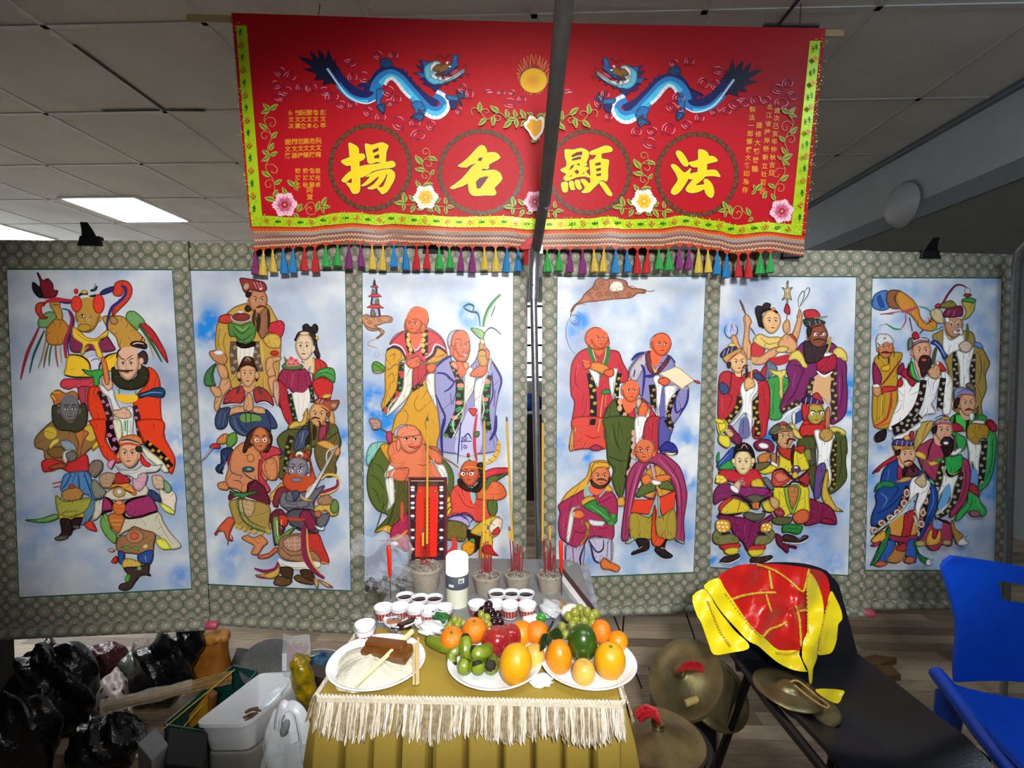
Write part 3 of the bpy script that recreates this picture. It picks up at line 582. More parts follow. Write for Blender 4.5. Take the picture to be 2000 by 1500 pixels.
# rail the scrolls are clipped to
ART = {}
ART[0] = """
@0,500,400,176.5
L3 933 34,61 29,72 24,83 20.5,95 18,106.5
L2.2 354 38.5,64 34,74 29,86 25.5,101
L2 986 40,70 37,85 33,97
L1.8 753 42.5,74 39.5,86 37.8,96.5
L1.6 463 45,75 43,85 42.5,95
L1.8 a54 48,76.5 48.5,86 50.2,96
L1.4 a96 52,77 52.5,85 53.5,93
F 7a6 32.5,57.5 35.5,51.5 43,47.8 50,50 52,55 45,60 39,62 34,61.2
F b33 119,56.5 125,57.5 133,65 139,75 143,83 145,92.2 140.5,87 134.5,77.5 128,69
L2.6 364 119,59 126,68 133,79 139.8,91.5
L1.6 a96 126,70 130,79 133,88.5
F 7a6 108.5,52.5 110.5,48 116.5,47.8 123.5,54 125,57.5 120.5,59 119,64 114,60 110,56
F c94 88.5,53 96,51.5 106,52 112,58 118,64 123,69 125,74 114,79 104,80 100,70 94,64
F b85 95,53 99,52.5 102,56 100,59 96,58
F c83 40,64 44,58 50,53 56,56 60,62 60,69 56,75 48,77 41,74.5
F c94 43.5,38 47,36 52,37 52.5,43 54.5,50 54,55 50,54.5 47,48 44,44
L.8 732 45,40 49,39.5 51.5,40
L.8 732 45.5,42.5 49,42 51.5,42.5
F 823 32.5,15 34,15 37,21 42,19.5 46,24 47,29 50.5,30 49,34.5 45,36 37,36 35,29 35,22
F 222 29,22.5 34,26 36.5,30 38,35 35,36.2 31,33 28.5,28
L1.8 26a 54,45.5 59,46.5 62.5,50 63,56
F d43 32,42 35,40 41,40 38,42 36.5,45 37,50 39.5,52 42,53 37,54.5 32.5,50 31,46
L4 c34 40,39.5 48,37.5 56,38.5 64,38.5
L1.8 337 52,39.5 59,40.5 65,39
L4.4 a34 60,47 63.2,54 61.2,64 57,74 57.5,88
L1.8 337 61,48 64,56 62.2,65 59,74 60,86
F 337 86.5,32.5 90,29 97,26.5 100,27 98.5,30 94,32 89,33.5
F d43 98.5,29 100,23.5 106,21 112,23 114.5,28 114,34 110,40 106,44 101,49 98.5,52 97,50 99,43 105,38 109,33 109.5,28 106,25.5 108,30 105,34.5 100,34.5 97.8,32
L2.6 337 105,26 108.5,27.5 108.8,33 104,39 97.5,44 94.5,51 93,59 93.5,68
F 835 61,69 68,71 74,74 88,72 93,69 98,76 100,81 90,83 80,81 73,83 62,82
F fc3 59,87 64,85 72,86 78,92 79,99 88,98 90,90 96,85 103,84 102.5,96 96,99 90,100 86,104 72,105 57,103 57.5,96
L1.4 321 60.5,85 70,86 77,91 79.5,98
L1.4 321 101.5,83.5 93,86 87.5,92 86,98.5
f dde 77,88 83,87 89,89 86,93 85,98.5 80,98.5 79,93
L1 667 79,90.5 83.5,88.5 88,90.5
L1.6 332 56.5,102.5 65,104.5 76,104.5 86,104
F d45 56,106 70,106 83,106 87,111 80,114 78,118 72,117 66,113 60,115 53,112
F b45 69,113 80,114 81,130 74,133 69,122
L1 734 75,115 74,129
F 4a4 71.5,97.5 79,99 83,98 89,98 90,102 87,105 86,111 82,111.5 81,104 76.5,102.5
F fc4 64,61 70,65 76,70 84,71 93,64 93.5,69 86,74 90,87 85,87 82,78 78,76 75,78 74,84 70.5,84 72,76 64,70
L.8 a82 66,65 74,72 83,73 92,68
H c94 76.5,52 10.5,14 -.35
f c94 69,40 78,35 86,40 86,52 69,48
L1 843 69,52 74.5,54
L1 843 76.5,54 81,51.5
E e43 67.2,41.5 4.8,7 0
E e43 86.2,41.5 5,8.5 0
E e33 66.8,30.5 1.8,2.2 0
L2 223 69,34.5 72,32.5 77,33
L1.6 eec 72,36 76,35 80,36
L2.2 233 79,30 83,29 85,26
L1.8 222 78,35 82,34.5 84,33.5
E db5 74,31.2 2.8,1.6 0
L1.4 887 82,29 83.5,24
E c93 74,62 6,3.6 0
L.8 632 69,64 74,65.5 80,63
e fee 69,58 .9,1 77,54.8 1.1,1.2
e 211 69,58 .5,.6 77,54.8 .6,.7
F e42 79,113 86,113 90,120 95,140 95,156 86,148 78,133 77,120
F e42 128,96 135,99 139,108 139.5,120 140,135 142,150 142,160 123,160 120,140 116,128 120,118 129,108
F 246 120.5,119 129,116 133,114 140,113 143.5,116 142.5,121 138,122 129,121 121,122.5
L1 69c 123,120 132,117.5 141,118
f fc3 101,119 110,119.5 119.5,120 118.5,125 110,126.5 103,124
L2.4 4a4 104,113 104,119
L2.4 4a4 118,116 118.5,119.5
T 322/d8a 6 88,116 93,129 97,143 98.5,156
T 322/d8a 5.4 117,129 120,140 122.5,156
F eee 86.5,110 93,113 99,115 101,123 104,129 106,133 99,133 96,123 90,118
F eee 100,133 106,133 113,129 116.5,133 116,150 115,160 101,160 100,145
L.8 999 108,142 107.5,159
L2 5a4 111.5,141 111,159
F eb9 89,106 94,105 98,107 98.5,113 95,116 91,112
F eb9 98.5,133 105,132 108,130 113,133 115,138 110,140 104,139.5 100,137
L.6 954 106,134.5 113,136
F e84 89,88.5 92,88 94.5,96 96,109 92.5,110 90.5,99
F 433 103,82 106,80 104,85 103,88 102,87
F 433 119.5,86 125,81.5 128.5,85 128.5,91 126,93 122,89
F 332 98.5,96 104,96 104,100 106,104 111,107 117,106 120,102 121,95 126,95 130,99 129.5,106 125,112 117,115 106,114 99,108 98,101
H eb9 112,93 9.8,14 -.3 1
f eb9 104,85 108,79 118,79 120,87 113,85
L1.4 322 104,85.5 107.5,89.5
L1.4 322 111,89 116,85.5
E eb9 123.5,90.5 2.2,3 0
L1.6 322 103,98.5 109,99 117,98.5
F 322 114,76 118,73.5 125,74 128.5,77 127,80 122,79 117,78
L1 ecb 116,76.5 120,75 126,76
L1.6 922 123,74 124.5,69
F c73 46,119 52,115 59,118 65,116 69,119 69,124 60,124 50,128.5 48,124
L1.6 ee5 47,120 50,124
L1.4 e73 54,123 60,120 68,119.5
L2.2 cb4 48,117 54,118
@0,820,400,176.5
F 997344 33,15 41,6 50,0 60,6 70,4 80,10 86,12 85,20 78,26 70,33 56,36 42,34 40,26 33,23
E db4 46,11 6,6 0
E db4 80,11 6.5,7.5 0
L.8 863 42,9 50,12
F 863 43,27 48,23 56,23 59,29 56,32 48,32
F 9ab 54,19 60,17 66,20 68,25 60,26
F c74 67,11 73,8 79,11 74,18 72,29 69,29 70,20
F ec3 82,22 85,18 90,14.5 92.5,16.5 90.5,20 86,23 82,26
F ec6 45,22 48,17 54,15 53,19 49,22 46,25
F c33 39,35 48,33 60,36 70,32 77,29 79,38 78,44 64,45 54,41 43,44 39.5,43
F a53 52,37 61,38 56,41 44,42
F 58b 59,46 68,44 78,44 82,52 85,64 85,69 78,64 70,62 60,61 55,60 56,52
L1.2 247 64,46 60,54 56,59
L1.2 247 70,45 71,56 72,61
L1.2 247 75,45 79,56 82,66
L1.2 247 68,45 65,54
F 68a 79,69 85.5,69 83,80 77,88 72,89 74,79
F b84 56,62 60,59 68,57 74,61 72,67 64,69 57,67
F aa4 51,64 58,69 70,68 79,66 81,70 76,78 66,82 56,84 52,76
L.8 773 56,79 64,78 72,77
F db4 54,80 64,83 75,79 74,83 64,85 55,84.5
F 322 55,84.5 64,85 65,96 60,100 56,102 50,101 56,96
F 322 65,84.5 74,83 72,89 69,92 65,93
E 665 56,100.5 6,2 -10
E 665 69,91.2 3,1.2 0
F 7a5 25,85 38,84 50,80 54,83 44,87 33,87
L1.6 c55 48,54 56,52
L1.6 c55 49,57 56,56
E b44 65,56.5 2.8,2 0
F 443 49,-13 56,-11 62,-8 69,-11 76,-15 78.5,-6 77,4 70,10 62,9 54,8 49,2 48,-6
H 777 63,-9.5 8.8,12 .3 1
f 777 56,-15 59,-21.5 68,-21.5 70,-14 63,-17
L1 222 58,-11.5 64,-14
L1 222 66,-14 70,-11
f 443 54.5,-2 60,0 69,0 76,-6 74,6 64,8 56,5
E 665 64,1 3.4,1.6 0
F ddc 57.5,28 62,25 65,25 63,29 61,36 58,35
F 776 60,29 65,26 69,28 69,33 63,35
F e42 80,0 96,0 94,15 100,26 107,33 106,36 98,35 92,30 87,18 83,6
F e42 122,0 143,0 144,13 149,23 153,31 153,39 150,45.5 144,38 133,26 126,17 123,9
T 211/e8c 7 97.5,0 98.5,9 101,19 106,27
T 211/eb4 5.6 128,19 136,25 143,31 150,40
F eec 100.5,0 107,0 108.5,12 106,20 103,13
F eec 125,22 133,27 142,34 148,43 144,44 136,37 128,30
L2.2 6a5 111,0 111,9
L2 ddd 115,0 115.5,11
F d8d0b8 112,82 124,81 139,78 144,87 150,96 158,105 157,109 147,109.5 142,101 134,96 125,94 115,93 105,98 107,90
L.6 a98 122,83 117,93
L.6 a98 139,82 143,93 152,106
F ee5 137,102 144,101 150,108 148,110 141,109
F 7a5 90,85 94,79 98,84 99,92 104,98 102,105 95,99 91,92
F c73 96.5,82 100,79 111,80 110,87 106,96 101,93 97.5,87
L.6 fd9 99,85 109,85
L.6 fd9 100,89 107,89
F d8d0b8 86,69 93,68 92,77 88,83 83,85 85,76
F eeddcc 140,57 145,60 152,60 155,66 154,72 153,78 145,74 142,68
F ee6 140,70 146,72 153,77 152,80 145,77
F 346 129,60 134,59 140,63 142,69 133,67 128,64
F d8d4c0 97,60 106,56 116,56 130,56 129,64 115,67 102,68 94,65
F e94 97.5,56 106,53 114,53 121,61 119,64 113,60 106,57 98,59
L1 211 98,58.5 106,56 113,60 120,62
F b33 100,50 106,44 115,49 114,53 104,54
E c9a05a 106.5,61 5.5,4.5 0
E ddd 106.5,60.5 2.6,2.6 0
F a4366a 111,72 116,68 126,65 133.5,65 139,77 129,80 118,82 112,78
F a4366a 93,67 98,66 101,71 100,76 94,77 92,80
L2.6 211 129,64 117,67 111,72 110,79 114,83 125,82
L2 211 124,82.5 133,79 139.5,77
L2 211 94.5,65 100,69 100.5,74
L1.8 211 100,76.5 95,77.5 91.5,80.5
E d73 106.5,74 5.6,6.5 0
E f96 106.5,70 3,2 0
L1.2 e32 101,74.5 111,75
F a5764e 105,101 108,98 113,97 116,92 120,90 128,93 137,96 136,106 135,112 129,115 118,113 108,112 104,109
E b86 120,98.5 7.5,6 0
E d64 119.5,98 3.8,3.4 0
L.8 865 106,101 109,106 118,108 130,106 135,100
E 6a5 113,108.2 3.6,1.4 0
E 6a5 121,108.5 2.6,1.4 0
E dc8 129,107 2.6,2 -20
F 359 106,111 111,112.5 110,121 106.5,121
F 359 123,114 135,110 133.5,121.5 124,120.5
L1 abd 129,115 129.5,120
F db5 109.5,120 114,117 124,120 125,124 117,126 110,125
F 4a3530 111,125 124,124 132,121 132,129 133.5,132 126,131 121,136 117,142 112,144.5 106.5,143 108,139 113,137 114,131
E 5a4 114,134 2,3.6 20
E 8a7 124,125.5 2,1.8 0
F d32 100,120 104,115 105.5,118 104,121
F d43 77.5,88 83,85 87,91 87,94 80,92
E c9a37c 100,110 2.8,1.6 0
F b97 90,48 96,44 104,46 101,54 99,57 92,56
L.5 865 92,49 100,50
L.5 865 91.5,52 99,53.5
F d9b79a 135,47 143,47 146,54 144,58 137,57
L.6 964 137,50 144,51
L.6 964 137.5,54 144,54.5
F 8a7 145,50 151,56 150,61 146,60
F 887 83.5,52 87,50 92,56 96,60 93,65 87,66 84,60
F 876 81,40 85,34 92,34 93,40 90,45 86,48 82,45
F e9b 97,38 99,34 104,33 102,38 100,41
F dab 119,56 119,47 125,43 131,46 129,55 124,60
L.5 963 121,48 129,49
L.5 963 120.5,51 129,52
F dde0d8 104,38 108,41 120,42 129,37 138,38 144,37 139,43 126,45 122,50 116,47 109,45
L.6 aaa 106,41 116,45 130,41
H f0b48a 116,28 9.2,12 -.3 1
E f0b48a 124.5,30 1.6,2.6 0
F e33 125.5,28 130,34 134,37 132,39.5 126,36
F 333 121.5,22.5 125.5,21.5 126.5,26 122,26
F e84 107,19 108.5,15 114,12.5 121,12 126,15 127,20 118,19 109,21
L1.8 456 109,17 115,16 125,19
L1.6 d43 108,20.5 116,19.5 124,21.5
L1 eca 108.5,18.5 115,17.5 125,20
"""
ART[1] = """
@360,530,340,159.4
F c9a04a 43,35 50,31 59,29 76,30 83,40 87,48 89,60 88,80 86,100 84,115 70,110 56,100 49,107 43,106 39,90 31,76 28.5,68 29,56 31,47
L.8 8a6a25 33,52 31,64 33,72
L.8 8a6a25 38,56 36,66 39,76
L.8 8a6a25 84,62 79,70
L.8 8a6a25 85,78 84,96
L1 e8c96a 70,64 72,76 71,86
F c43 31.5,46 33,41 40,39 45,41 44,46 38,48
F c34 71,56 74,50 80,47 88,45 92,49 90,59 85,60 79,56 73,59
F d9b050 72,60 79,57 86,58 89,64 87,70 79,70 74,66
L.8 967030 76,60 80,68
T 654/b98 7 46,64 45,78 47,94
T 654/b98 6 66,64 67,78 70,92
f eeeadf 49,69 56,68 64,69 62,79 56,80 51,88
L.5 998 52,70 50.5,85
L.5 998 56,70 55,80
L.5 998 60,70 60,79
F 211 48,64 56,67 64,64 65,68 56,70.5 50,69
F 5a8a45 41,47 52,49 63,46 66,52 65,60 61,65 56,66 50,65 47,60 42,59
L1.2 2f5a2c 45,50 53,57 61,50
L1.2 2f5a2c 44,54 53,63 64,56
L1 8fc070 48,50 54,54 59,50
E ddd 52.5,42.5 9.8,4.6 0
E 8a3a30 52.5,42 8.4,3.8 0
E fdd 52,37.2 3.4,1.2 0
F c98a5a 23.2,74 30,72 36,74 40,79 38,85 33,85 26,80
E eee 32,74.5 4.6,2.4 0
E c33 83,74.8 4,2.4 0
F d9a070 76,80 83,78 89,78 88,82 82,84 84,96 78,97 75,89
F 3a2a22 56,33 60,30 62,35 59,37 56.5,36
F 9a6a4a 64,36 72,33 78,35 79,48 77,56 72,62 68,56 67,48
H c98a60 68,27 8.8,12 .45 1
L3 4a3024 65.5,35 64,43 65,50
L2.6 4a3024 77,35 78,44 77,53
L4 3a2820 69,39 68.5,47 68,56
L1.2 2a1a14 66,33.5 71,31.8 76,33.5
F 2a2420 57,20 61,19 62,22 59,24 57.2,23
F 9a3a35 51.5,6.5 60,7 70,9 74.5,11 76,17 70,19 62,17 56,19.5 53,13
L.6 eee 64,10 67,16
L.6 eee 67,10 70,16.5
L.6 eee 70,10.5 72.5,16.5
E c9a080 57.5,14 2.8,3.4 20
E fcc 70.5,16.2 1.6,1.2 0
F 2a2422 109,50 113,48 116.5,51 120,48 123,51 122,56 116,58 110,55
F 3a2c28 102,64 105,56 115,54 121,59 122.5,69 125,77 123,80 119,74 117,64 106,60
F c93a35 120,80 129,83 133,89 139,94 136,103 135,112 133,120 124,117 119,106 118,94
F 9a3050 87,96 92,89 106,90 112,89 116,96 117,106 108,113 100,111 95,107 88,118 90,125 88,116 86,104
F b83038 87,99 94,106 97,120 101,140 98,142 92,133 88,120 86.5,108
L1 6a1c38 96,93 94,105
L1 6a1c38 106,93 104,110
L1 6a1c38 111,93 113,106
L.8 d06a8a 100,93 99,106
f eee8e0 101,111 110,111 116,106 115,120 111,130 107,139 104,130 102,120
L.5 a99 105,113 106,135
L.5 a99 111,111 109,129
T 2a2c22/7a9a50 4.4 97,112 100,126 103,139
T 2a2c22/7a9a50 4 116,104 118,114 118,120
F 4a9a4a 119,98 123,91 130,88 137,89 139,95 138,102 133,99 127,96 120,100
L1 2a6a2e 121,97 129,92 138,96
L.8 9ad08a 125,92 133,90.5
F c33 118,101 126,97 133,99 137,104 134,115 125,117 120,110
F e9c98a 113,86 116,82 120,79 120,93 115,92
f 8a92a8 115,85 117,88 115,92 112,89
f e8c9a8 109,78 118,78 117,85 113,90 110,85
H e8c9a8 111,69 8.4,12.5 -.35 0
E 5a7a4a 100,87 10,3.4 0
e e27a72 95,82 2.4,2.2 99,80 2.4,2.2 103,82 2.6,2.2 97,85 2.4,2 101,85 2.6,2 105,84.5 2,2
e b0413f 95,82 1,.9 99,80 1,.9 103,82 1,.9 97,85 .9,.8 101,85 1,.8 105,84.5 .8,.8
L1.8 4a7a45 92.5,78 94,83 91.5,85
L1.8 4a7a45 108,82 111,84
E e9c8a0 111,57 4.4,1.8 0
L1.2 eda 118.5,68 119,72 117.5,74
E e0b860 122.5,61 1.4,1.8 0
F d9a070 36,96 42,98 44,106 38,113 34,123 32,128 29,126 29,118 32,110
F d9a070 31,86 35,85 40,88 41.5,96 38,99 34,96
F d9a070 25,106 30,105 35,108 35.5,114 31,115 27,111
F 4a7a48 19.5,98 23,90 31,84 28,92 29,100 30,104 25,105 20.5,104
L1.2 2c5a34 29,86 26,96 28,104
F d9a070 78,98 85,96 86,110 83,115 79,106
F d8a890 83,100 88,103 88,120 86,122 83,113
F 5a2a20 53,84 56,79 60,78 65,80 66,85 69,92 69,98 67,100 66,90 60,85 54,90 53,100 50,98 50,92
F b83a38 37,120 41,111 49,106 56,105 57,112 55,119 48,122 40,121
F a83a36 65,108 72,106 79,111 83,119 82,123 74,119 67,120 65,114
L1 2a2c3c 37,121.5 44,120 52,121
L1 eee 37.5,122.5 45,121.5 53,121.5
L1 2a2c3c 68,119 76,118.5 83,122.5
L1 eee 69,120.5 76,119.8 82.5,123.8
L6 5a4038 52,105 50,112
L6 5a4038 69,105 72,112
F d9a070 43,126 51,123 57,124 56,129 47,131 42,132
F d9a070 64,124 72,124 78,128 76,134 69,131 64,128
F 3a4a6c 30,134 34,126 42,124 44,126 42,133 41,140 37,144 31,143
L1 6a7c9c 35,129 33,140
L1 6a7c9c 39.5,128 37,141
F 3a4a6c 76,126 81,130 86,138 86,143 80,143 77,136
F 3a4a6c 44,132 52,129 64,129 70,130 79,132 79,150 56,150 47,145 43,138
f 6a9a48 54,131 60,130 70,132 72,136 64,137 57,138 53,135
L1.6 5a6c8c 47,133 50,143 58,150
L1.2 2a3450 50,132 54,142 62,149
L2 4a3a28 58,130 58.5,142
L2 4a3a28 62.5,130 63,140
F d9a070 56,125 58,114 61,111 64,114 65,125 61,128
L.5 8a4a28 60.5,113 60.5,125
f d9a070 56,101 66,101 64,109 58,110
H dfa878 60,94 7.4,12 0 0
F 4a2820 53,88 56,83 64,83 67,88 60,86
E 5a3a28 60,81.5 4.4,3.4 0
L.8 c9b090 58,82 60,79 62.2,82
E d9a878 52,95 2,3.4 0
E d9a878 68.4,95 2,3.4 0
F 5a6030 96,144 101,139 110,140 117,137 132,137 140,140 143,147 144,160 124,160 100,160
F d9b050 97,142 102,137 109,137 113,126 115,127 113,139 106,142 100,144
F d9a060 134,126 138,129 139,139 134,137
F 3a4258 106,148 111,141 117,143 115,150 109,152
F a03a58 128,144 133,137 132,150 128,154
f c98a4a 128,137 131,139 130,144
H d9a068 124,131 8.2,11 .2 1
L1.6 3a2418 118,135 121,133.5 126,134.5
L2.6 3a2418 116,135 116,143 117.5,150
L4 3a2418 120.5,140 121,146 120.5,154
L2.4 3a2418 125.5,137 126.5,144 125,150
L1.2 3a2418 133.5,137 134.5,150
F 8a4a30 132,130 135,127 135,132 133,133
F a8503a 120,120 124,116 130,117 136,118 143.5,118 140,126 133,127 125,122.5
L.6 eee 123,120.5 126,116.5
L.6 eee 126.5,120.5 129,117
L.6 2a2c50 125,120.5 127.8,116.8
L.6 2a2c50 128.5,121 131,117.5
E b88a68 138.5,122.5 3,2.6 0
L1.2 d9a050 120,121.5 129,123.5 135,128
E e0b050 132,114 4.2,2 -10
@380,830,320,145.5
F 5a5c30 75,13 80,6 88,3 103,6 106,20 103,30 90,44 78,47 75,35 79,25
F 6a5c30 111,15 120,12 129,6 131,15 130,26 127,33 127,43 118,45 111,35 108,22
F d9a050 110,15 118,13 127,18 130,25 126,27 120,21 113,18
F d98a50 126,21 130,19 131,24 128,27 126,25
T 2a2818/b0a060 5.6 88,9 85,20 84,32 83,41
T 2a2818/b0a060 4 104,8 102,18
F 4a5470 90,17 94,6 100,3 104,6 101,12 100,19 94,22 90.5,21.5
L1.2 2c3450 95,9 93,20
L1.2 8a94ac 98.5,6 97,15
F a03a50 113,2 119,0 118,9 112,14
F d08a50 23,12 29,7 34,9 33,14 28,16 23,16
F c83a40 16,19 19,16 24,16 25.5,19.5 21,20
P ddd 16.5,21 19.5,19.5 13,28 7.5,32.5
F 6a9a40 32,9 39,6 40,14 33,20 31,16
F 2a3a5c 26,23 30,19.5 36,20 37,24 33,29 29,33 27,40 28,42 23,41 21.5,37 26,33
L1 4a5c88 27.5,25 30,32 24,38.5
L2.6 8a2a40 34.5,26 33,33 35,40
F d88a5a 37,22 45,15 56,14 64,20 70,18 77,26 78,34 77,43 74,48 68,46 64,52 56,49 48,59 40,56 33,54 30,48 32,40 34,31
F c9404a 61,22 69,18 77,20 79,25 72,27 65,30 62,28
L1.6 2a3a6c 78,20 81,24 79,26
F c8404a 60,30 64,33 62,42 65,48 70,56 66,59 61,54 59,45
F d88a5a 62,34 68,29 74,29 76,38 75,46 70,48 64,43
L.7 8a4a28 66,31 65,38 68,45
L1 5a5468 35,33 35,40 40,43 45,44 43,47
L1 5a5468 37,48 43,49 45,52
E 3a5a50 50.5,38.5 5.6,2.6 0
E 9ab 51.2,38.2 2.2,1.2 0
L1.2 4a4458 45,40 49,44 54,47 59,48
F d88a5a 23.5,51 30,49 33,53 32,56.5 25,55.5
L.8 7a4424 48,26 54,27 56,31
E d9955f 52.5,28.5 3.2,3.6 0
F 6a2438 34,60 43,59 49,58 50,51 56,48 60,50 64,53 69,64 68.5,70 60,68 51,64 42,64 34,66
L1 2c1014 33,54.5 40,58 48,59 52,52 56,48
L1 eee 34,66.5 43,62.5 52,64.5 60,67.2 69,70
F b0904a 34,67 43,64 52,65 69,70.5 69,86 70,91 64,93 56,90 50,92 43,89 38.5,86 36,78
F c9a878 42,65 56,67 54,79 47,79 41,72
L.8 8a6a3a 44,68 52,70
L.8 8a6a3a 44,72 53,74
L.8 8a6a3a 45,76 52,78
e c9a850 40,88 2,1.8 43,89.2 1.8,1.8 47,91 2,1.8 51,93 2,1.8 56,93 2.4,2 62,94 2.4,2 68,93 2.6,2.2
L1.6 3a6a3a 42,62 43,76 48,85 58,91 68,94
L1.2 3a6a3a 45,62 47,76 54,85 66,90
F 4a8a4a 34,58 42,59 47,59 59,57 58,59 49,62 46,64 42,62 39,63 36,59
F d86040 34,80 39,83 37,88 34,97 37,101 32,100 29,93 24,93 21.5,96 24,90 29,84
L1.6 4a4450 24,93 21.5,96.5
L1.6 4a4450 33,100 32.5,104.5
F d88a5a 45,98 50,96 56,98 62,96 68,102 64,106 59,113 53,112 56,106 50,102 46,100
L.6 8a4a28 56,100 60,104
F d87048 74,107 70,111 64,113 59,114 60,116.5 68,116 75,111 79,108
F 4a2820 48,14 52,5 60,1 68,3 72,10 70,20 68,23 64,23 53,17 49,23 46,23
H d07a4a 61.5,12 7.6,11 .1 1
e fee 58.5,12.5 1.8,1.6 65.5,12.5 1.8,1.6
e 111 58.8,12.7 .8,.9 65.5,12.7 .8,.9
L1 5a2818 56,8 60,9.5
L1 5a2818 64,9.5 67.5,8.5
F d9b050 70,60 74,56 80,50 83,55 76,62 74,68 70,65
L2.6 d9b060 115,47 120,43 128,44 130,50 127,56 118,60 112,60
L3 8a2a48 129,47 128.5,53 120,57 111,60 108,68 110,73
F 6a2c3c 70,80 74,74 80,73 84,79 83,90 78,100 74,105 72,92
F c83a30 101,95 112,94 117,105 122,119 114,120 106,111 102,103
L1.2 d9b050 106,118 114,119.5 122,121
F 6c6a74 76,57 84,55 96,58 108,56 118,52 113,60 108,68 110,76 90,76 82,72 78,67
F 8a3040 73,64 77,55 85,53 89,56 82,60 78,66 77,71 73,70
F 77747e 80,60 85,58 85,65 94,66 103,64 104,70 96,72 84,72 79,69
L.6 44424c 83,62 86,68 94,69
L.8 2a1a1c 93,65 94,71
F 55525c 85,77 92,73 108,74 111,85 112,94 100,93 90,88 86,83
F 8a2a48 96,81 98,75 104,74 110,83 111,90 104,91 100,84
L1.2 2a181c 84,77 92,73 108,74
L1.2 2a181c 87,86 100,91 112,94
F d9b050 109,73 113,69 122,68 129,72 130,77 124,79 119,74 112,77
F 6a8a48 126,64 130,67 130.5,74 126,77 123,72
F a88060 112,64 120,60 125,64 123,69 114,69
F 6c6a74 111,83 115,78 122,76 122,81 118,88 113,88
F b86a4a 109,76 114,74 115,79 111,80
F eee 110,87 115,89 118,88 117,91.5 112,90.5
F 7a9a50 73,81 78,80 78,90 79,96 85,92 93,88 90,92 83,100 77,104 74,98
L1.6 e8f0c0 76.5,83 77.5,96
F c8402c 78,78 85,79 86,85 83,88 79,86
L2.4 c8402c 85,81 95,82 101,82
L1.6 f0b070 80.5,82 80.5,87
F a87858 78,105 80,98 88,95 99,95 100,110 108,109 114,115 113,122 96,119 84,117 78,112
F b88a70 82,100 90,96 98,97 98,108 90,110 83,106
L.5 f0d8b8 83,101 98,100
L.5 f0d8b8 84,104.5 98,104
L.5 f0d8b8 86,98.5 88,109
L.5 f0d8b8 92,97 93,110
L.8 6a4430 80,106 88,113 100,113 112,118
f e8e4d8 78,116 85,119 100,119 113,119 114,123 104,126 90,125 80,122
L.8 998 80,120 90,124 104,124
F 4a3424 79,124 90,124 90,132 89,134 82,132
F 4a3424 97,126 106,126 110,133 110,138 100,133
F 6a4c30 74,136 78,131 88,134 90,136 84,140 75,139
F 6a4c30 91.5,132 96,130 103,134 109,136 108,138.5 99,137.5 93,135
F d9b050 78,120 79,128 74,133 66,133 58,131 60,130 68,129 74,125
L3 8a2a48 78,119 75,125 66,127 57,124.5
L1.4 8a2a48 58.5,131.5 64,132.5 68,132.5
L5 8a2a48 100,86 100,100 102,115 109,126 118,133
L1.8 d9b050 103,90 104,108 108,120 116,130
F d9a060 109,133 113,136 112,142 110,139
F d9a060 113,134 120,137 126,141 121,141 115,137
L1.6 8a2a48 122,139.5 126,141
F c8502c 87,40 83,43 82,50 87,56 98,58 106,54 111,48 109,40 106,28 106,22 98,22 90,24 88,29 103,29 106,38 105,45 98,48 90,46
H 8a8690 95,37 9.2,11.5 -.25 1
f c8502c 87,43 96,44 105,44 109,50 100,57 90,56 84,50
E 8a8690 94,47 5,2 0
L1.8 c8502c 89,43 93,42.5 97.5,43.2
e fee 89.5,39.5 1.6,1.2 97,39.8 1.6,1.2
e 111 89.3,39.6 .8,.9 96.8,39.9 .8,.9
L1.2 332 87,35 92,37.5
L1.2 332 96,37.5 102,34
F a84a30 90,27 94,23 100,22 105,25 104,29 96,28
E e8f0d8 96.8,25 3.4,3 0
E c83a30 96.8,26.2 2,1.4 0
F f0ece4 127.5,19 129,19.5 114,48 104.5,63 101.5,61 113,44
L.5 a9a49c 128.2,20 103,62
L1.4 d9b050 97.5,60 101,64 107,65
F 4a5470 90,58 94,56 97,59 95,63 92,66 91,62
"""
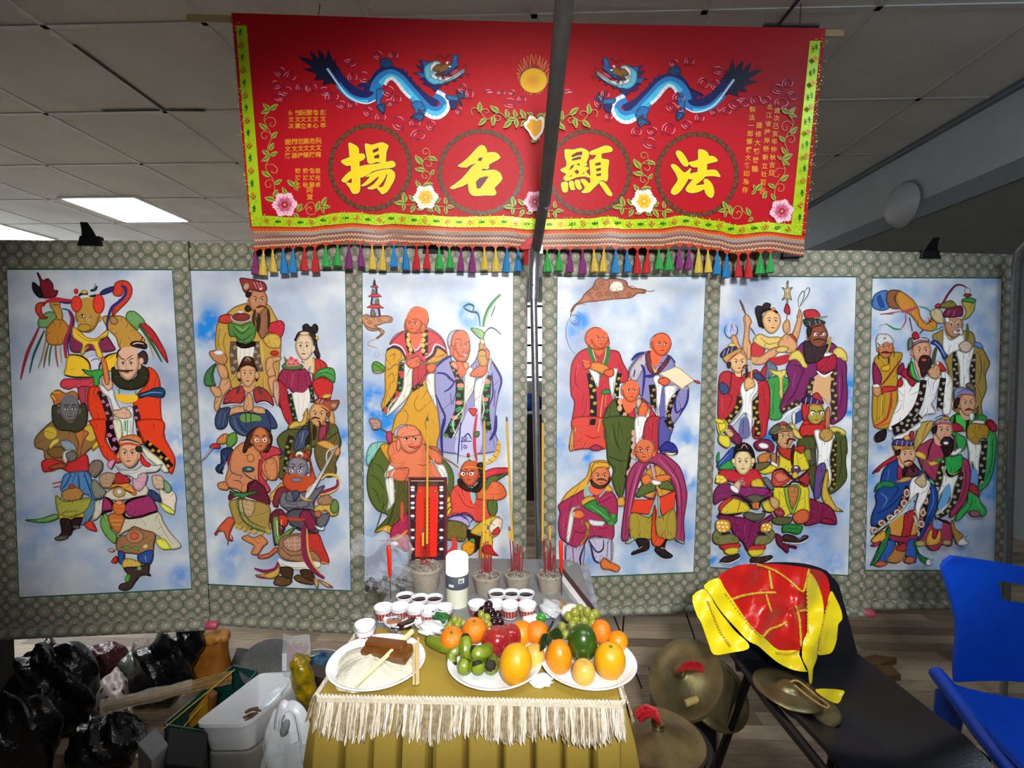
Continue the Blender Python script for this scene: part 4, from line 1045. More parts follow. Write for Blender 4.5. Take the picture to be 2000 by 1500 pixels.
ART[2] = """
@690,530,330,159.7
P 889 18.5,12.5 20,6 21.5,13
P 334 19.2,13 19.2,8.5 20.8,8.5 21,13
P c44a50 16,15 18,13.2 22.5,13.2 24,15.5
P a9a4bc 18,15.2 22.5,15.2 23,21.5 17.2,21.5
P 446 21,15.2 22.5,15.2 23,21.5 21.5,21.5
P d84a50 14.2,24.2 17.5,21.2 24,21.2 27,24.2
P a9a4bc 17.2,24.5 24,24.5 24.8,31.2 16.2,31.2
P 446 17.2,24.5 18.5,24.5 17.8,31.2 16.2,31.2
P d84a50 12.8,34.5 17,31.5 25,31.5 29,35
P b4acc8 16.8,35 25,35 26.2,42.5 16,42.5
P 446 23.2,35 25,35 26.2,42.5 24.5,42.5
F 8a7060 16.5,42 17,37 19.5,36.5 21.2,42
F 8a7060 21.2,31 21.5,27 24,27 24.4,31
F 8a7060 17.5,21.4 18,18 20,18 20.5,21.4
F c9906a 8,43 13,40.5 16,42.5 22,43 27,42 33,42 37,44 36.5,48 33,48.5 29,49 24,51 20,51.5 29,56 28,60 21.5,64 26,59 24,56 18,56.5 13,54.5 10,50 8.5,47
K 7a4a30 13,44 2.4,2 0 25,46 2.6,2 0 34.5,45.5 2,1.8 0 16,48 3,1.8 0
L1 7a4a30 11,51 18,54 27,54
L.8 b98a68 23,63 15,66.5 14.5,70 20,71.5 23,73
L.4 99a 22,76 19.5,79 23,81 24.5,78 22.5,76.5
F e08a8a 34.5,69 40,60 50,56 56,60 68,53 78,57 85,64 88,74 80,70 70,83 64,90 56,82 48,78 44,69
F d9a030 32,74 38,72 47,76 50,83 44,86 43,100 42,113 34,124 29,131 26.5,126 30,115 30,96
F d9a030 70,83 80,72 89,78 86,83 78,88 76,96 70,98
F d9a030 56,112 68,96 72,98 78,116 82,140 86,170 38,170 39,140 47,128
F d84a50 35,69 44,59 51,57 54,72 56,78 66,70 69,56 80,60 86,68 89,78 86,76 78,72 74,80 69,84 70,98 64,106 56,108 54,88 48,80 44,72
L2.2 2a2850 31.5,75 38,71.5 45,74 50,83
L1.4 e8e0e8 33,72 39,69 46,72 50,79
L2.2 2a2850 69,84.5 76,79 80,71 88,77
L1.4 e8e0e8 68,82 74,77 78,69 87,73
T 1a1a1a/d8a050 5.6 51.5,58 52.5,69 55.5,78
T 1a1a1a/d8a050 5.6 68,55 68,69 68,80
e f0c060 52.5,60 1.8,2.2 52,65 1.8,2.4 53,69.5 1.8,2.2 54.5,74 1.8,2.2 66.8,60 1.8,2.2 66.2,65 1.8,2.4 66,70 1.8,2.2 66.2,75 1.8,2.2
f c8c4e8 54,61 58,69 64.5,61 63,72 59,75 55.5,70
F c8404a 57,85 63,83 69,88 69,97 64,103 60,108 56,108
L1 8a2a34 62,86 61,106
T 2a2c18/6aa050 5.4 47,86 45,100 43,113 35,126 29,133
e d83a3a 46,97 2.2,3 42,116 2,2.8 39,122 2,2.6 31,131 2.4,1.8
F f4f0e0 49,85 56,83 56,100 54.5,114 47,124 35,135 31,136 42,120 47,110 48,96
L.5 aa9 52,88 51,110 42,127
L.5 aa9 54.5,90 53,113
F f4f0e0 69,100 74,96 79,100 80,125 79,129 74,120 70,111
L.5 aa9 75,99 77,125
F e8704a 50,85 56,82 62,80 64,87 60,91 53,91
F e8704a 69,90 74,87 79,88 77,94 72,96
L1.6 8a6a58 59,85 70,87 83,85
L1.2 9a7a40 30,93 35,92 40,88 50,87
F 5a9a30 18,88 22,85 29,89 30,94 24,96 19,95
L.8 2a5a2c 19,87 24,90 29,94
F b99a88 19,95 24,94 29,95 23,96.5
T 2a2c18/c05048 4 56,112 62,108 66,106
L.6 8a6418 62,116 58,125 62,132 70,125
L.6 8a6418 48,129 52,136 50,145
L.6 8a6418 72,133 68,143 70,150
L.6 8a6418 35,80 40,78 38,84
L.6 8a6418 33,100 37,96 39,102 36,106
f e8704a 54.5,59 64,59 65,64 59,74 54,64
F e8744c 50,47 54,37 61,33.5 69,37 71.5,45 69,53 64,58 58,59 50,56 48.5,51
H e8744c 57,50 8.2,9 -.5 1
f e8744c 50.5,45 54,37 62,33.5 69,37 71.2,45 64,47 56,45.5
E e8744c 66,54 2.6,4.4 10
L.5 8a3020 65,51 66,56
L.7 6a2418 56,46 60,45 64,47
L.7 6a2418 51,44 52.5,43.2
F 9a98c8 79,90 85,83 92,80 96,96 100,100 114,86 118,80 129,83 134,90 140,102 138,114 135,129 134,150 135,170 83,170 82,150 80,130 77.5,115 77,98
L2.6 2c2a78 79,90 85,84 93,80
L2.2 2c2a78 130,83 136,93 140,103 137,116
L2.2 2c2a78 79,96 87,97 96,104 104,99
L1.8 2c2a78 96,104 92,110 86,114
L2 2c2a78 78,116 83,128 87,139 83,156
L1.4 2c2a78 92,115 93,126
L1.4 2c2a78 98,111 94,126
L1.6 2c2a78 131,96 132,115 129,126
L1.6 2c2a78 134,112 133,128
F e8744c 96,86 106,85 109,92 103,101 98,96
T 1a1a20/e08a70 5 93,85 97,96 99,101
F f0a070 92,88 96,85 99,90 98,93
F f0a070 104,86 109,87 108,93 105,91
T 181a18/4a9a40 8.4 101,102 101,118 100,132 95,144 89,156
T 181a18/4a9a40 7.6 127,98 126,115 125,132 127,150
e f08a70 101.5,108 3.4,2.4 100,124 3.2,2 126,104 3.4,2.4 124.5,121 3.2,2 96,138 3,2
e 3a9a48 101.5,111 2.8,1.4 101,129 2.6,1.4 126.5,108 2.6,1.4 124,125 2.6,1.4 94,145 2.6,1.8
F f6f2e6 106,97 111,90 116,99 114,112 107,125 104,140 96,156 98,150 104,130 105,110
L.5 aa9 111,98 109,118
L.5 aa9 108,100 107,120 101,145
F f6f2e6 115,105 124,98 129,83 131,85 126,101 122,118 121,135 120,150 115,130
L.5 aa9 123,102 119,118 119,132
L.7 557 115,100 114,112 110,119
f c8c8ec 106,137 112,129 119,132 120,170 96,170
L1.6 2c2a78 103,156 102.5,169
F e03a48 109,130 117,130 114,137
L1.4 c83a40 117,137 115,150
F e8744c 110,98 115,92 123,87 127,90 124,98 116,100
F d9944a 118,84 117,81 119,73 119,68 124,68 125,71 129,76 128,83 125,90 119,88
L1.6 2a3a20 118,76 122,74 127,77
L2 3a9a48 117,80 127,80
F e8744c 125,74 129,76 128,83 126,83
F f0ddb0 120,64 122,62 124,66 123,69 121,69
L3.4 2a7a3a 123,52 125,43 130,32 139,22
L1 9ad09a 124,51 128,38 137,25
L1.2 3a5a3a 130,43 133,36 134,32
L1.4 2a4a3a 104,34 109,31 114,33 113,37
L1.4 2a4a3a 105,35 111,38 118,40 120,52
L1 2a4a2c 124,59 128,54 133,54 140,60
F a0c878 111,54 116,54 122,56 124,60 122,64 118,62 115,59
K 4a7a38 116,57 2,1.8 0 119,58.5 1.8,1.6 0
L.8 1a3a24 122.5,66 123.5,61 124,57
F c4c0d8 90.5,72 89,64 93,57 100,55.5 96,60 93,68 93.5,76
F e8744c 92.5,68 95,59 102,55.5 108,59 110.5,68 110,78 106,85 98,84 93,77
H e8744c 103.5,71 7.4,10 .35 1
f e8744c 95.5,60 102,56 108,60 109.5,66 100,68 96,66
E e8744c 93.5,75 2.2,5.2 0
L.6 8a3020 94,72 93,79
L.8 6a2418 96.5,65 100,64 103.5,66.5
L.8 6a2418 106,67.2 109.5,66.8
f eee 104,79 107.5,79 106,80.2
@690,810,330,159.7
F 8ac8b8 14,34 18,27 27,25 33,26 33,32 20,40 15,48 13,44
F 5a6a2c 26,30 35,26 44,26 50,38 48,56 52,62 52,76 48,90 43,100 39,104 32,103 21,109 29,100 33,94 23,89 16,78 13.5,64 15,50 20,40
L1 3a4818 20,45 26,48 31,56
L1 3a4818 17,56 24,60 30,70
L1 3a4818 18,68 23,73 26,83
L1 3a4818 28,74 29,85
F 5a6a2c 78,42 86,42 93,50 95.5,60 94,72 90,78 85,76 85,60
F d9a030 26,29 32,26.5 37,33 38,45 33,42 29,36
F 5a5a28 39,59 52,60 53,90 44,101 40,104 33,103 39,84
L.8 3a4018 44,64 42,80
L.8 3a4018 49,69 47,90
F d9a838 21,109 32,103 38,106 35,111 29,108.5 24,110
F b83058 38,104 48,95 53,93 53,126 43,124 37,118 35.5,111
L2.4 e0a030 52,108 43,115 33,117
L1 c86058 26,118 36,117
f d8503c 45.5,83 48,83 48,98 45.5,98
F ec8058 33,33 40,24 64,24 76,34 83,40 85,52 85,62 52,62 46,61 33,58 33,48 36,43
F e87850 69,30 79,30 83.5,37 84,45 77,44 72,39
L.7 8a3a24 36,39 40,35
L.7 8a3a24 61,46 68,47 74,43
L.7 8a3a24 38,40 40,42
F e87850 33,52 42,50 52,49 53,54 50,61 44,62 33,58
L.6 8a3a24 45,50 51,56
L.6 8a3a24 47,59 52,57
F f4f2ea 34.5,47 40,50 33,54 33,59 38.5,59 40,76 39,83 32,90 34,80 31,62
L.6 aaa 34,62 36.5,86
F f4f2ea 74,41 80,46 86,47 90,58 89,70 87,76 85,62 79,50
L.6 aaa 80,48 87,56 88,70
L1.6 8a5a3a 64,25 72,30 83,35
L1.4 9a6a48 78,33 86,40 93,44 100,49
F b89080 16,4 22,3 27,6 26.5,12 20,13.5 17.5,9
L.8 6a4a3a 19,8 25,7
L1.6 6a4a48 26,12 33,16 40,18
F c8405a 32,17 36,15 38,20 37,26 33,24
H ee8a64 54.5,23 12,13 .3 1
F ee8a64 40,18 43,11 52,9 60,11 64,18 56,20 46,21
F c4c0d8 39.5,20 40,14 46,9 52,9 44,13 41.5,20
E ee8a64 43.5,28 2.4,6 0
f d84a3c 56,29 64,28.5 61,30
L.8 8a3020 52,27 58,31 64,29
F e8c040 88,78 96,77 99,84 96,95 88,96
L1 2a2010 89,83 94,80 97,81
L1 2a2010 89,90 92,86 96,87
L4.4 e8b840 126,45 133,40 137,32 137.5,24
L1 2a2010 128,41 131,44
L1 2a2010 132,37 135,40
L1 2a2010 134.5,32 138.5,34
L1 2a2010 135.5,27 139,28
F d83848 120,56 130,50 142,49 147,50 146,54 135,56 123,60
F 5a6a30 124,65 129,57 138,56 147,54 135,62 128,70 125,72
F e87040 126,69 131,62 140,64 145,74 139,79 128,80 117,78 118,73
L.6 8a3020 129,74 140,74
F e85040 92,74 97,66 105,66 112,72 118,78 129,80 134,88 130,96 118,100 109,94 96,92 93,96 89,96 93,88
L.8 a02a20 98,69 106,84 116,87
L.8 a02a20 110,80 120,86
F 5a6a30 127,80 135,80 136,90 131,96 127,89
f 9ac8c8 111,72 116,70 116,78 114,83 112,79
F e87040 116,69 120,67 124,69 123,78 117,78
F b8a8e0 89,97 100,94 108,96 110,104 99,100
L1.6 3a2a78 88,97 100,93 108,98
L1.4 3a2a78 98,94 106,91 113,96 111,100
F 7a6a30 88,100 100,99 108,104 108,113 104,118 96,117 88,115
L1 4a4018 93,114 105,115
F 2a1a18 108,107 118,110 123,112 122,120 115,128 110,127 109,118
F e8a020 104,120 110,117 115,120 114,128 109,131 105,128 102.5,125
L.6 4a2a08 110,119 114,119
L.6 4a2a08 109.5,123 114,123
F 6a9a40 110,116.5 114,115 115.5,119 113,119
F e8c040 111,109 120,100 130,95 138,95 140,102 137,111 129,115 120,113
F f0e0c8 128,106 134,96 141,98 139,108 134,113
L1.2 d83820 129,95 134,92
L.8 2a1810 123,101 127,103
L.8 2a1810 130,101 134,103
L.8 2a1810 131,108 136,105
F d83830 131,110 137,104 138,110 133,112
F e8b840 122,110 131,113 131,128 127,140 120,137 119,129
L1 2a1810 123,118 128,119
L1 2a1810 123,123 129,124
F d83020 122,123 129,121 133,127 137,131 129,130 123,129
L2 c86a30 130,133 132,141 138,144
L6 d84a40 95,114 96,123 90,130 85,133
F 3a2018 99,60 104,60 106,68 113,68 119,62 121,56 123,64 118,72 108,70 101,67
H d8623c 110.5,54 9.2,12 -.3 1
f d8623c 104,47 109,43 117,43 120,50 110,50
F 3a2018 117,46 122,44 124,52 121,58 119,52
F 3a2018 102,60 106,65 112,68 119,64 120,59 118,68 110,71 103,68
L1 4a8a3a 108,44 110,41 112,44
L1 d8a030 103,50 111,48 123,50
e fff 104,54.5 2,1.6 111.8,54.5 2,1.6
e 111 104.6,54.6 .9,1 111.4,54.6 .9,1
L1.2 2a1810 102,51 107,53.5
L1.2 2a1810 109,53.5 115,51
E c8302c 109,37 1.4,1.8 0
L3 c8404a 117,-1 115,14 115,30 117,42
F 5a7a48 114.5,16 119,15 119,19 115,20
L1.4 2c2a78 102,6 100,30 99,45
L1 2c2a78 105,20 109,17 112,22
L1.2 2c2a78 102,24 112,24
K 2c2a78 106,21 2.6,2.2 0 106,29 2.4,2 0
L2.6 2c2a78 86,3 84,20 85,38
L3 2c2a78 135,0 134,14 129,23
"""
ART[3] = """
@1080,530,320,154.8
F b8785a 19,33 26,27 30,21 37,15 40,9 45,6 50,8 55,6 62,7 69,9 71,14 76,16 83,16.5 88,18 86,21 80,21 74,25 64,26 57,26.5 48,27.5 40,28.5 33,29 25,31 21,33 17,39
K 7a4a34 46,11 3.4,3 0 40,15 3.6,3 0 34,21 3.2,2.6 0 44,22 4,3 0 52,21 3.4,2.6 0 60,22 3.6,2.8 0 69,12 3,3 0 72,22 3.4,2.4 0 37,25.5 3,2.2 0 86,18.5 1.8,1.6 0
F f0ead8 53,15 56,10 62,9 66,12 66.5,18 62,19 58,19.5 54,18.5
L.8 556 88.5,18.5 93,19 96.5,17.5
L1 5a4a44 19,33 17,40 16.5,44
L.9 8a6a5c 16,43 20,41 24.5,43 24.5,48 20,50 16.5,47 15.5,44
L.6 667 15.5,44 12.5,53 12.5,62 16,72 21,78
F c83440 20,82 25,76 34,72 44,72 54,74 62,76 66,86 71,96 70,104 60,108 58,125 50,130 46,150 19,150 20,125 17,117 16,105 17,90
L1 8a1c28 22,90 21,104 25,111
L1 8a1c28 29,115 27,130
L1 8a1c28 34,102 33,112
L.9 e06a6a 24,87 22,98
L.9 8a1c28 62,88 66,98
L.9 8a1c28 46,106 45,111
F e8643c 37,70 50,69 48,77 43,81 39,77
f b8404a 38,76 43,81.5 49,77 45,86 40,85
L4.4 2e7a3c 34,69 36,78 39,85
L4.4 2e7a3c 52.5,71 51.5,80 48,92 45,100
L.8 e0d088 36.5,70 38.5,79 41,85
L.8 e0d088 50,72 49,81 46,90
T 141a16/d8b84a 6.6 35,96 37,109 38,123 37.8,144
T 141a16/d8b84a 6 62,96 60,106 59,118
F f0f0ee 34,92 43,96 44,101 42,110 38,102
F f0f0ee 56,92 61,92 60,98 58,110 56.5,121 53,108 53,97
L.5 99a 58,95 56,113
F e08a3a 35,87 44,86 53,91 54,97 48,97 42,95 35,92
F e8643c 48,94 56,92 57.5,97 54,100 49,98
F e8643c 28,85 34,86 36,90 30,92
L1.4 e8a070 28,84 35,86
F 3a8a48 46,113 52,111 54,115 47,116
L1 e0a050 47,116 45,133 43,150
L1 e0a050 50,116 49,128
F ea6a40 30,64 32,57 38,53 45,54 51,60 53,66 52,71 44,74 37,73 32,69
H ea6a40 44,64 8.4,9 .6 1
f ea6a40 33,60 39,54 47,55 52,62 42,61 35,64
L.7 7a2a18 40,61 43,59.8
L.7 7a2a18 47,59 49.5,59
F 8a86b8 71,94 76,85 83,78 92,75 106,78 113,83 116,92 125,106 128,111 127,123 121,134 114,144 109,149 100,150 96,130 84,120 76,105
F c4b8c0 72,95 77,86 86,78 88,86 83,96 79,103 73,102
L3 32307c 74,84 79,79 86,76.5
L2.6 32307c 83,88 86,96 84,118
L2.4 32307c 77,93 76,100
L4 32307c 87,99 95,98 103,90 110,82
L3 32307c 110,80 115,86
L2.2 32307c 120,110 115,120 116,133 122,129
L1.8 32307c 127,112 126,123 119,136
F 7a3a44 87,79 92,76 93,86 97,94 104,86 109,79 108,86 100,96 94,97 89,92
f d8b860 92,86 96,93 99,90 96,96
T 1a1c18/c88a50 6 93,107 94,117 95,129
T 1a1c18/c88a50 6.4 115,112 111,122 108,134 109,145
F f4f4f0 94,101 99,98 103,106 103,120 99,130 99,139 97,125 97,111
L.5 99a 99,103 100,122
F f4f4f0 105,109 115,108 116,113 111,120 107,130 105,143 105,120
L.5 99a 111,111 108,125
f 6a66a8 102,111 105,111 105,150 100,150 100,133
P f0dcb8 100,96.5 115,90 120,92 133,103 124,109 121.5,111
L.8 c8a878 100,96.5 121.5,111.2 133,103
F d0405a 132,103 137,103.5 138.5,106 135,105
F e8643c 99,102 105,100 110,103 106,108 100,106
f ea6a40 92,74 103,74 103,80 97,90 93,87
F c8b0b8 91.5,70 92,64 96,60 100,59 96,64 94,71
H ea6a40 102,69 9.4,11 .35 1
f ea6a40 93.5,64 100,59.2 107,61 110.5,68 102,65 95,67
F c83440 80,120 87,123 92,129 98,138 101,147 101,160 85,160 86,140
F 4e5c28 50,130 56,122 62,120 65,135 72,140 78,133 76,145 75,160 48,160 46,142
L1 2e3a14 54,127 52,142
L1 2e3a14 62,139 68,142 76,139
T 1a1810/d8b088 6 61,121 64,131 69,140
e e0a888 62.5,123 2,2.6 62.5,129 2.2,2.8 67,137 2.6,2.6
F c8b4a0 78,122 82,120 83,126 79,129
F 8a9a90 77,128 79,130 78,138 76,136
F c43440 70,134 76,129 77,140 74,140
f ea7044 65,120 77,120 76,129 70,134 66,128
F f0f0ee 78,136 89,128 90,140 88,160 76,160
L.6 99a 83,142 82,158
L.6 99a 87,138 86,154
F e8703c 80,130 84,123 88,125 89,131 84,141 80,140
F d0b8b0 64,114 64,108 69,103.5 74,103 68,109 66,115
H ea7044 73,113 8.4,10.5 .35 1
f ea7044 65,109 71,103.2 78,104.5 80.6,110 72,110 66,112
@1080,820,320,154.8
F d84a40 19,-2 47,-2 48,12 50,26 40,27 28,27 15,27.5 17.5,12
F e0a050 15,27 17,10 19.5,6 18.5,27
L.9 a02028 30,14 38,17 44,15
F b03050 34,26 40,23 46,26 43,28.5 37,28.5
L2.4 e09040 44,-1 42,11
P 141a16 35,-1 40,-1 39,4.5 34.5,4.5
F 4e5c28 48,-2 76,-2 74,20 70,40 69,52 65,72 60,70 55,56 56,46 51,38 50,28 49,12
L1.2 2e3a14 56,4 59,20 64,30
L1.2 2e3a14 62,2 65,14
L1.2 2e3a14 52,34 62,38 68,38
L1 6a7c3c 54,10 56,24
L2.6 1a1810 74,20 72,35 69,50 67,54
e d8a890 75.5,12 2.2,2.8 75.5,18 2.2,2.8 75.5,25 2.6,3 75,33 2.4,3.2 74,42 2.4,3.2 71,50 2.4,3.6
F f0f0ee 77,-2 89,-2 86,10 80,23 77.5,38 77,20
L.6 99a 83,0 80,20
F b83440 88,-2 101,-2 99,15 98,30 90,30 84,18
L.9 7a1c28 94,2 92,18
F 5a58a0 100,-2 113,3 109,20 116,27 116,32 106,32 99,26
F 34348c 106,20 113,22 116.5,28 114,32 108,29 101,29 100,26
f e0d080 105,31 115,31 110,33
F d9a040 60,74 66,72 67,80 60,80
T 1a1c18/c88a50 5.6 106,-1 109,4 111,8
F e0a838 16,65 30,54 33,47 35,40 43,37.5 50,38.5 53,44 50,46 44,45 38,48 33,58 30,66 20,70 7,78 11,70
F a83058 6,78 20,70 29,65 33,72 42,68 50,65 56,68 60,76 60,90 57,96 57,108 53,113 42,109 33,111 28,118 19,119 12,115 6,109 4.5,96 6,87 4.5,82
L1 6a1838 18,74 15,83 17,88
L1 6a1838 38,79 47,76 54,72
L1 6a1838 48,84 56,88
L1 6a1838 20,104 27,106 32,102
L1 6a1838 42,102 51,101
L1 c8587c 10,90 9,104
F e0a838 50,60 56,65 53,67 48,66
L3.4 8ab8a0 32,60 30,69 34,76
L3 8ab8a0 49,65 43,72
f e86848 34,61 48,62 42,70 35,68
F d9a040 26,76 33,71 40,73 35,78 28,80
F 3e8440 28,80 39,74 42,79 50,83 53,90 59,89 59.5,95 54,99 49,96 44,90 34,85
L.8 7ab87a 35,80 43,86 52,93
E 4e9448 56,90 2.6,3 0
E 4e9448 54,96.5 3.4,2.6 0
F e8e4e8 33,93 40,94 48,95 46,99 38,99 34,97
F e8783c 18,86 25,84 29,88 26,92 19,91.5
F ece4dc 16,84 20,81 25,81 18,85 19,92 15,113 12,113 13,100
F d9a040 25,96 33,96 33,106 27,117 23,121 24,117 31,106 30,98
F b4a8c4 11,117 20,119 29,117 27,138 20,137 12,136
L1.6 2a2858 12,118 11,136
L1.4 2a2858 18,119 19,136
L1.8 2a2858 29,117 25,129 26,138
F c0b8d0 33,112 42,110 55,113 54.5,132 48,129 44,133 38,131 36,121
L1.6 2a2858 33,112 40,123 46,121 47,112
L1.6 2a2858 35,117 38,130 43,134
L1.4 2a2858 54,113 54,131
L1.2 2a2858 51,113 50,128
F e07838 14,137 20,134 25,139 29,144 24,146.5 18,142
F e07838 44,134 47,129 52,132 62,137 60,142 52,140 46,139
H dc7a4c 44,53 9.2,11 .25 1
F e0a838 35,47 38,40 44,39 51,40 52.5,45 47,44 40,45 37,49
F 5a3828 34.5,55 37,62 45,64 51,60 53,53 51,58 44,61 39,59
L1.6 4a2818 40,56 45,55 50,57
F a03a64 79,38 87,39 95,31 104,32 116,41 121,50 124,62 125,72 122,95 122.5,113 113,111 115,95 115,75 111,60 100,45 90,40 83,52 78,64 74,80 71,95 70,111 64,112 64,100 67,75 68,58 72,46
L1 6a1c40 78,43 73,60 69,80 67,108
L1 c86a90 82,42 76,60 72,80 70,100
L1 6a1c40 86,41 80,54 75,72
L1 6a1c40 101,34 113,48 119,64 120,90 119,110
L1 c86a90 98,36 109,48 116,60 118,80
L1 6a1c40 96,40 107,51 114,64 117,90
F d0943c 83,56 88,46 96,42 104,48 109,56 110,66 100,72 85,71
F 5a6a34 77,70 83,60 93,58 96,61 94,66 87,69 80,72
F 5a6a34 98,60 106,56 111,60 113,66 106,65 100,64
F e07c3c 82,54 88,50 92,55 90,59 84,60
F e07c3c 92,54 100,51 108,51 109,55 100,58 94,58
F f2f0ee 91.5,56 96,56 101,58 98,60.5 93,60
L3.6 b89ac0 91.5,41 94,54
L1 4a2858 90,41 93,55
L1 4a2858 94.5,41 96.5,55
P e04428 76,74 93,74 96,69 89,88 72,86 74.5,76
P e04428 98,73 114,66 113,82 101,89
L1.6 8ab0a0 72,87 89,90 97.5,70 100,90.5 113,83
L1.2 5a2858 84,71 93,73 96,64 99,71.5 113,66
F a89438 72,87 89,90.5 92,88 92,105 91,111 77,112 71.5,109
F a89438 95,90 100,90.5 113,83 114,109 101,111 96,105
L.9 7a6c20 80,94 79,108
L.9 7a6c20 105,92 107,108
F e05028 93,84 95,80 96,106 104,111 99,118 92,115 91.5,100
F 2a2020 77,111 88,111 89,120 82,123 74,125.5 73,123.5 80,119
F 2a2020 96,118 100,118 106,110 104,120 111,126 109,128.5 102,128 95,122
L1.2 e0b070 79,120 83,118
L1.2 e0b070 100,119 105,120
F a8b8a0 67,114 74,109 75,112 70,115
F a8b8a0 112,110 122.5,114 120,115
F c0b4c8 83,19 89,18 94,23 94,30 91,23
H dc7448 85,28.5 9.6,10.8 -.3 1
f dc7448 77,23 83,18 90,19.5 93.5,26 85,23.5
E dc7448 93.5,31.5 1.6,2.8 0
L1.4 7a2a18 77,29 83,30
L1.4 7a2a18 86,26.5 89,24
"""
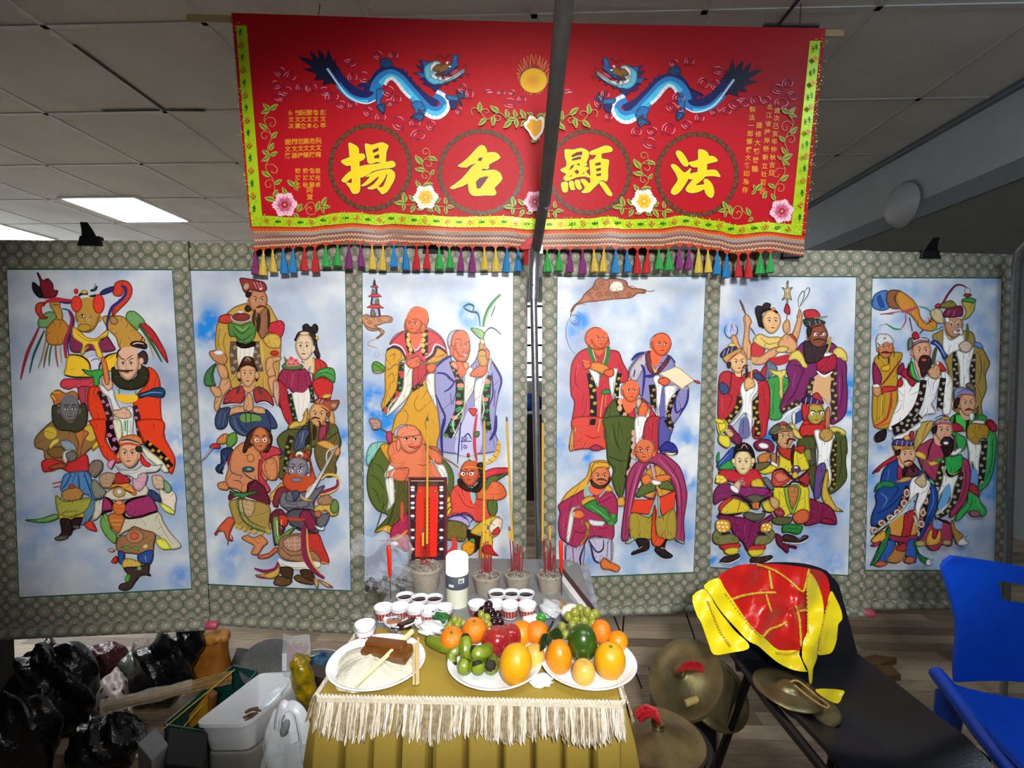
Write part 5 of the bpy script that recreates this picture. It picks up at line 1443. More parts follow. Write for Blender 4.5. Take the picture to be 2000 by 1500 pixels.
ART[4] = """
@1380,540,310,155
F c8b890 78,6 79.5,4 80,6 80,11 84,10.5 81.5,15 82.5,20 83,23.5 80,21.5 79.5,26 78,26 77.5,21.5 73.5,23.5 75.5,19.5 76,15 73.5,10.5 77.5,12
l.8 8a7a50 77.8,15 77.8,20
l.8 8a7a50 80,15 80,20
F a8303a 75.5,34 77,28 78.5,26.2 81,30 81.5,36.5 79,37
L2 8a5a38 78.5,37 77.5,53
L.9 44464a 90,31 89.5,22 93,15 95,15 95,20 92,27 90.5,31
L.9 44464a 95,16 98,11.5 100.5,12 99,18 95,24 91.5,29
L2.4 5a4a44 32.5,23.5 35,29 38,37
L2.2 4a4c50 32,22.5 33.5,25
L1.6 8a4a38 34.5,32 38.5,34.5
L1.4 5a3c30 40,47 44,52 48,58
L1.2 44465a 19.5,47 17.5,53 20,59 25,60 29.5,56 30,50 28,48
f b0bce4 21.5,49 27,48 28.5,54 24,58 20,56
L1.4 8a2a48 25,46 23,55
L1 8a2a48 24,47 27,54
F d9a070 36,40 40,37 44,44 42,49 42,64 48,70 43,80 37,80 35,68 37,52
F d9a070 23.5,60 26,56.5 30,60 31,65 36,72 40,79 35,78 28,69
F d9a070 85,52 88,43 90,32 93,36 93,44 90,58 87,64 82,60
F d9a070 74,48 78,42 81,45 81,54 76,55
F c93a3a 43,75 44,66 52,62 58,66 56,76 60,79 50,83 44,80
F c93a3a 79,58 83,56 88,62 87,66 80,64
F e0c070 46,60 52,56 60,59 70,59 76,63 70,72 56,70 46,64
L1 a08030 53,60 60,66 70,64
F d9a070 43,78 52,78 64,70 72,69 70,74 64,80 54,86 45,85
F d9a070 70,64 78,56 88,66 85,74 76,74 70,68
F e0c070 67,71 73,68 80,70 76,74 69,74
f b83038 60,80 70,78 80,76 80,83 70,87 62,84
F b83038 50,98 56,87 60,82 62,90 57,100 53,101
F 6a7494 59,83 64,84 69,90 64,96 57,100 58,90
F 3e9848 59,101 70,97 80,100 80,110 74,118 73,138 60,138 60,120
L1.2 2a6a30 66,104 64,130
L1.2 2a6a30 76,104 70,130
L1 7ac880 63,110 62,128
F e0d070 59,90 68,92 77,91 77,96 74,100 74,118 71,117 70,99 65,96
F 2a2028 47,34 49,29 54,29 57,26 62,27 61,31 56,34 52,40 54,48 51,49 49,42
H e8b880 63,44 9.2,11.8 .45 0
F 2a2028 53,38 60,33 65,34 69,36 66,33 60,31 54,34 51,42 53,49 55.5,50
E 2a2028 50.5,32 3.6,3.4 0 58,29 3.8,3.4 0
E e08050 64.5,32 2.2,1.6 0
F 7a2a60 87,72 94,64 112,62 124,66 131,76 136,86 136,100 137,115 135,134 126,143 120,142 125,120 124,100 126,87 118,90 104,98 101,110 90,124 80,130 71,129 74,118 80,104 77,90 82,80
L1.2 4a1440 84,86 94,90 88,106
L1.2 4a1440 90,102 84,116 76,124
L1 a85a90 86,94 83,108
L1 4a1440 131,90 132,110 129,130
L1 a85a90 129,98 129,120
F e0c860 79,82 82,75 89,72 94,78 98,88 94,89 90,84 86,81
F e0c860 123,72 129,69 135,74 136.5,81 135,83 130,80 124,78
T 3a2a2c/c8a860 6 103,99 100,109 97,116
T 3a2a2c/c8a860 6 124,90 123,105 124,120 124,140
f d8a878 107,96 120,97 120,108 119,125 113,118 103,114
T 3a2a2c/c8a860 5 72,133 80,127 90,122
L1.4 eee 72,140 82,131 91,127
F eee 108,79 112,74 118,74 123,76 116,79 112,80
F a8243c 106,86 109,79 118,78 125,76 126,87 121,93 114,94 108,92
L2.2 e8e4ee 107,92.5 114,97.5 122,93
L1 2a1a38 106.5,90.5 114,95.5 122.5,90.5
L4 a8954a 120,59 118,67 116,75
H 8a5038 108,58 9.6,12 .35 1
F 3a2a30 94,64 100,64 104,68 112,69 118,66 114,76 110,82 100,85 95,82
L1.6 3a2020 103,62.5 109,61.2 116,62.5
F 2e2422 97,51 102,50 101,56 98,59
F b8303a 94,34 105,32.5 110,39 103,43 97,42
F 2e3a34 94,42 104,41 114,44 113,47 100,50 95,47
L.6 ddd 100,48 99,44
L.6 ddd 106,47 105,43
L.6 ddd 110,46 109,43
L2.4 8a8040 104,41 117,39
L1.2 a03038 100,50 108,47 115,48
e fee 105.5,56.3 1.6,1.4 113.5,56.6 1.6,1.4
e 111 106,56.5 .8,.8 113.8,56.8 .8,.8
F b82a34 12,97 20,92 30,96 42,93 48,91 56,99 61,110 61,130 59,142 56,156 44,156 47,130 49,115 33,113 28,128 20,138 11,139 10.5,120
L1 7a1420 16,112 24,118 20,130
L1 7a1420 54,108 56,126
L1 d85a5a 14,118 15,132
L2 2a1a18 24,93 22,111
F 3a4878 11.5,105 16,103 22,110 20,114 14,115 12,110
F 3a4878 44,95 50,94 56,101 53,102 47,100
T 2a2018/d8b840 6 32,117 29,129 19,142
T 2a2018/d8b840 6 47,117 47,133 49,148 48,156
F f2f0ee 32,112 34,104 40,100 46,100 49,104 49,112 44,120 44,135 43,150 40,156 39,140 37,133 30,140 23,147 22,144 31,134 34,123
L.5 889 38,112 37,130
L.5 889 42,113 40,130
f 6a6a98 33,139 40,139 41,156 31,156
L1.8 3a4a80 35,140 34.5,154
F e0b070 36,108 36,102 40,98 45,101 46,107 41,110 38,112
L3 d8b060 43,82 42.8,99
f e8c090 26,88 34,88 34,97 28,97
H e8b880 30,84 8.8,10.5 .45 1
F 2e2420 19,84 23,84 22,89 20,89
L1.8 4a2a20 34,90 36.5,87 40,87
L3 3a2420 38,88 38.5,96 37,99
L2 3a2420 33.5,91 33,100
F c89858 15,79 23,74 32,70 33.5,73 25,78 19,84
F 3a2a58 12.5,76 18,70 26,68 29,70 23,73 15,79
L.7 eee 15,78 17,72
L.7 eee 19,76 21,70
L.7 eee 23,73.5 24.5,69
L.8 c83a34 19.5,84 26,78 33,73.5
E e0c860 24,67 4,1.6 0
F e8d870 80,142 86,147 90,153 83,152
H b0a048 105,134 9,11 .3 1
F c8302c 90,147 96,139 99,142 106,144 113,140 118,144 116,156 90,156
F c83038 91.5,126 96,124 99,130 96,138 93,140
F 3a2a58 92,123 94,117 100,116 109,120 111,125 100,124
L.7 eee 95,124 96,118
L.7 eee 100,124 101,118
L.7 eee 106,124 107,120
F b8383a 101,117 106,113 110,117 113,124 108,121
L.8 c04038 96,126 104,124 113,126
e fff 102,133.5 1.8,1.8 111,133.5 1.6,1.6
e 111 102.5,133.8 .9,.9 111.3,133.8 .8,.9
L1.4 3a3410 100,130 106,132
L1.4 3a3410 108,132 114,130
F c87850 115,129 119,129 118,146 114,147
F f0ece8 82,134 85,133 85,144 83,144
P 3a4c90 86,133 91,129 92,140 85,144
@1380,820,310,155
F 4a5428 89,18 103,16 105,30 105,60 103,70 98,56 93,40 87,29
F 4a5428 120,13 126,11 133,13 135.5,25 134,40 135,56 128,66 121,71 117,69 119,50 120,30
L1 2a3010 128,18 130,40 126,60
L1 6a7840 125,20 125,50
F d8c860 116,9 123,6 133,10 133,15 126,11 120,13
F d8c860 80,8 86,9 92,17 86,17
T 2a2414/b89848 5 123,20 122.5,40 122.5,56 121,66
F c8302c 90,6 96,4 110,4 114,8 106,14 96,15 90,15
F f0f0ee 103,12 106,9 109,10 109,18 118,18 121,12 122,15 120,28 118,40 120,52 119,62 116,65 116,52 112,42 106,48 107,30
L.5 99a 111,20 110,40
L.5 99a 116,20 115,42
F b8924c 108,15 111,9 117,8 121,11 120,18 114,21
L.5 7a5a24 112,12 118,12
F 5a4a88 105,47 113,41 114,50 110,62 109,74 103,74
L1.6 a02a58 108,48 107,70
F c8a840 111,64 115,48 117,52 116,66 120,76 125,84 131,88 124,88 117,84 111,76
L2.4 8a1c38 102,48 111,49
F 7a2044 98,76 108,79 118,83 124,92 124.5,101 118,98 109,99 98,102 93,100 96,90
L1 4a1028 101,82 100,98
L1 4a1028 112,86 109,96
F 8a1c38 109,99 113,95 120,96 124,101
L1.6 8a1c38 129,88 131.5,88.5
F 4a4a44 98,28 104,30 104,42 99,44 95,38
F 8a8840 93,30 99,28 100,38 95,38
F d8c830 70,32 78,30 90,29 94,34 98,46 90,49 76,50 66,47 69,40
L1 8a7a10 86,33 88,45
F d8c830 64,64 76,62 96,64 98,76 98,90 90,96 82,90 74,94 68,90 64,76
L1.2 9a8a18 69,68 70,88
L1.2 9a8a18 94,68 94,88
F d8c830 48,49 56,44 64,43 66,48 56,52
F 8ab048 74,64 82,62 90,66 88,78 83,90 79,88 75,76
F b87a40 77.5,65 87,65 87,74 82,86 79,80
L.7 7a4a20 78,69 86.5,69
L.7 7a4a20 78.5,74 86,74
L.7 7a4a20 79.5,79 84.5,79
F c84840 62,56 64,48 72,49 80,56 74,62 66,65 62,61
F a83038 88,56 96,49 98,56 97,63 92,64
F d87058 64,54 70,50 78,56 69,60
L2.6 3a141c 64,49 72,47 82,56 90,54 99,46
L1.8 3a141c 63,64 76,64 82,59 90,60 97,64
E 5a3a58 85,47.5 4.6,4 0
E d8b040 84.2,53 3,3.2 0
E eee 85,45.5 2,1 0
F a87850 61,33 66,32 69,40 68,45 62,42
F eee 60,39 65,41 68,44 66,45 61,42
F c8603a 82,92 90,86 97,88 97,96 90,100 84,98
F 9a3040 64,87 69,84 74,89 72,93 66,92
L.6 e0a0a8 65,88 72,90
F 5a5a38 62,94 72,93 81,94 79,100 70,101 63,99
F 2a7a38 73,101 82,100 91,101 90,108 86,110 78,108 72,108
L1 14481c 76,104 88,105
F 3a2420 72,115 74,110 82,111 88,114 96,111 96,114 88,118 77,118
L1.2 8a6a68 87,115 95,112.5
L.8 eee 72,117.8 88,118.6 96,115
F 6a1c38 65,109 72,113 72,118 86,123 79,122 77,128 72,124 67,119
F 7a2040 44,22 52,18 60,19 64,25 62,31 56,29 48,29
E eee 53.5,24.5 5,2.8 10
F c87a38 48,35 56,31 60,33 57,40 50,41
F 6a6040 43,42 56,40 61,40 56,46 47,49
F b8342c 68,26 78,27 90,24 94,26 90,32 84,29 80,38 74,36 70,33
L2.4 3a1c18 67,24 65.5,41
L3.6 3a1c18 83,23 81,33 81.5,44
H c8986a 74,16 9,11.5 .45 1
L2 3a1c18 76,24 78,18 85,19
F 2a2420 62,15 67,13 67,19 64,19
F 5a5c48 59,12 62,6 70,2 79,6 81,10 70,11 64,14
L.8 c8783a 64,13 72,9.5 81,9.5
E c87a48 71.5,6 1.4,1.8 0 73.5,7 1.4,1.8 0
F a84a3a 66,5 72,1 78,4 72,4
F 7a2a5a 6,68 15,59 26,64 40,66 52,64 60,68 61,74 46,79 30,77 16,76 6,81
F c82838 10,49 20,46 33,51 44,46 50,52 54,60 44,58 38,66 30,65 26,60 16,57
F d8b830 7,57 9,52 16,54 18,59 12,61 7,60
e f0d870 9,54.5 1.6,1.4 13,55 1.6,1.4 15.5,57.5 1.4,1.4 9.5,58 1.6,1.4 13,59 1.4,1.2
F d8b830 42,58 50,56 54,64 48,65 42,64
F 6a6c70 52,56 57,55 62,62 63,67 58,65
F 8a2a68 26,65 40,64 56,65 58,70 46,74 33,73
F d8c030 11,86 16,78 24,75 33,78 40,84 37,88 24,90 14,90
L1.4 a03020 31,78 28,88
F c8443c 10,84 14,78 21,74 23,76 15,83 12,88
F d8c030 52,80 60,77 64,86 56,88
F 5a5c48 34,90 40,88 47,90 55,89 52,95 44,97 37,95
F 5a5c48 37,74 44,71 54,74 50,78 43,79
F c87838 42,80 46,78 50,80 49,85 43,85
L1.2 a82838 45,77 45.5,85
L2.2 1a141c 10,89 16,91.5 33,89
L2.2 1a141c 22,72 30,73 39,79 42,85
L2.2 1a141c 59,73 51,78 49,84
L1.8 1a141c 52,87 62,89
F 7a1f52 9,91 23,92 36,94 47,98 61,90 61,96 50,101 50,108 44,118 42,126 37,125 33,117 25,110 20,100 11,95
L1 4a0c30 24,95 30,108
L1 4a0c30 42,100 38,115
L1 a84a88 35,99 35,112
F d8a030 7,98 12,95 20,97 21,105 15,108 8,107
e f8e0a0 9.5,98.5 1.4,1.2 13,98.5 1.4,1.2 16.5,99 1.4,1.2 10,102 1.4,1.2 14,102.5 1.4,1.2 17.8,102.5 1.4,1.2 11,105.5 1.2,1 15,106 1.2,1
F d8a030 51,100 56,98 61,100 60,106 54,108 50,106
e f8e0a0 53,101 1.2,1 56.5,100.5 1.2,1 59,102.5 1.2,1 54.5,104.5 1.2,1 58,105 1.2,1
F 2a1a48 8,107 15,108.5 21,107 19,110 12,110
F 2a1a48 48,107 55,109 55,111 48,109
F 7a7848 4,110 8,105 12,110 20,109 25,110 30,116 24,119 12,120 5,117
F 7a7848 47,111 56,110 61,105 64,110 60,117 52,120 44,119
K 3a4818 8,113 2.4,2 0 24,114 2.4,2 0 58,113 2.2,2 0
F c83038 11,120 29,118 30,122 24,124 16,125
F c83038 37,124 43,120 54,120 54,124 44,126
F d8c830 15,125 22,122 29,123 27,128 19,129
F d8c830 38,125 46,124 53,124 51,129 42,131
F 3a2824 11,136 15,131 22,130 28,128 30,131 24,135 17,137
F 3a2824 41,132 50,131 59,129.5 61.5,131.5 55,136 42,137
L.8 eee 11,136.8 20,137.2 30,132.5
L.8 eee 41,137.4 53,137.2 61.5,133
F d8b898 20.5,66 24,61 29,57 34.5,56 30,59 36,61 31,62 30,66 25,68
F eee 20.5,64 23,62 29,66 28,70 23,68
F 1a1618 21.5,43 21.5,33 26,24 33,21 40,24 44,32 45,44 43,45 40,31 28,30 25,35 25,44
H e8cc98 33,40 8.8,12.2 0 1
F 1a1618 23,36 26,27 33,24 40,27 43,34 39,30 28,30
L.8 e0a0a0 31,27 34,23 37.5,27
E e8cc98 23.8,39 2,2.8 0 42.5,38.5 2,2.8 0
F c8a070 59,74 64,74 68,79 65,85 61,83 59,79
F 7a2048 11,7 20,4 25,9 32,18 29,23 23,20 18,13
F d0b080 15,9 20,8 24,13 20,16
L.8 3a1a28 19,10 25,12
F e0d040 9.5,2 15,1 16,7 11,11 9.5,20 17,26 21,23 19,15 12,13
F 2e4ea0 8,42 15,34 23,25 24,31 20,40 11,45
L1 8aa8e0 10,42 19,32
F 3a9a48 8,33 10,30 10,38 8,40
F 3a9a48 9,46 20,38 24,46 18,47
F e0d040 4,-2 9.5,-2 16,1 10,3
"""
ART[5] = """
@1680,540,300,150
L2.4 6a2a3c 58,56 66,46 80,27 86,17 93,9 99,8.5 104,11
F 4a78b8 12,30 12.5,20 18,15 26,13.5 27,18 25.5,23 29,30 21,33.5
f 2a4a8a 16,21 19,18 22,23 24,30 19,30
F 8a5a3c 27,15 33,13 40,14.5 35,18 34,23 39,31 30,31 25.5,24
F c88838 39,14.5 47,19 54,26 57,32 59,40 65,46 72,42 75,47 72,53 64,53 58,50 53,43 48,37 40,33 34.5,24 35,18
L.8 8a5a18 44,33 52,40 56,49
L3 b04a58 40,34.5 48,33 56,29.5
L1.4 b04a58 19,37 28,36 39,34
L1.4 3a7a58 26,37 33,36.5
L1.4 b04a58 44,36 44,44 40,51
L1.8 2e8a6a 40,51.5 33,51 25,46
L1.2 b04a58 26,46 18,48.5
L1.4 2e8a6a 57,29.5 64,31 70,36
L1.4 2e8a6a 70,52.5 77,51 81,47
F c8a850 98.5,25 106,24 111.5,25 111,33 106,40 100,43 98,42 103,35
L1 2a8a78 111.5,25 111,33 105,40 99,43
F 4a9a50 98.5,24 101,21.5 106,20.5 112.5,22.5 111,26 104,25
E d8d8dc 104.5,14 3,3.2 0
E b0303c 104.5,18.3 4,1.6 0
L.8 888 102.5,11.5 106.5,12.5
F a08848 70,60 76,54 82,52 104,53 110,56 113,65 119,70 124,79 126,86 122,96 123,110 118,124 119,138 110,138 90,130 88,105 82,82
L1 6a5420 116,76 118,90 115,106
L1 6a5420 121,82 120,96
L1 6a5420 112,108 113,128
L1 6a5420 84,86 86,102
F 2a4a98 68,65 72,62 77,65 81,72 85,78 81,81 78,74 74,68
L1 8ab0e8 72,64 78,70 82,78
F 6a98d8 110,65 116,64.5 119.5,70 113,69
T 2a2422/b0a890 5.6 93,72 92,86 93,100 93,109
T 2a2422/b0a890 6 109,76 109,90 108.5,106
F f0f0ee 93,72 102,74 110,69 110,74 106,90 106,108 97,108 96,88
L.5 99a 100,78 100,104
L.5 99a 104,80 103,100
F c8b890 68,34 74,31 79,34 81,44 79,46 74,45 69,40
L.5 8a6a34 70,35 74,38
F f2f2f0 81,46 83,56 88,62 98,56 101,60 99,70 90,74 85,77 80,70 80,58
L.6 bbb 85,62 86,74
L.6 bbb 92,64 89,74
H c89070 90.5,48 9.2,11.8 .35 2
F f4f4f2 89.5,56 92,51 97,50 99,54 98,58 96,56 93,56
E a87868 94.5,52.8 2.2,1.6 0
F eee 82,41 85,39.5 86,44 83,45
L1.2 eee 84,40 91,39.5 99,41
F 7a2a48 80,39 83,32 90,30 98,29 99,38 90,40
L1 c88a90 84,38 86,33
L1 c88a90 90,38.5 91,33
F 8a7c38 74,29 80,26 88,23.5 93,29 84,31
F a8383c 72,29 75,26.5 78,28 75,31
L2.6 5a6a30 103.5,46 104,56 103,64
F d8c4b0 95,68 98,64 104,63 108,68 104,74 98,73
L.5 8a7058 98,67 105,67
F b8902c 13,80 20,76 30,74 40,75 38,84 35,92 36,104 35,125 33,145 12,145 12,100
L1 7a5c14 16,115 15,140
L1 7a5c14 23,115 22,142
L1 7a5c14 30,110 30,130
L1 e0c060 20,118 19,140
F 8a2a50 11.5,84 16,88 20,98 18,106 12,104
F 8a2a50 35,92 40,84 42,90 38,96
F d8a830 20,88 28,86 27,92 20,92
L1.8 8a2a30 18,108 27,97 39,80
F c89060 11,107 16,106 20,111 17,117 12,115
F eee 11,106 16,105 18,108 12,108
F c8343c 20,108 29,107 34,108 35,111 24,113 20,115
L2.2 b83030 29,113 28,126 24,139 12,146
L1.4 c83030 30,113 29,128
H c8784c 23.5,70 7.8,10 .3 1
L1.6 2a1a18 19,75 23,73.8 30,75
L2.8 2a1a18 26.5,79 26.5,85
L1.8 2a1a18 17,74 16.5,81
L1.4 2a1a18 32,73 31.5,79
F d0d0d4 14,64 16,57 22,56 28,58 31,65 23,65 16,70
L2 2a2422 15.5,65 18,68
E 888 22.5,60.5 1.2,.8 0
F f0eeec 37,100 43,99 49,107 59,98 60,110 56,125 48,140 38,146 26,150 30,135 35,122 35,110
F f0eeec 77,96 82,93 88,102 88,115 86,133 79,133 79,115
F e4e4e6 60,100 68,96 78,97 74,110 71,120 68,125 72,133 62,135 52,142 60,120
L.6 99a 68,102 66,118
L.6 99a 42,110 40,130
T 231c1c/c0b0a0 6.6 60,101 58,115 52,130 42,142 30,149
T 231c1c/c0b0a0 6 79,99 77,115 76,129
F a8243c 38,93 44,90 52,100 52,104 49,107.5 44,101 40,98
F b82a3c 34,106 38,98 40,105 37,108
F c8302c 73.5,86 76,83.5 80,88 82,92 77,92
F 4ab850 46,86 49,83 52,95 56,102 53,103 48,96
L2 2a1a1c 46,85 45,96 56,103
f d8a080 51,82 56,84 59,95 56,98
H d89c7c 58,73 9.2,12.8 .45 1
F 3a2424 54.5,85 57,78 63,77 67,80 67,88 62,96 58,98 56,90
E c85848 60,81.5 2.6,1.4 0
L3 3a2424 60,86 59,96
L1.4 2a1a1c 48,79 46.5,90
F 8a6a78 48,69 50,64 57,60 64,61 65,64 56,65
L1 ddd 50,64 56,61 64,62
F b0282c 49,56 52,54 55,57 55,61 50,61
L1.6 2a2a2a 46,40 49,54
F 6a6e60 45,62 48,60 49,68 45,72
F d0a078 64,92 70,87 74,86 76,95 72,100 66,98
L.5 8a6038 68,90 74,93
L3.6 4a5038 72,69 70,78 69,86
F e8c8a0 71,83 75,84 73,87
F 3a9a50 85,140 90,134 100,134 118,135 121,140 117,146 106,150 86,150
F 4ac850 90,136 96,135 101,142 100,150 93,148
F a8283c 119,142 124,139 129.5,144 129,150 120,150
F a8283c 85,145 92,144 98,150 86,150
L2.4 2a1818 90,135 89,144 91,150
L2.8 2a1818 103,135 102,144 101,150
L2 2a1818 110,133 109.5,142
f d8a888 94,130 103,133 104,139 98,139
H d8a480 102,124 8.2,11.8 .3 1
L1.4 3a1c1c 99,131 103,129 108,131
F eee 104,133 108,134 107,140 104,139
F 8a94b8 89,119 89,111 93,108 102,109 108,113 108,116 96,115 91,119
L1 4a5aa0 92,114 100,110 107,113
F 7a7060 100,106 105,103.5 109,109 108,112
L1.2 c83a3c 92,116.5 100,115 108,116
L4 4a5a34 112,126 111.5,142
F eee 106,142 110,140 118,141 117,144 108,144.5
F 3a2420 89,122 94,118 93,125 90,129
@1680,820,300,150
F 3aa058 121,8 129,13 130,25 127,48 122,62 113,69 112,64 118,45 119,25
L1 1a6a30 126,18 125,42 118,60
L1 7ad090 123,15 122,38
F b08a34 103,4 112,3 122,6 121,17 115,18 111,24 105,21 101,15
L.8 7a5a14 107,8 111,18
T 2a2422/b8b0a0 6.4 118,20 117,33 116,48 114,61
F f2f2f0 101,18 108,23 115,24 113,38 112,53 108,47 106,40 103,48 103,33
L.5 99a 110,26 109,44
f 6a9ad8 106,48 111,49 111,64 104,60
F 3aa058 86,11 93,13 100,18 99,28 93,30 90,20
F 3ab058 102,68 108,64 112,69 114,79 119,85 119.5,91 115,93 109,88 100,90 95,96 89,97 93,88 101,79
L1 1a6a30 106,74 104,84 96,93
L1 8ad898 110,76 115,88
F a83848 102,64 106,61 111,65 113,74 108,72 104,69
F a06878 104,88 112,88 113,93 105,93
F a8283c 120,2 125,1 129.5,5 129,11 123,9
F a8283c 85,4 92,3 98,9 92,11 86,10
F b8a050 54,6 56,2 68,1 64,12 50,30 47,29
L1.4 a83030 62,3 57,18
T 231c1c/c0b0a0 6 30,13 38,9 48,3 56,-4
F e8e8ea 29,16 40,12 54,2 56,6 48,12 33,20
F a03a5c 52,28 60,21 68,18 80,26 86,30 99,37 103,42 104,56 100,76 92,88 86,94 84,90 94,64 94,48 80,38 74,43 70,59 60,50 56,44
L1 6a1c38 62,28 66,42
L1 6a1c38 64,44 70,54
L1 6a1c38 99,44 99,64 92,82
L1 d07a98 96,42 98,56
F e0b850 48,33 53,30 60,33 60,39 56,37
F e0b850 62,38 66,40 74,36 72,42 65,44
F 3aa050 69,40 74,37 78,37 74,40
T 24281c/c8b870 5.6 77,41 74,52 72,64
T 2a2820/a8b090 6.6 94,50 92,64 88,78 80,88 70,93
F 2ea84c 80,35 87,35 95,33 96,44 93,48 86,53 80,49 79,42
L1 14682a 82,40 86,49
L1.6 111 79,46 85,54 96,45
L.8 d8b84a 81.5,50 86,52.5 92,50
F f2f2f0 78,44 79,52 85,55 92,53 88,64 85,78 78,87 70,92 69,90 79,82 84,76 83,64 80,64 76,70 71,74 76,60
L.5 99a 87,56 84,70
f 6aa4d8 77,69 83,61 84,72 78,84 72,85
L1.6 2a7a58 76,72 70,88
F eee 82,32 88,29 94,26.5 94.5,30 88,34
L4.6 4a5a3c 89,14 88.5,30
F 2a1a1c 74,23 77,16 83,16 87,20 86,30 82,34 79,35 76,28
f d8a888 68,15 75,16 76,24 70,23
H d8a484 77.5,10 8.8,11.2 .35 1
F 3a2428 74,23 77,17 84,16.5 85,24 82,22 79,23
E eee 79.5,22 2.6,1.6 0
L2.6 2a1a1c 79,25 77.5,37
L1.6 2a1a1c 68,18 64,26 61.5,38
F 9a7a8c 68,4 70,0 76,-2 84,0 85,4 76,3
L.8 ddd 71,3 72,0
L.8 ddd 76,2 77,-1
L.8 ddd 81,2 81.5,-1
L1.2 c85048 69,5 77,3 86,4.5
F 2a2224 66.5,7 71,5 70,12 67,12
F d8a040 75,-3 82,-3 83,-1 76,-1
L1 3a3a78 69,-2 76,-5 83,-3
F b08a3c 86,96 89,105 96,111 91,120 87,112 84,102
F eee 92,116 101,111 98,115 102,119 96,121 91,120
F a03a58 50,116 64,100 76,96 84,101 85,121 76,120 72,125 65,125.5 60,121 54,121
F d8a840 60,118 64,106 74,107 73,118 64,121
F b02838 68,100 73,98 70,113 66,113
F 8a9ac8 67,96 76,96 75,105 67,104
L2.2 2a1418 69,94 76,97 84,100
E b0a068 54.5,119 5,3 0
E b0a068 80,118 4,2.6 0
F b0303c 9.5,49 18,41 31,33 32,37 20,44 10,51
F 24468c 15,64 18,50 24,42 33,38 40,42 50,44 56,50 64,57 70,66 71.5,76 69,90 62,101 56,113 51,115 56,98 58,80 60,70 45,62 40,72 33,84 18,98 8,102 7.5,92 12,80 11,72
L1.4 142a60 20,62 33,65 24,80
L1.4 142a60 12,90 24,84 38,70
L1.2 142a60 68,70 64,90 58,106
L1 5a88d0 16,70 22,76 18,84
L1 5a88d0 66,66 67,78 62,92
L1 5a88d0 24,47 22,60
F 2a7a4a 10.5,69 13,61 22,58 31,62 26,65 18,64
F 4ac080 63,56 67,59 68,62 64,60
F c89a58 30,59 38,55 46,54 44,58 36,60
F a83048 32,56 33,43 38,46 36,56
T 1a1a1c/a87858 7 43,64 39,76 33,88 22,98 9,108
e d8b8a0 41,70 3,4 38.5,80 3.4,3.6 32,89 3.4,3.4 25,94 3.4,3 17,99 3.6,3 10,106 3.4,3
e 8a5a48 41,70 1.8,2.6 38.5,80 2,2.2 32,89 2,2 25,94 2,1.8 17,99 2.2,1.8 10,106 2,1.8
T 1a1a1c/a87858 6 62,65 59,80 56,96 50,111
e d8b8a0 61,68 2.6,3.4 58.8,77 2.8,3.4 56.5,89 2.6,3.8 55,100 3,3.6 50.5,109 3,3.4
e 8a5a48 61,68 1.4,2 58.8,77 1.6,2 56.5,89 1.4,2.2 55,100 1.8,2 50.5,109 1.8,2
f c89040 26,96 40,90 52,86 51,100 48,111 37,113 24,108
F a82c34 39,90 49,87 46,103 42,116 33,120 37,105
F f2f2f0 44,62 46,56 52,54 62,58 63,64 59,76 54,86 52,102 49,106 51,96 49,84 52,70 44,78 38,86 30,94 10,109 9,107 31,92 42,78
L.6 99a 49,62 45,76
L.6 99a 57,64 53,80
F c8b090 48,58 54,53 57,50 59,55 60,61 56,65 51,62
L.5 8a7048 52,58 59,58
L3 5a5c40 57,37 56.5,52
F 8a3048 24,110 38,112 50,110 49,117 36,118 24,114
F 2e5ab0 18,120 24,115 30,118 28,126 20,136 13,137
F 2e5ab0 38,124 42,116 48,115 50,130 49,137 42,134
F b07a48 21,134 27,126 30,120 40,122 38,132 33,137 25,137
F a83838 30,122 40,118 39,126 31,125
F b86048 9,139 15,135 22,138 16,141
F b86048 38,136 42,131 48,133 46,138
F 2a7a48 6,139 11,128 20,108 23,102 24.5,108 19,125 11,137
L1 145a2c 9,136 19,118
F 2a7a48 47,116 50,124 56,131 63,134 59,138 52,132
F e0e8e8 60,134 66,134 63,136 65,139 59,139
F d8a03a 8,113 18,106 20,113 13,118 7,117
F b0305a 6,120 15,116 12,121
F 5a2c38 36,52 38,41 43,38.5 48,42 51,46 51,53 43,54
F 3a1c20 37,54 38,43 42,40 48,42 47,50 43,44 40,50
f d8a888 32,37 37,40 37,46 33,43
H d8a884 40.5,33 8.6,11.2 .4 1
L1.6 3a1c20 37,40.5 42,38.5 47,40.5
E c85848 43.5,42 1.8,1 0
F c89040 27,25 30,23 38,25 46,24 47,27 36,28 31,30
F 4a3a78 26.5,23 29,18 38,18 46,21 46.5,24 38,24 30,24
L.7 eee 30,23.5 31,19
L.7 eee 35,24 36,19
L.7 eee 40,24.5 40.5,19.5
L.7 eee 44,24 44.5,20.5
E e0a040 40,16.5 3,2.4 0
F 2a2022 29.5,29 34,28 33,33 30,33
F b0303c 43,11 47,11 46,19 44,19
L2.4 e05830 10,6 25,1
F 2a1c1c 10,13 20,8 19,18 11,20
"""
INK = paint_mat('poster_ink', .4, .07, 1500)
INKS = []
for i, sc in enumerate(SCROLLS):
    if i in ART:
        pn = Paint(sc['pl']); pn.run(ART[i]); pn.obj('painting', SCR[i], INK)
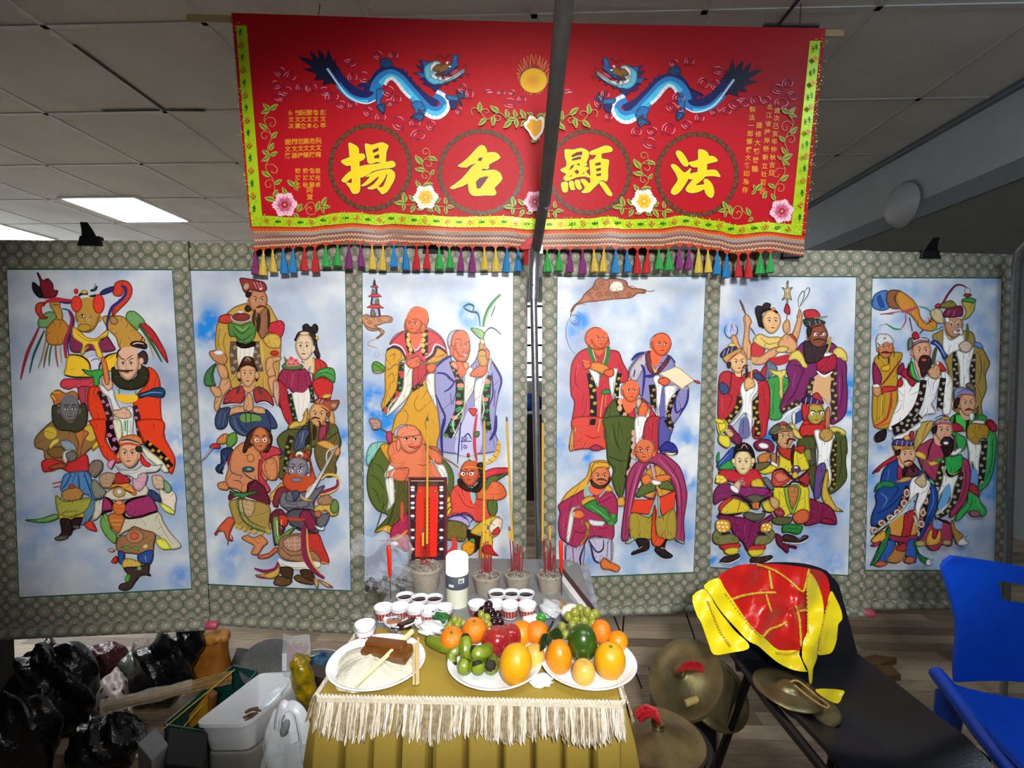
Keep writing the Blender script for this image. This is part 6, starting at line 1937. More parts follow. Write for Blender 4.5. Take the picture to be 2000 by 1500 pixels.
# ================================================================== red embroidered banner
class BPlane(Plane):
    def at(s, px, py, off=0):
        t = min(1, max(0, (py-408)/50))
        w_ = t*t*(.006*math.sin(px*.021+.6)+.004*math.sin(px*.047))
        return Plane.at(s, px, py, off+w_)
BN = BPlane(pt(452, 25, 1.66), pt(1613, 55, 1.735), pt(490, 460, 1.80))
def interp(tab, x):
    if x <= tab[0][0]: return tab[0][1]
    for (a, b), (c, d) in zip(tab, tab[1:]):
        if x <= c:
            t = (x-a)/(c-a); t = t*t*(3-2*t); return b+(d-b)*t
    return tab[-1][1]
UP = [(512, 421), (570, 425), (613, 426), (634, 420), (656, 416), (691, 415), (736, 420), (762, 416), (817, 420), (900, 424), (980, 422), (1036, 427), (1062, 428), (1150, 427), (1184, 423), (1199, 423), (1215, 429), (1290, 427), (1331, 421), (1400, 431), (1441, 440), (1488, 434), (1545, 438)]
LO = [(491, 442), (608, 444), (634, 440), (688, 436), (744, 440), (762, 437), (817, 440), (900, 444), (980, 444), (1034, 448), (1062, 448), (1150, 447), (1192, 445), (1218, 448), (1286, 447), (1331, 441), (1400, 450), (1436, 458), (1496, 453), (1565, 460)]
ban = thing('temple_banner', 'wide red satin banner embroidered with two blue dragons and four large gold characters', 'banner', BN.at(1030, 40))
def redcloth():
    g = N('red_satin', .38); o = g.tc(); n = g.noise(o, 420, 2); n2 = g.noise(o, 2.5, 3)
    g.b.inputs['Specular IOR Level'].default_value = .15
    g.bump(g.mth('ADD', g.mth('MULTIPLY', n, .15), n2), .25, .02)
    return g.col(g.mix(n2, '9a0d18', 'b81522'))
b = B()
def bsurf(u, v):
    top = (452+u*(1613-452), 25+u*30 + 3*math.sin(u*PI)); x1 = 488+u*(1572-488); bot = (x1, interp(LO, x1)+4)
    return BN.at(top[0]+(bot[0]-top[0])*v, top[1]+(bot[1]-top[1])*v)
b.grid(bsurf, 110, 40, -.0012); b.obj('cloth', redcloth(), ban)
STITCH = paint_mat('silk_embroidery', .42, .16, 1100, .2)
# glittering lime border
bp = Paint(BN, .0010)
def strip(P, Q, col):
    n = len(P); bp.tri(P+Q, [lin(col)]*(2*n), [(i, i+1, n+i+1, n+i) for i in range(n-1)])
xs = [512+i*(1545-512)/90 for i in range(91)]
strip([(x, interp(UP, x)) for x in xs], [(491+(x-512)/(1545-512)*(1565-491), interp(LO, 491+(x-512)/(1545-512)*(1565-491))) for x in xs], 'a9c81e')
strip([(461+(491-461)*t/20, 50+(443-50)*t/20) for t in range(21)], [(482+(512-482)*t/20, 50+(421-50)*t/20) for t in range(21)], 'a9c81e')
strip([(1602+(1565-1602)*t/20, 80+(460-80)*t/20) for t in range(21)], [(1581.5+(1545-1581.5)*t/20, 80+(438-80)*t/20) for t in range(21)], 'a9c81e')
rnd = random.Random(3)
def cross(x, y, s=6.2):
    for a in range(4):
        c = (x+s*.5*math.cos(a*PI/2), y+s*.5*math.sin(a*PI/2))
        O = bp.ell(*c, s*.42, s*.42, 0, 12); bp.fill(O, lin('a85a1a')); bp.fill(bp.ell(*c, s*.22, s*.22, 0, 8), lin('d8c040'))
    bp.fill(bp.ell(x, y, s*.2, s*.2, 0, 8), lin('d03a20'))
def leafm(x, y, rot):
    for q in (-1, 0, 1):
        c = (x+q*4*math.cos(rot), y+q*4*math.sin(rot)); s_ = 3.6 if q == 0 else 2.2
        bp.fill([(c[0]+s_, c[1]), (c[0], c[1]+s_), (c[0]-s_, c[1]), (c[0], c[1]-s_)], lin('1f6a1c'))
        for k_ in (-1, 1): bp.line([(c[0]-3.5*math.sin(rot)*k_, c[1]+3.5*math.cos(rot)*k_), (c[0]+2.6*math.cos(rot), c[1]+2.6*math.sin(rot))], lin('37801f'), .9)
n_ = 47
for i in range(n_):
    x = 512+ (i+.4)*(1550-512)/n_; y = (interp(UP, x)+interp(LO, x))/2
    (cross if i % 2 == 0 else lambda x, y: leafm(x, y, 0))(x, y)
for i in range(15):
    t = (i+.6)/15.6
    for x, y in ((471.5+(502-471.5)*t, 50+382*t), (1592-(1592-1555)*t, 80+368*t)):
        (cross if i % 2 == 1 else lambda x, y: leafm(x, y, PI/2))(x, y)
for i in range(1500):                          # sequin glints
    k_ = rnd.random()
    if k_ < .62: x = 497+rnd.random()*1062; y = interp(UP, x)+rnd.random()*(interp(LO, x)-interp(UP, x))
    elif k_ < .81: t = rnd.random(); x = 462+30*t+rnd.random()*19; y = 51+390*t
    else: t = rnd.random(); x = 1583-36*t+rnd.random()*18; y = 81+376*t
    r = .5+rnd.random()*.7; c = lin(rnd.choice(['d8f04a', 'c4e02a', '7a9a10', 'eaf58a', '8fb018']))
    bp.fill([(x+r, y), (x, y+r), (x-r, y), (x, y-r)], c)
LIME = paint_mat('lime_sequin_braid', .3, .2, 1600); LIME.node_tree.nodes['Principled BSDF'].inputs['Metallic'].default_value = .15
bp.obj('border_trim', ban, LIME)
# hem ribbon and net fringe
bp = Paint(BN, .0012)
def off(x): e = (x-490)/(1572-490); return 8*max(0, 1-(x-490)/110) + 3*max(0, 1-(1572-x)/60)
xs = [489+i*(1571-489)/180 for i in range(181)]
strip([(x, interp(LO, x)+1) for x in xs], [(x, interp(LO, x)+8.5) for x in xs], 'c8481a')
strip([(x, interp(LO, x)+1) for x in xs], [(x, interp(LO, x)+3) for x in xs], 'a02014')
bp.obj('hem_ribbon', ban, STITCH)
bp = Paint(BN, .0004)
strip([(x, interp(LO, x)+8) for x in xs], [(x+(1 if x < 520 else 0)*(7-(x-489)/5), interp(LO, x)+36+off(x)) for x in xs], '8d6a62')
strip([(x, interp(LO, x)+8) for x in xs], [(x, interp(LO, x)+15) for x in xs], '8f8787')
bp.z += .0016
def zig(o, col, amp, wid, per=3.0, k_=1):
    x = 490; i = 0; P = []
    while x < 1571:
        P.append((x+(off(x)*.7 if x < 520 else 0), interp(LO, x)+o+off(x)*k_+(amp if i % 2 else -amp))); x += per; i += 1
    bp.line(P, lin(col), wid, False)
zig(9.5, 'e2c26a', 2.0, 1.5, 3.2, .2); zig(9.9, '5a2c10', 1.2, .5, 3.2, .2)
zig(17, '6e3038', 1.7, .9, 3, .4); zig(19, '7a3030', 1.7, .8, 3, .5); zig(22, 'e0c48a', 1.9, 1.7, 3.2, .6)
zig(26.5, '742c2a', 1.7, .9, 3, .75); zig(29, '843026', 1.7, 1, 3, .85); zig(32, 'e4c98a', 1.9, 1.8, 3.2, 1); zig(36, '8a3420', 1.4, 2.2, 3, 1)
TX = [497, 513, 532, 554, 574, 596, 616, 637, 660.5, 683, 705, 727, 748, 768.5, 791, 813.5, 835, 857.5, 878, 900.7, 923, 946, 968, 990, 1012, 1068.6, 1092, 1114, 1138, 1160, 1179.5, 1202, 1223, 1243, 1264, 1286, 1305.5, 1327, 1346, 1364, 1382.5, 1401.6, 1421, 1443, 1461, 1483.6, 1502]
TC = 'PYYBBRRGGPPYYBBRRGGPPYYBBGGPPYYBBRRGGPPYYBBRRGG'
for x in TX:
    y = interp(LO, x)+33+off(x)
    bp.fill([(x-9, y), (x+9, y), (x+1, y+9), (x-1, y+9)], lin('b03a1c'))
bp.obj('net_fringe', ban, STITCH)
hexs = dict(P='862a72', Y='e0c04c', B='1a84c8', R='c82026', G='30a84a')
for i, x in enumerate(TX):
    y = interp(LO, x)+43+off(x); top = BN.at(x, y, .003); c = TC[i]; L_ = .083*(1 if c != 'G' else .9)*(1+.06*math.sin(i*2.3)); wd = .0138 if c != 'G' else .0165
    b = B(); tl = .04*math.sin(i*1.7)
    def jt(a, z): return 1+.1*math.sin(a*9+i)+.04*math.sin(a*17)
    prof = [(.0022, .004), (.0032, 0), (.003, -.006), (.0052, -.011), (.0056, -.016), (.0046, -.019), (wd*.62, -.038), (wd*.9, -.06), (wd, -L_+.006), (wd*.96, -L_), (wd*.3, -L_+.003)]
    b.lathe(top, prof, 22, Matrix.Rotation(tl, 3, 'Y'), jt)
    b.ball(top+V((0, -.001, .0025)), .0028, 8, 6)
    b.obj('tassel', M('tassel_'+c, hexs[c], .6, 0, .18, 260, .5, 500), ban)
# ---- embroidery
def P_(name, text, base=.0018):
    q = Paint(BN, base); q.run(text); return q
def char(name, crop, polys, holes):
    q = Paint(BN, .002); x0, y0, wd, W_ = crop; k_ = wd/W_
    cv = lambda s_: [(x0+float(a.split(',')[0])*k_, y0+float(a.split(',')[1])*k_) for a in s_.split()]
    Ps = [crom(cv(s_), True, 3) for s_ in polys]
    for O in Ps: q.line(O, lin('35404a'), 2.6, False, True)
    for O in Ps: q.fill(O, lin('e4c410'))
    for O in Ps: q.line(O, lin('ecd76a'), .5, False, True)
    for O in Ps: q.fill([(sum(p[0] for p in O)/len(O)+(p[0]-sum(p[0] for p in O)/len(O))*.97, sum(p[1] for p in O)/len(O)+(p[1]-sum(p[1] for p in O)/len(O))*.97) for p in O], lin('e6c60c'))
    for s_ in holes: O = cv(s_); q.fill(O, lin('6a1430')); q.line(O, lin('35404a'), .9, False, True)
    q.obj(name, ban, STITCH)
char('gold_character', (640, 240, 190, 1583), ["345,330 420,350 490,395 510,450 512,520 520,700 530,860 530,1080 500,1140 450,1155 400,1140 360,1060 300,980 390,985 395,900 385,780 380,690 360,560 350,430",
 "220,625 340,570 420,530 500,510 580,505 612,550 590,595 500,640 420,680 340,700 290,690", "230,930 330,820 400,770 480,720 530,720 520,790 460,840 350,930 300,970 260,965",
 "610,350 650,345 720,360 800,340 880,320 950,345 990,380 960,470 950,560 945,640 900,650 800,640 720,665 660,650 640,560 620,450",
 "520,720 620,690 800,670 1000,630 1060,625 1100,660 1100,700 1050,730 900,750 760,780 640,850 560,890 520,870 530,790",
 "760,800 900,770 1010,755 1080,800 1098,860 1080,940 1010,1060 960,1130 890,1160 850,1120 800,1050 880,1050 920,1010 960,900 970,840 880,830",
 "620,880 700,830 830,790 870,840 790,900 690,980 620,1020 540,1030 600,980 690,880", "870,830 950,840 920,920 860,1000 790,1060 720,1085 650,1065 740,1010 820,920"],
 ["735,450 830,405 830,455 745,490", "758,545 838,512 842,572 765,580"])
char('gold_character', (850, 250, 190, 1583), ["370,615 450,560 560,460 660,350 730,290 790,290 830,340 840,400 800,470 720,540 640,580 560,610 520,640 430,640",
 "700,460 840,405 980,402 1050,460 1045,500 960,550 880,595 875,640 850,670 760,660 640,680 600,640 680,560", "640,600 760,640 740,720 640,790 540,890 450,945 370,970 290,995 245,970 330,910 430,830 530,720",
 "540,760 700,710 850,690 970,685 1050,730 1085,800 1080,850 1010,930 965,980 990,1040 985,1080 930,1100 830,1095 720,1105 620,1100 560,1050 540,960 530,860"],
 ["665,880 720,820 800,795 870,790 800,890 730,985 680,985", "690,530 720,485 775,485 745,540"])
char('gold_character', (1070, 250, 190, 1583), ["275,360 340,352 420,355 520,330 600,345 660,390 665,450 640,520 620,560 540,570 420,590 330,620 300,640 305,560 280,480",
 "205,680 280,640 340,590 440,560 560,560 630,575 620,620 560,640 650,640 660,670 620,710 680,780 680,810 600,790 480,800 400,830 330,860 270,850 255,810 300,750 240,720",
 "215,910 260,880 320,890 325,1000 310,1040 270,1050 235,1020", "345,880 410,870 430,960 440,1000 390,1010 360,980", "435,865 510,850 530,920 550,980 520,1005 470,980",
 "530,840 600,840 670,900 720,870 830,880 740,980 680,1040 600,1060 545,1045 590,1000 600,960 560,900",
 "690,385 800,340 900,300 970,292 1030,320 1050,360 1020,390 900,410 870,430 880,500 980,520 990,570 975,680 975,800 950,870 880,850 800,870 720,890 690,860 690,740 680,620 680,530 740,510 790,440 700,440 680,410",
 "830,870 900,880 960,940 1030,1050 1045,1090 1020,1110 960,1080 890,980 840,910"],
 ["385,450 470,400 555,385 555,440 470,450 390,480", "390,510 470,480 540,470 535,505 460,520 390,532", "430,715 465,680 510,715 480,755", "345,690 380,620 430,595 400,650", "470,590 515,575 510,620", "350,795 390,765 390,785", "560,750 590,720 590,740", "770,580 855,560 860,600 775,615", "780,670 858,650 862,690 790,705", "785,755 862,740 862,775 790,785"])
char('gold_character', (1280, 250, 180, 1500), ["330,400 360,370 410,385 470,450 530,560 530,610 500,630 450,610 390,530 340,440",
 "250,620 290,590 350,620 420,690 470,730 525,695 575,660 540,780 520,850 460,950 400,1030 340,1080 290,1085 250,1050 270,990 340,890 360,830 320,730",
 "695,360 760,355 830,385 860,440 850,520 835,600 830,700 810,790 690,800 690,620 695,480", "540,565 640,540 740,490 850,460 940,465 1000,510 995,545 860,580 760,620 670,640 590,630",
 "520,760 640,730 760,700 880,685 980,690 1040,760 1045,800 960,785 850,785 740,800 640,830 540,830", "620,830 700,790 800,790 740,860 650,930 720,930 790,915 780,860 810,830 860,850 920,920 950,1020 945,1090 910,1135 860,1120 810,1060 790,1000 700,1040 590,1060 520,1040 490,1000 530,930"], [])
# wreath rings round the characters
for (cx, cy, rx, ry) in ((723.4, 327, 78, 81), (939, 336.4, 80, 80), (1151, 336, 78, 80), (1361, 341, 77.5, 79)):
    q = Paint(BN, .0013); ring = q.ell(cx, cy, rx, ry, 0, 64); q.line(ring, lin('571f15'), 9, False, True)
    for i in range(46):
        a = 2*PI*i/46; sg = 1 if i % 2 else -1; c = (cx+(rx+sg*1.2)*math.cos(a), cy+(ry+sg*1.2)*math.sin(a)); r = 4.4
        pp = [(c[0]+r*(1-j/14)*math.cos(a+sg*(j*.75+1)), c[1]+r*(1-j/14)*math.sin(a+sg*(j*.75+1))) for j in range(13)]
        q.line(pp, lin('5f5a24' if i % 3 else '46602c'), 1.1, False)
    q.obj('wreath', ban, STITCH)
def flower(q, cx, cy, r, cols, pet=6, ph=0.3):
    def ringf(s_, am): return [(cx+s_*r*(1+am*math.cos(pet*t+ph)+.05*math.cos(pet*4*t))*math.cos(t), cy+s_*r*(1+am*math.cos(pet*t+ph)+.05*math.cos(pet*4*t))*math.sin(t)) for t in [2*PI*i/72 for i in range(72)]]
    O = ringf(1, .1); q.fill(O, lin(cols[0])); q.line(O, tuple(c*.5 for c in lin(cols[0])), .6, False, True)
    for k_ in range(40):
        a = 2*PI*k_/40; q.line([(cx+r*.25*math.cos(a), cy+r*.25*math.sin(a)), (cx+r*(.62+.2*(k_ % 3)/2)*math.cos(a), cy+r*(.62+.2*(k_ % 3)/2)*math.sin(a))], lin(cols[1]), 2.4)
    q.fill(ringf(.55, .1), lin(cols[1])); q.fill(ringf(.3, .1), lin(cols[2])); q.fill(q.ell(cx, cy, r*.1, r*.1), lin(cols[3]))
    for k_ in range(pet): a = 2*PI*(k_+.5)/pet - ph/pet; q.line([(cx+r*.3*math.cos(a), cy+r*.3*math.sin(a)), (cx+r*.9*math.cos(a), cy+r*.9*math.sin(a))], tuple(c*.75 for c in lin(cols[0])), .8)
def vine(q, crop, stems, leaves, curls, fx=None):
    x0, y0, wd, W_ = crop; k_ = wd/W_; T_ = fx or (lambda x, y: (x, y))
    g_ = lambda s_: [T_(x0+float(a.split(',')[0])*k_, y0+float(a.split(',')[1])*k_) for a in s_.split()]
    for s_ in stems: q.line(crom(g_(s_), False, 6), lin('a8783c'), 1.7, False); q.line(crom(g_(s_), False, 6), lin('8a8a34'), .8, False)
    for s_ in curls:
        q.line(crom(g_(s_), False, 6), lin('b8824a'), 1.6)
    for s_ in leaves:
        (ax, ay), (bx, by) = g_(s_); dx, dy = bx-ax, by-ay
        O = [(ax, ay), (ax+dx*.35-dy*.27, ay+dy*.35+dx*.27), (ax+dx*.75-dy*.13, ay+dy*.75+dx*.13), (bx, by), (ax+dx*.7+dy*.2, ay+dy*.7-dx*.2), (ax+dx*.3+dy*.22, ay+dy*.3-dx*.22)]
        O = crom(O, True, 4); q.fill(O, lin('8a9a34')); q.line(O, lin('b0a048'), .8, False, True)
        q.line([(ax, ay), (ax+dx*.5-dy*.04, ay+dy*.5+dx*.04), (ax+dx*.9, ay+dy*.9)], lin('2f5414'), 2.2)
PINK = ('e8b4c4', 'b8506e', '96203c', 'e0a030'); YEL = ('ece8dc', 'f0b018', 'e89a10', 'f0e8b0')
side = (["170,170 100,270 170,420 190,500 140,630 170,720 120,860 200,990 230,1100 210,1230", "500,1400 570,1370 640,1290 700,1290 730,1350 740,1390 800,1340"],
 ["170,160 90,80", "175,155 270,90", "165,165 65,195", "130,400 45,320", "190,500 265,425", "165,650 220,560", "165,710 80,650", "180,715 265,670", "165,735 75,780", "170,970 75,905", "230,1060 320,1010", "215,1210 270,1130", "230,1260 110,1225", "370,1190 330,1100", "465,1090 390,1010", "470,1085 500,1020", "470,1090 515,1140", "510,1390 565,1300", "470,1420 530,1470", "740,1380 780,1270", "810,1320 860,1220", "820,1330 910,1345", "815,1340 825,1415"],
 ["110,290 150,250 220,260 240,310 210,360 170,340 190,310", "180,450 130,420 80,430 70,480 110,510 135,490 120,465", "130,830 200,820 260,870 250,920 200,920 195,885", "210,1020 150,1010 115,1050 140,1100 185,1090 175,1055", "640,1290 610,1360 650,1430 720,1420 730,1360", "620,1370 650,1340 680,1360 660,1380"])
q = Paint(BN, .0016); vine(q, (500, 190, 160, 1000), *side); flower(q, 557, 400, 23, PINK, 6)
mir = lambda x, y: (1547-(x-512)*.98-(y-200)*.085+(3 if y > 300 else 8), y+8)
vine(q, (500, 190, 160, 1000), side[0], side[1], side[2], mir); flower(q, 1525, 413, 22, PINK, 6, 1.2)
mid = (["750,170 640,240 595,330 640,450 730,520 760,600 700,690 610,770", "220,1170 320,1190 440,1160", "850,1160 940,1220 1060,1225"],
 ["740,185 900,265", "590,345 450,155", "640,470 440,435", "770,570 840,455", "620,780 810,745", "550,830 460,680", "235,1140 205,930", "215,1150 10,1140", "220,1165 195,1310", "440,1120 320,985", "440,1200 350,1350", "630,1260 480,1280", "700,1260 830,1330", "870,1140 980,1055", "870,1200 960,1370", "1080,1180 1080,1030", "1100,1215 1260,1240", "1080,1230 1090,1385"],
 ["750,170 740,60 680,10 610,40 620,120 680,125 690,90", "640,240 730,250 790,320 750,390 690,370 690,330", "700,500 610,510 590,590 650,640 690,600 660,560"])
for dx, dy in ((0, 0), (424, 8)):
    vine(q, (770, 290, 130, 1393), mid[0], mid[1], mid[2], lambda x, y, dx=dx, dy=dy: (x+dx, y+dy)); flower(q, 832+dx, 386+dy, 22.5, YEL, 6, .4)
vine(q, (770, 290, 130, 1393), mid[0][1:], mid[1][6:], [], lambda x, y: (x+212, y+8)); flower(q, 1044, 395, 20, PINK, 6)
top = (["20,1060 10,980 60,950 130,1010 180,1080 240,1110 320,1060 380,1020 450,1050 500,1110 600,1120 700,1090 770,1110"],
 ["120,1010 125,870", "210,1100 110,1195", "385,1015 270,925", "320,1070 300,1205", "510,1090 490,970", "620,1090 600,975", "750,1100 690,975", "560,1130 455,1230", "630,1110 630,1230", "760,1130 690,1210", "520,1100 640,1120", "860,1060 780,1015", "910,1080 1005,1035", "830,1410 920,1410", "940,1400 960,1360"],
 ["140,1020 160,980 220,970 245,1010 210,1030", "320,1070 370,1060 410,1090 390,1130 345,1120 360,1090"])
vine(q, (920, 80, 240, 1714), *top); vine(q, (920, 80, 240, 1714), top[0], top[1][:11], top[2], lambda x, y: (2086-x, y+4))
O = [(920+x*.14, 80+y*.14) for x, y in ((880, 1080), (920, 1110), (960, 1075), (1010, 1100), (1015, 1180), (1000, 1270), (960, 1340), (890, 1405), (830, 1350), (800, 1290), (740, 1220), (740, 1160), (780, 1130), (800, 1075), (840, 1065))]
q.fill(crom(O, True), lin('ece6d8')); q.fill(crom([(1044+(x-1044)*.75, 252+(y-252)*.72) for x, y in O], True), lin('e8a418')); q.line([(1042, 236), (1043, 262)], lin('b86a10'), 1.2)
q.obj('floral_vines', ban, STITCH)
# flaming sun over little clouds
q = Paint(BN, .0017)
for i in range(26):
    a = -PI/2+(i-12.5)*.235; L_ = 20*max(0.25, math.cos((i-12.5)*.12))**2+6
    bx, by = 1042+25*math.cos(a), 158+23*math.sin(a); tx, ty = bx+L_*.45*math.cos(a), by-L_*.9+L_*.2*math.sin(a)+(10 if abs(i-12.5) > 9 else 0)
    q.line(crom([(bx-3, by), (bx-2+2*math.sin(i), by-L_*.35), (tx, ty), (bx+3+2*math.cos(i), by-L_*.3), (bx+3, by+1)], False, 6), lin('b8602c' if i % 2 else 'd08048'), 1.3, False)
    q.fill([(bx-4, by+2), (bx-1, by-L_*.4), (bx+4, by+2)], lin('7a2410'))
q.fill(q.ell(1042, 158, 26, 24, 0, 36), lin('d8a80a')); q.fill(q.ell(1041, 159, 15, 14), lin('d89a0c')); q.fill(q.ell(1041, 158, 9, 8), lin('cc8a10'))
for i in range(30): a = 2*PI*i/30; q.line([(1042+8*math.cos(a), 158+7.5*math.sin(a)), (1042+24*math.cos(a), 158+22*math.sin(a))], lin('c8940a'), .7)
q.obj('sun', ban, STITCH)
CL = [(955, 178, 12, 4, .1), (980, 182, 10, 6, 2), (1000, 180, 9, 6, 1), (996, 200, 17, 12, .5), (1020, 194, 11, 8, 2), (1090, 194, 12, 9, 1), (1110, 178, 12, 4, 0), (1100, 182, 9, 6, 2),
 (548, 140, 14, 12, 1), (568, 150, 16, 12, 2.5), (540, 165, 13, 11, 0), (560, 178, 18, 12, 1), (590, 172, 14, 10, 2), (548, 190, 16, 9, .6), (610, 172, 14, 12, 1.5), (635, 178, 16, 11, .2), (650, 190, 18, 12, 2), (668, 204, 14, 9, .7), (690, 205, 12, 8, 1.6),
 (685, 124, 15, 10, 2.8), (712, 150, 14, 14, .5), (690, 152, 12, 13, 2), (740, 108, 12, 10, 1), (770, 110, 12, 9, 2), (760, 178, 16, 13, 1), (775, 195, 14, 11, 2), (760, 200, 10, 8, 0), (720, 218, 12, 11, 1), (745, 230, 14, 10, 2), (780, 240, 17, 17, .8), (812, 242, 14, 9, 2), (843, 245, 13, 12, 1), (818, 265, 18, 14, 2.4), (904, 172, 11, 11, 1), (918, 185, 10, 14, 2), (897, 216, 9, 9, 1)]
q = Paint(BN, .0014)
CL += [(2086-x, y+14+(10 if x < 640 else 0), rx, ry, PI-ph) for x, y, rx, ry, ph in CL[8:]]
for (x, y, rx, ry, ph) in CL:
    rx *= .88; ry *= .88
    pp = [(x+rx*(1-.62*i/30)*math.cos(ph+i*.3), y+ry*(1-.62*i/30)*math.sin(ph+i*.3)) for i in range(31)]
    q.line(pp, lin('5a1a4e'), 1.2, False)
    for s0 in (2, 12, 22): q.line(pp[s0:s0+6], lin('d890a0'), 1.5)
q.obj('cloud_pattern', ban, STITCH)
DR = """
@570,80,360,200
p 0b0d30 7,17.5 15,18 23,21.5 19,9.5 25,15 30,20 28,8.8 34,14 37,19 40,8.8 42.5,16 45,22.5 47,19.5 49,27 53,31 54.5,38 62,45 70,50 64,56 56,50 43,46 33,48.5 35,42 24,43 27.5,36.5 12,30.5 23,29 15,23.5
l9.6 101458 48,33 56,45 66,54 77,58 85,54 90,44 96,35 106,32 116,35 125,43 133,52
l11 101458 133,52 142,61 150,66 158,69
p 101458 70,51 72,48 74,53 77,49 79,54.5 82,50 83,46 85,48 87,40 89,43 90,36 93,39
p 101458 118,31 121,29 122,34 126,33 126,39 131,39 130,45 135,45 134,50
L7 15599a 104,29 100,23 102,20
F 0f3a70 96,23 100,19 105,20 110,25 106,29 98,29
l3.4 1e74b8 38.5,30 45,39 52,49
l6.6 1e74b8 50,47 57,55 64,61 73,64.5 82,65 89,62 93,56
l12 1e74b8 90,56 93,47 99,40 108,37 117,42 124,50 132,59 140,68 146,74
l11 1e74b8 140,68 148,75 157,77 164,74 167,68 163,61 156,57
l3 3cb4dc 52,50 59,57.5 66,62.5 74,65.5 83,65.5
l6 3cb4dc 96,47 101,42 108,39 117,44 125,53 133,62 140,70
l5 46b8dc 146,76 156,79 164,76 168,70
l1.4 d8dce0 38.5,30 45,39.5 52,49.5 59,58.5 66,63.5 74,67 83,68 91,64.5
l3.6 d8dce0 101,48 104,43 109,41 114,45 120,53 125,59 129,62
l4 e0e2e4 145,79 152,83 160,83 167,78 170,71 169,64 164,58.5 157,55
L.6 1a2a4a 102,44 105,47
L.6 1a2a4a 106,41 108,44
L.6 1a2a4a 111,41 110,44
L.6 1a2a4a 115,44 113,47
L.6 1a2a4a 118.5,49 116,51
L.6 1a2a4a 122,53 119,55.5
L.6 1a2a4a 148,78 149,83
L.6 1a2a4a 152,80 152.5,85
L.6 1a2a4a 157,81 158,86
L.6 1a2a4a 162,80 164,84
L.6 1a2a4a 165.5,76.5 169,80
L.6 1a2a4a 167.5,72 172,74
L.6 1a2a4a 168,67 172,67
L.6 1a2a4a 166,62 170,60
L.6 1a2a4a 161,58 164,54.5
L.8 0f4a8a 96,52 100,47
L.8 0f4a8a 120,56 128,64
L.8 0f4a8a 130,60 136,68
L.8 8ad4ec 108,38 113,41
L.8 8ad4ec 118,45 123,51
L.8 8ad4ec 127,55 132,61
F 1c68a8 92,54 96,51.5 100,54 100,59 97,64 96,70 93,72 92,65
F 103a6a 92,71 96,69 101,68 101.5,74 100,79 97,77 94,75
L.8 3a9ad0 96,71 99,77
L1 103a6a 90,70 87,69
F 1c68a8 130,69 134,65.5 140,66 144,71 145,76 139,76 137,74 138,80 134,80 133,74
F 103a6a 129,83 134,79 142,78 144,82 140,88 136,85 130,84
L.8 3a9ad0 137,81 142,84
L.8 3a9ad0 135,82 139,86
F 101458 171,64 180,66 178,73 173,74
F 1c68a8 167,59 176,60 182,62 182,65 175,65 169,64
F 103a6a 178,54 183,57 185,53 188,58 189,61 183,64 185,70 183,70 181,64
p 101458 137,20 145,23 154,22 156,30 154,42 148,44 138,42 144,39 131,35 142,34 134,26 143,28
p 1a5a9a 142,23 150,24 150,32 144,30
p 1a5a9a 136,35 146,36 148,40 140,40
p 101458 144,40 156,42 164,48 156,56 150,50 142,47
F 5ab8d8 144,29 150,24 158,22 162,25 159,33 160,40 168,41 180,35 186,31 187,35 180,40 170,45 160,48 152,47 146,42 144,36
F dce4e4 150,28 156,22.5 161,25 154,31 153,35 159,40 156,43 151,38
F e4e8e4 159,42 162,38 164,43 168,40 176,39 182,35 186,31 186.5,33 179,38 170,43 164,44.5
F 8a5a1a 153,31 158,26 162,27 168,25 171,27 170,32 165,34 160,36 158,39 156,37 160,33 156,34
L.6 4a2a0a 156,31 164,29
F 1a5aa0 171,27 174,24 175,18 178,15 181,17 180,23 181,27 177,30 170,36 164,38 161,39 164,35 170,33
L.8 4aa0d8 178,17 177,22
F b83a5a 171,37 176,32 180,31 182,33 177,37
e fff 169.2,24.5 1.6,1.4 171.5,28.5 1.2,.9
e 111 169.8,24.8 .8,.8
p 0c2a4a 156,47 164,47 162,51
p 0c2a4a 164,46 172,44 169,49
p 0c2a4a 174,43 180,40 178,45
p 0c2a4a 181,39 186,35 185,41
L.7 5a1414 185,29 189,26 190,30 188,35
L.7 5a1414 187,37 193,36 190,40
L.7 5a1414 156,19 161,16 166,19 172,14 170,18
"""
class MPlane:
    def __init__(s, f): s.f = f; s.n = BN.n
    def at(s, x, y, o=0): return BN.at(*s.f(x, y), o)
for f in (lambda x, y: (x, y), lambda x, y: (2072.5-x, y+5+(910-x)*.061)):
    q = Paint(MPlane(f), .002); q.run(DR); q.obj('dragon', ban, STITCH)
# small gold inscriptions (glyph outlines)
_fc = bpy.data.curves.new('glyph', 'FONT'); _fo = bpy.data.objects.new('glyph', _fc); C.objects.link(_fo); _fc.resolution_u = 2
def glyph(bb, ch, cx, cy, sz, sk=0, plane=None, off_=.0022, emb=.045):
    _fc.body = ch; _fc.offset = emb*.35; bpy.context.view_layer.update()
    me = bpy.data.meshes.new_from_object(_fo.evaluated_get(bpy.context.evaluated_depsgraph_get()))
    vs = [v.co.copy() for v in me.vertices]
    if vs:
        x0_, x1_ = min(v.x for v in vs), max(v.x for v in vs); y0_, y1_ = min(v.y for v in vs), max(v.y for v in vs); k_ = sz/max(.75, y1_-y0_, x1_-x0_)
        bb.add([(plane or BN).at(cx+(v.x-(x0_+x1_)/2)*k_ - sk*(cy-(cy-(v.y-(y0_+y1_)/2)*k_)), cy-(v.y-(y0_+y1_)/2)*k_, off_) for v in vs], [tuple(p.vertices) for p in me.polygons])
    bpy.data.meshes.remove(me)
GOLD = M('gold_thread', 'e0980e', .45, 0, .12, 400)
b = B()
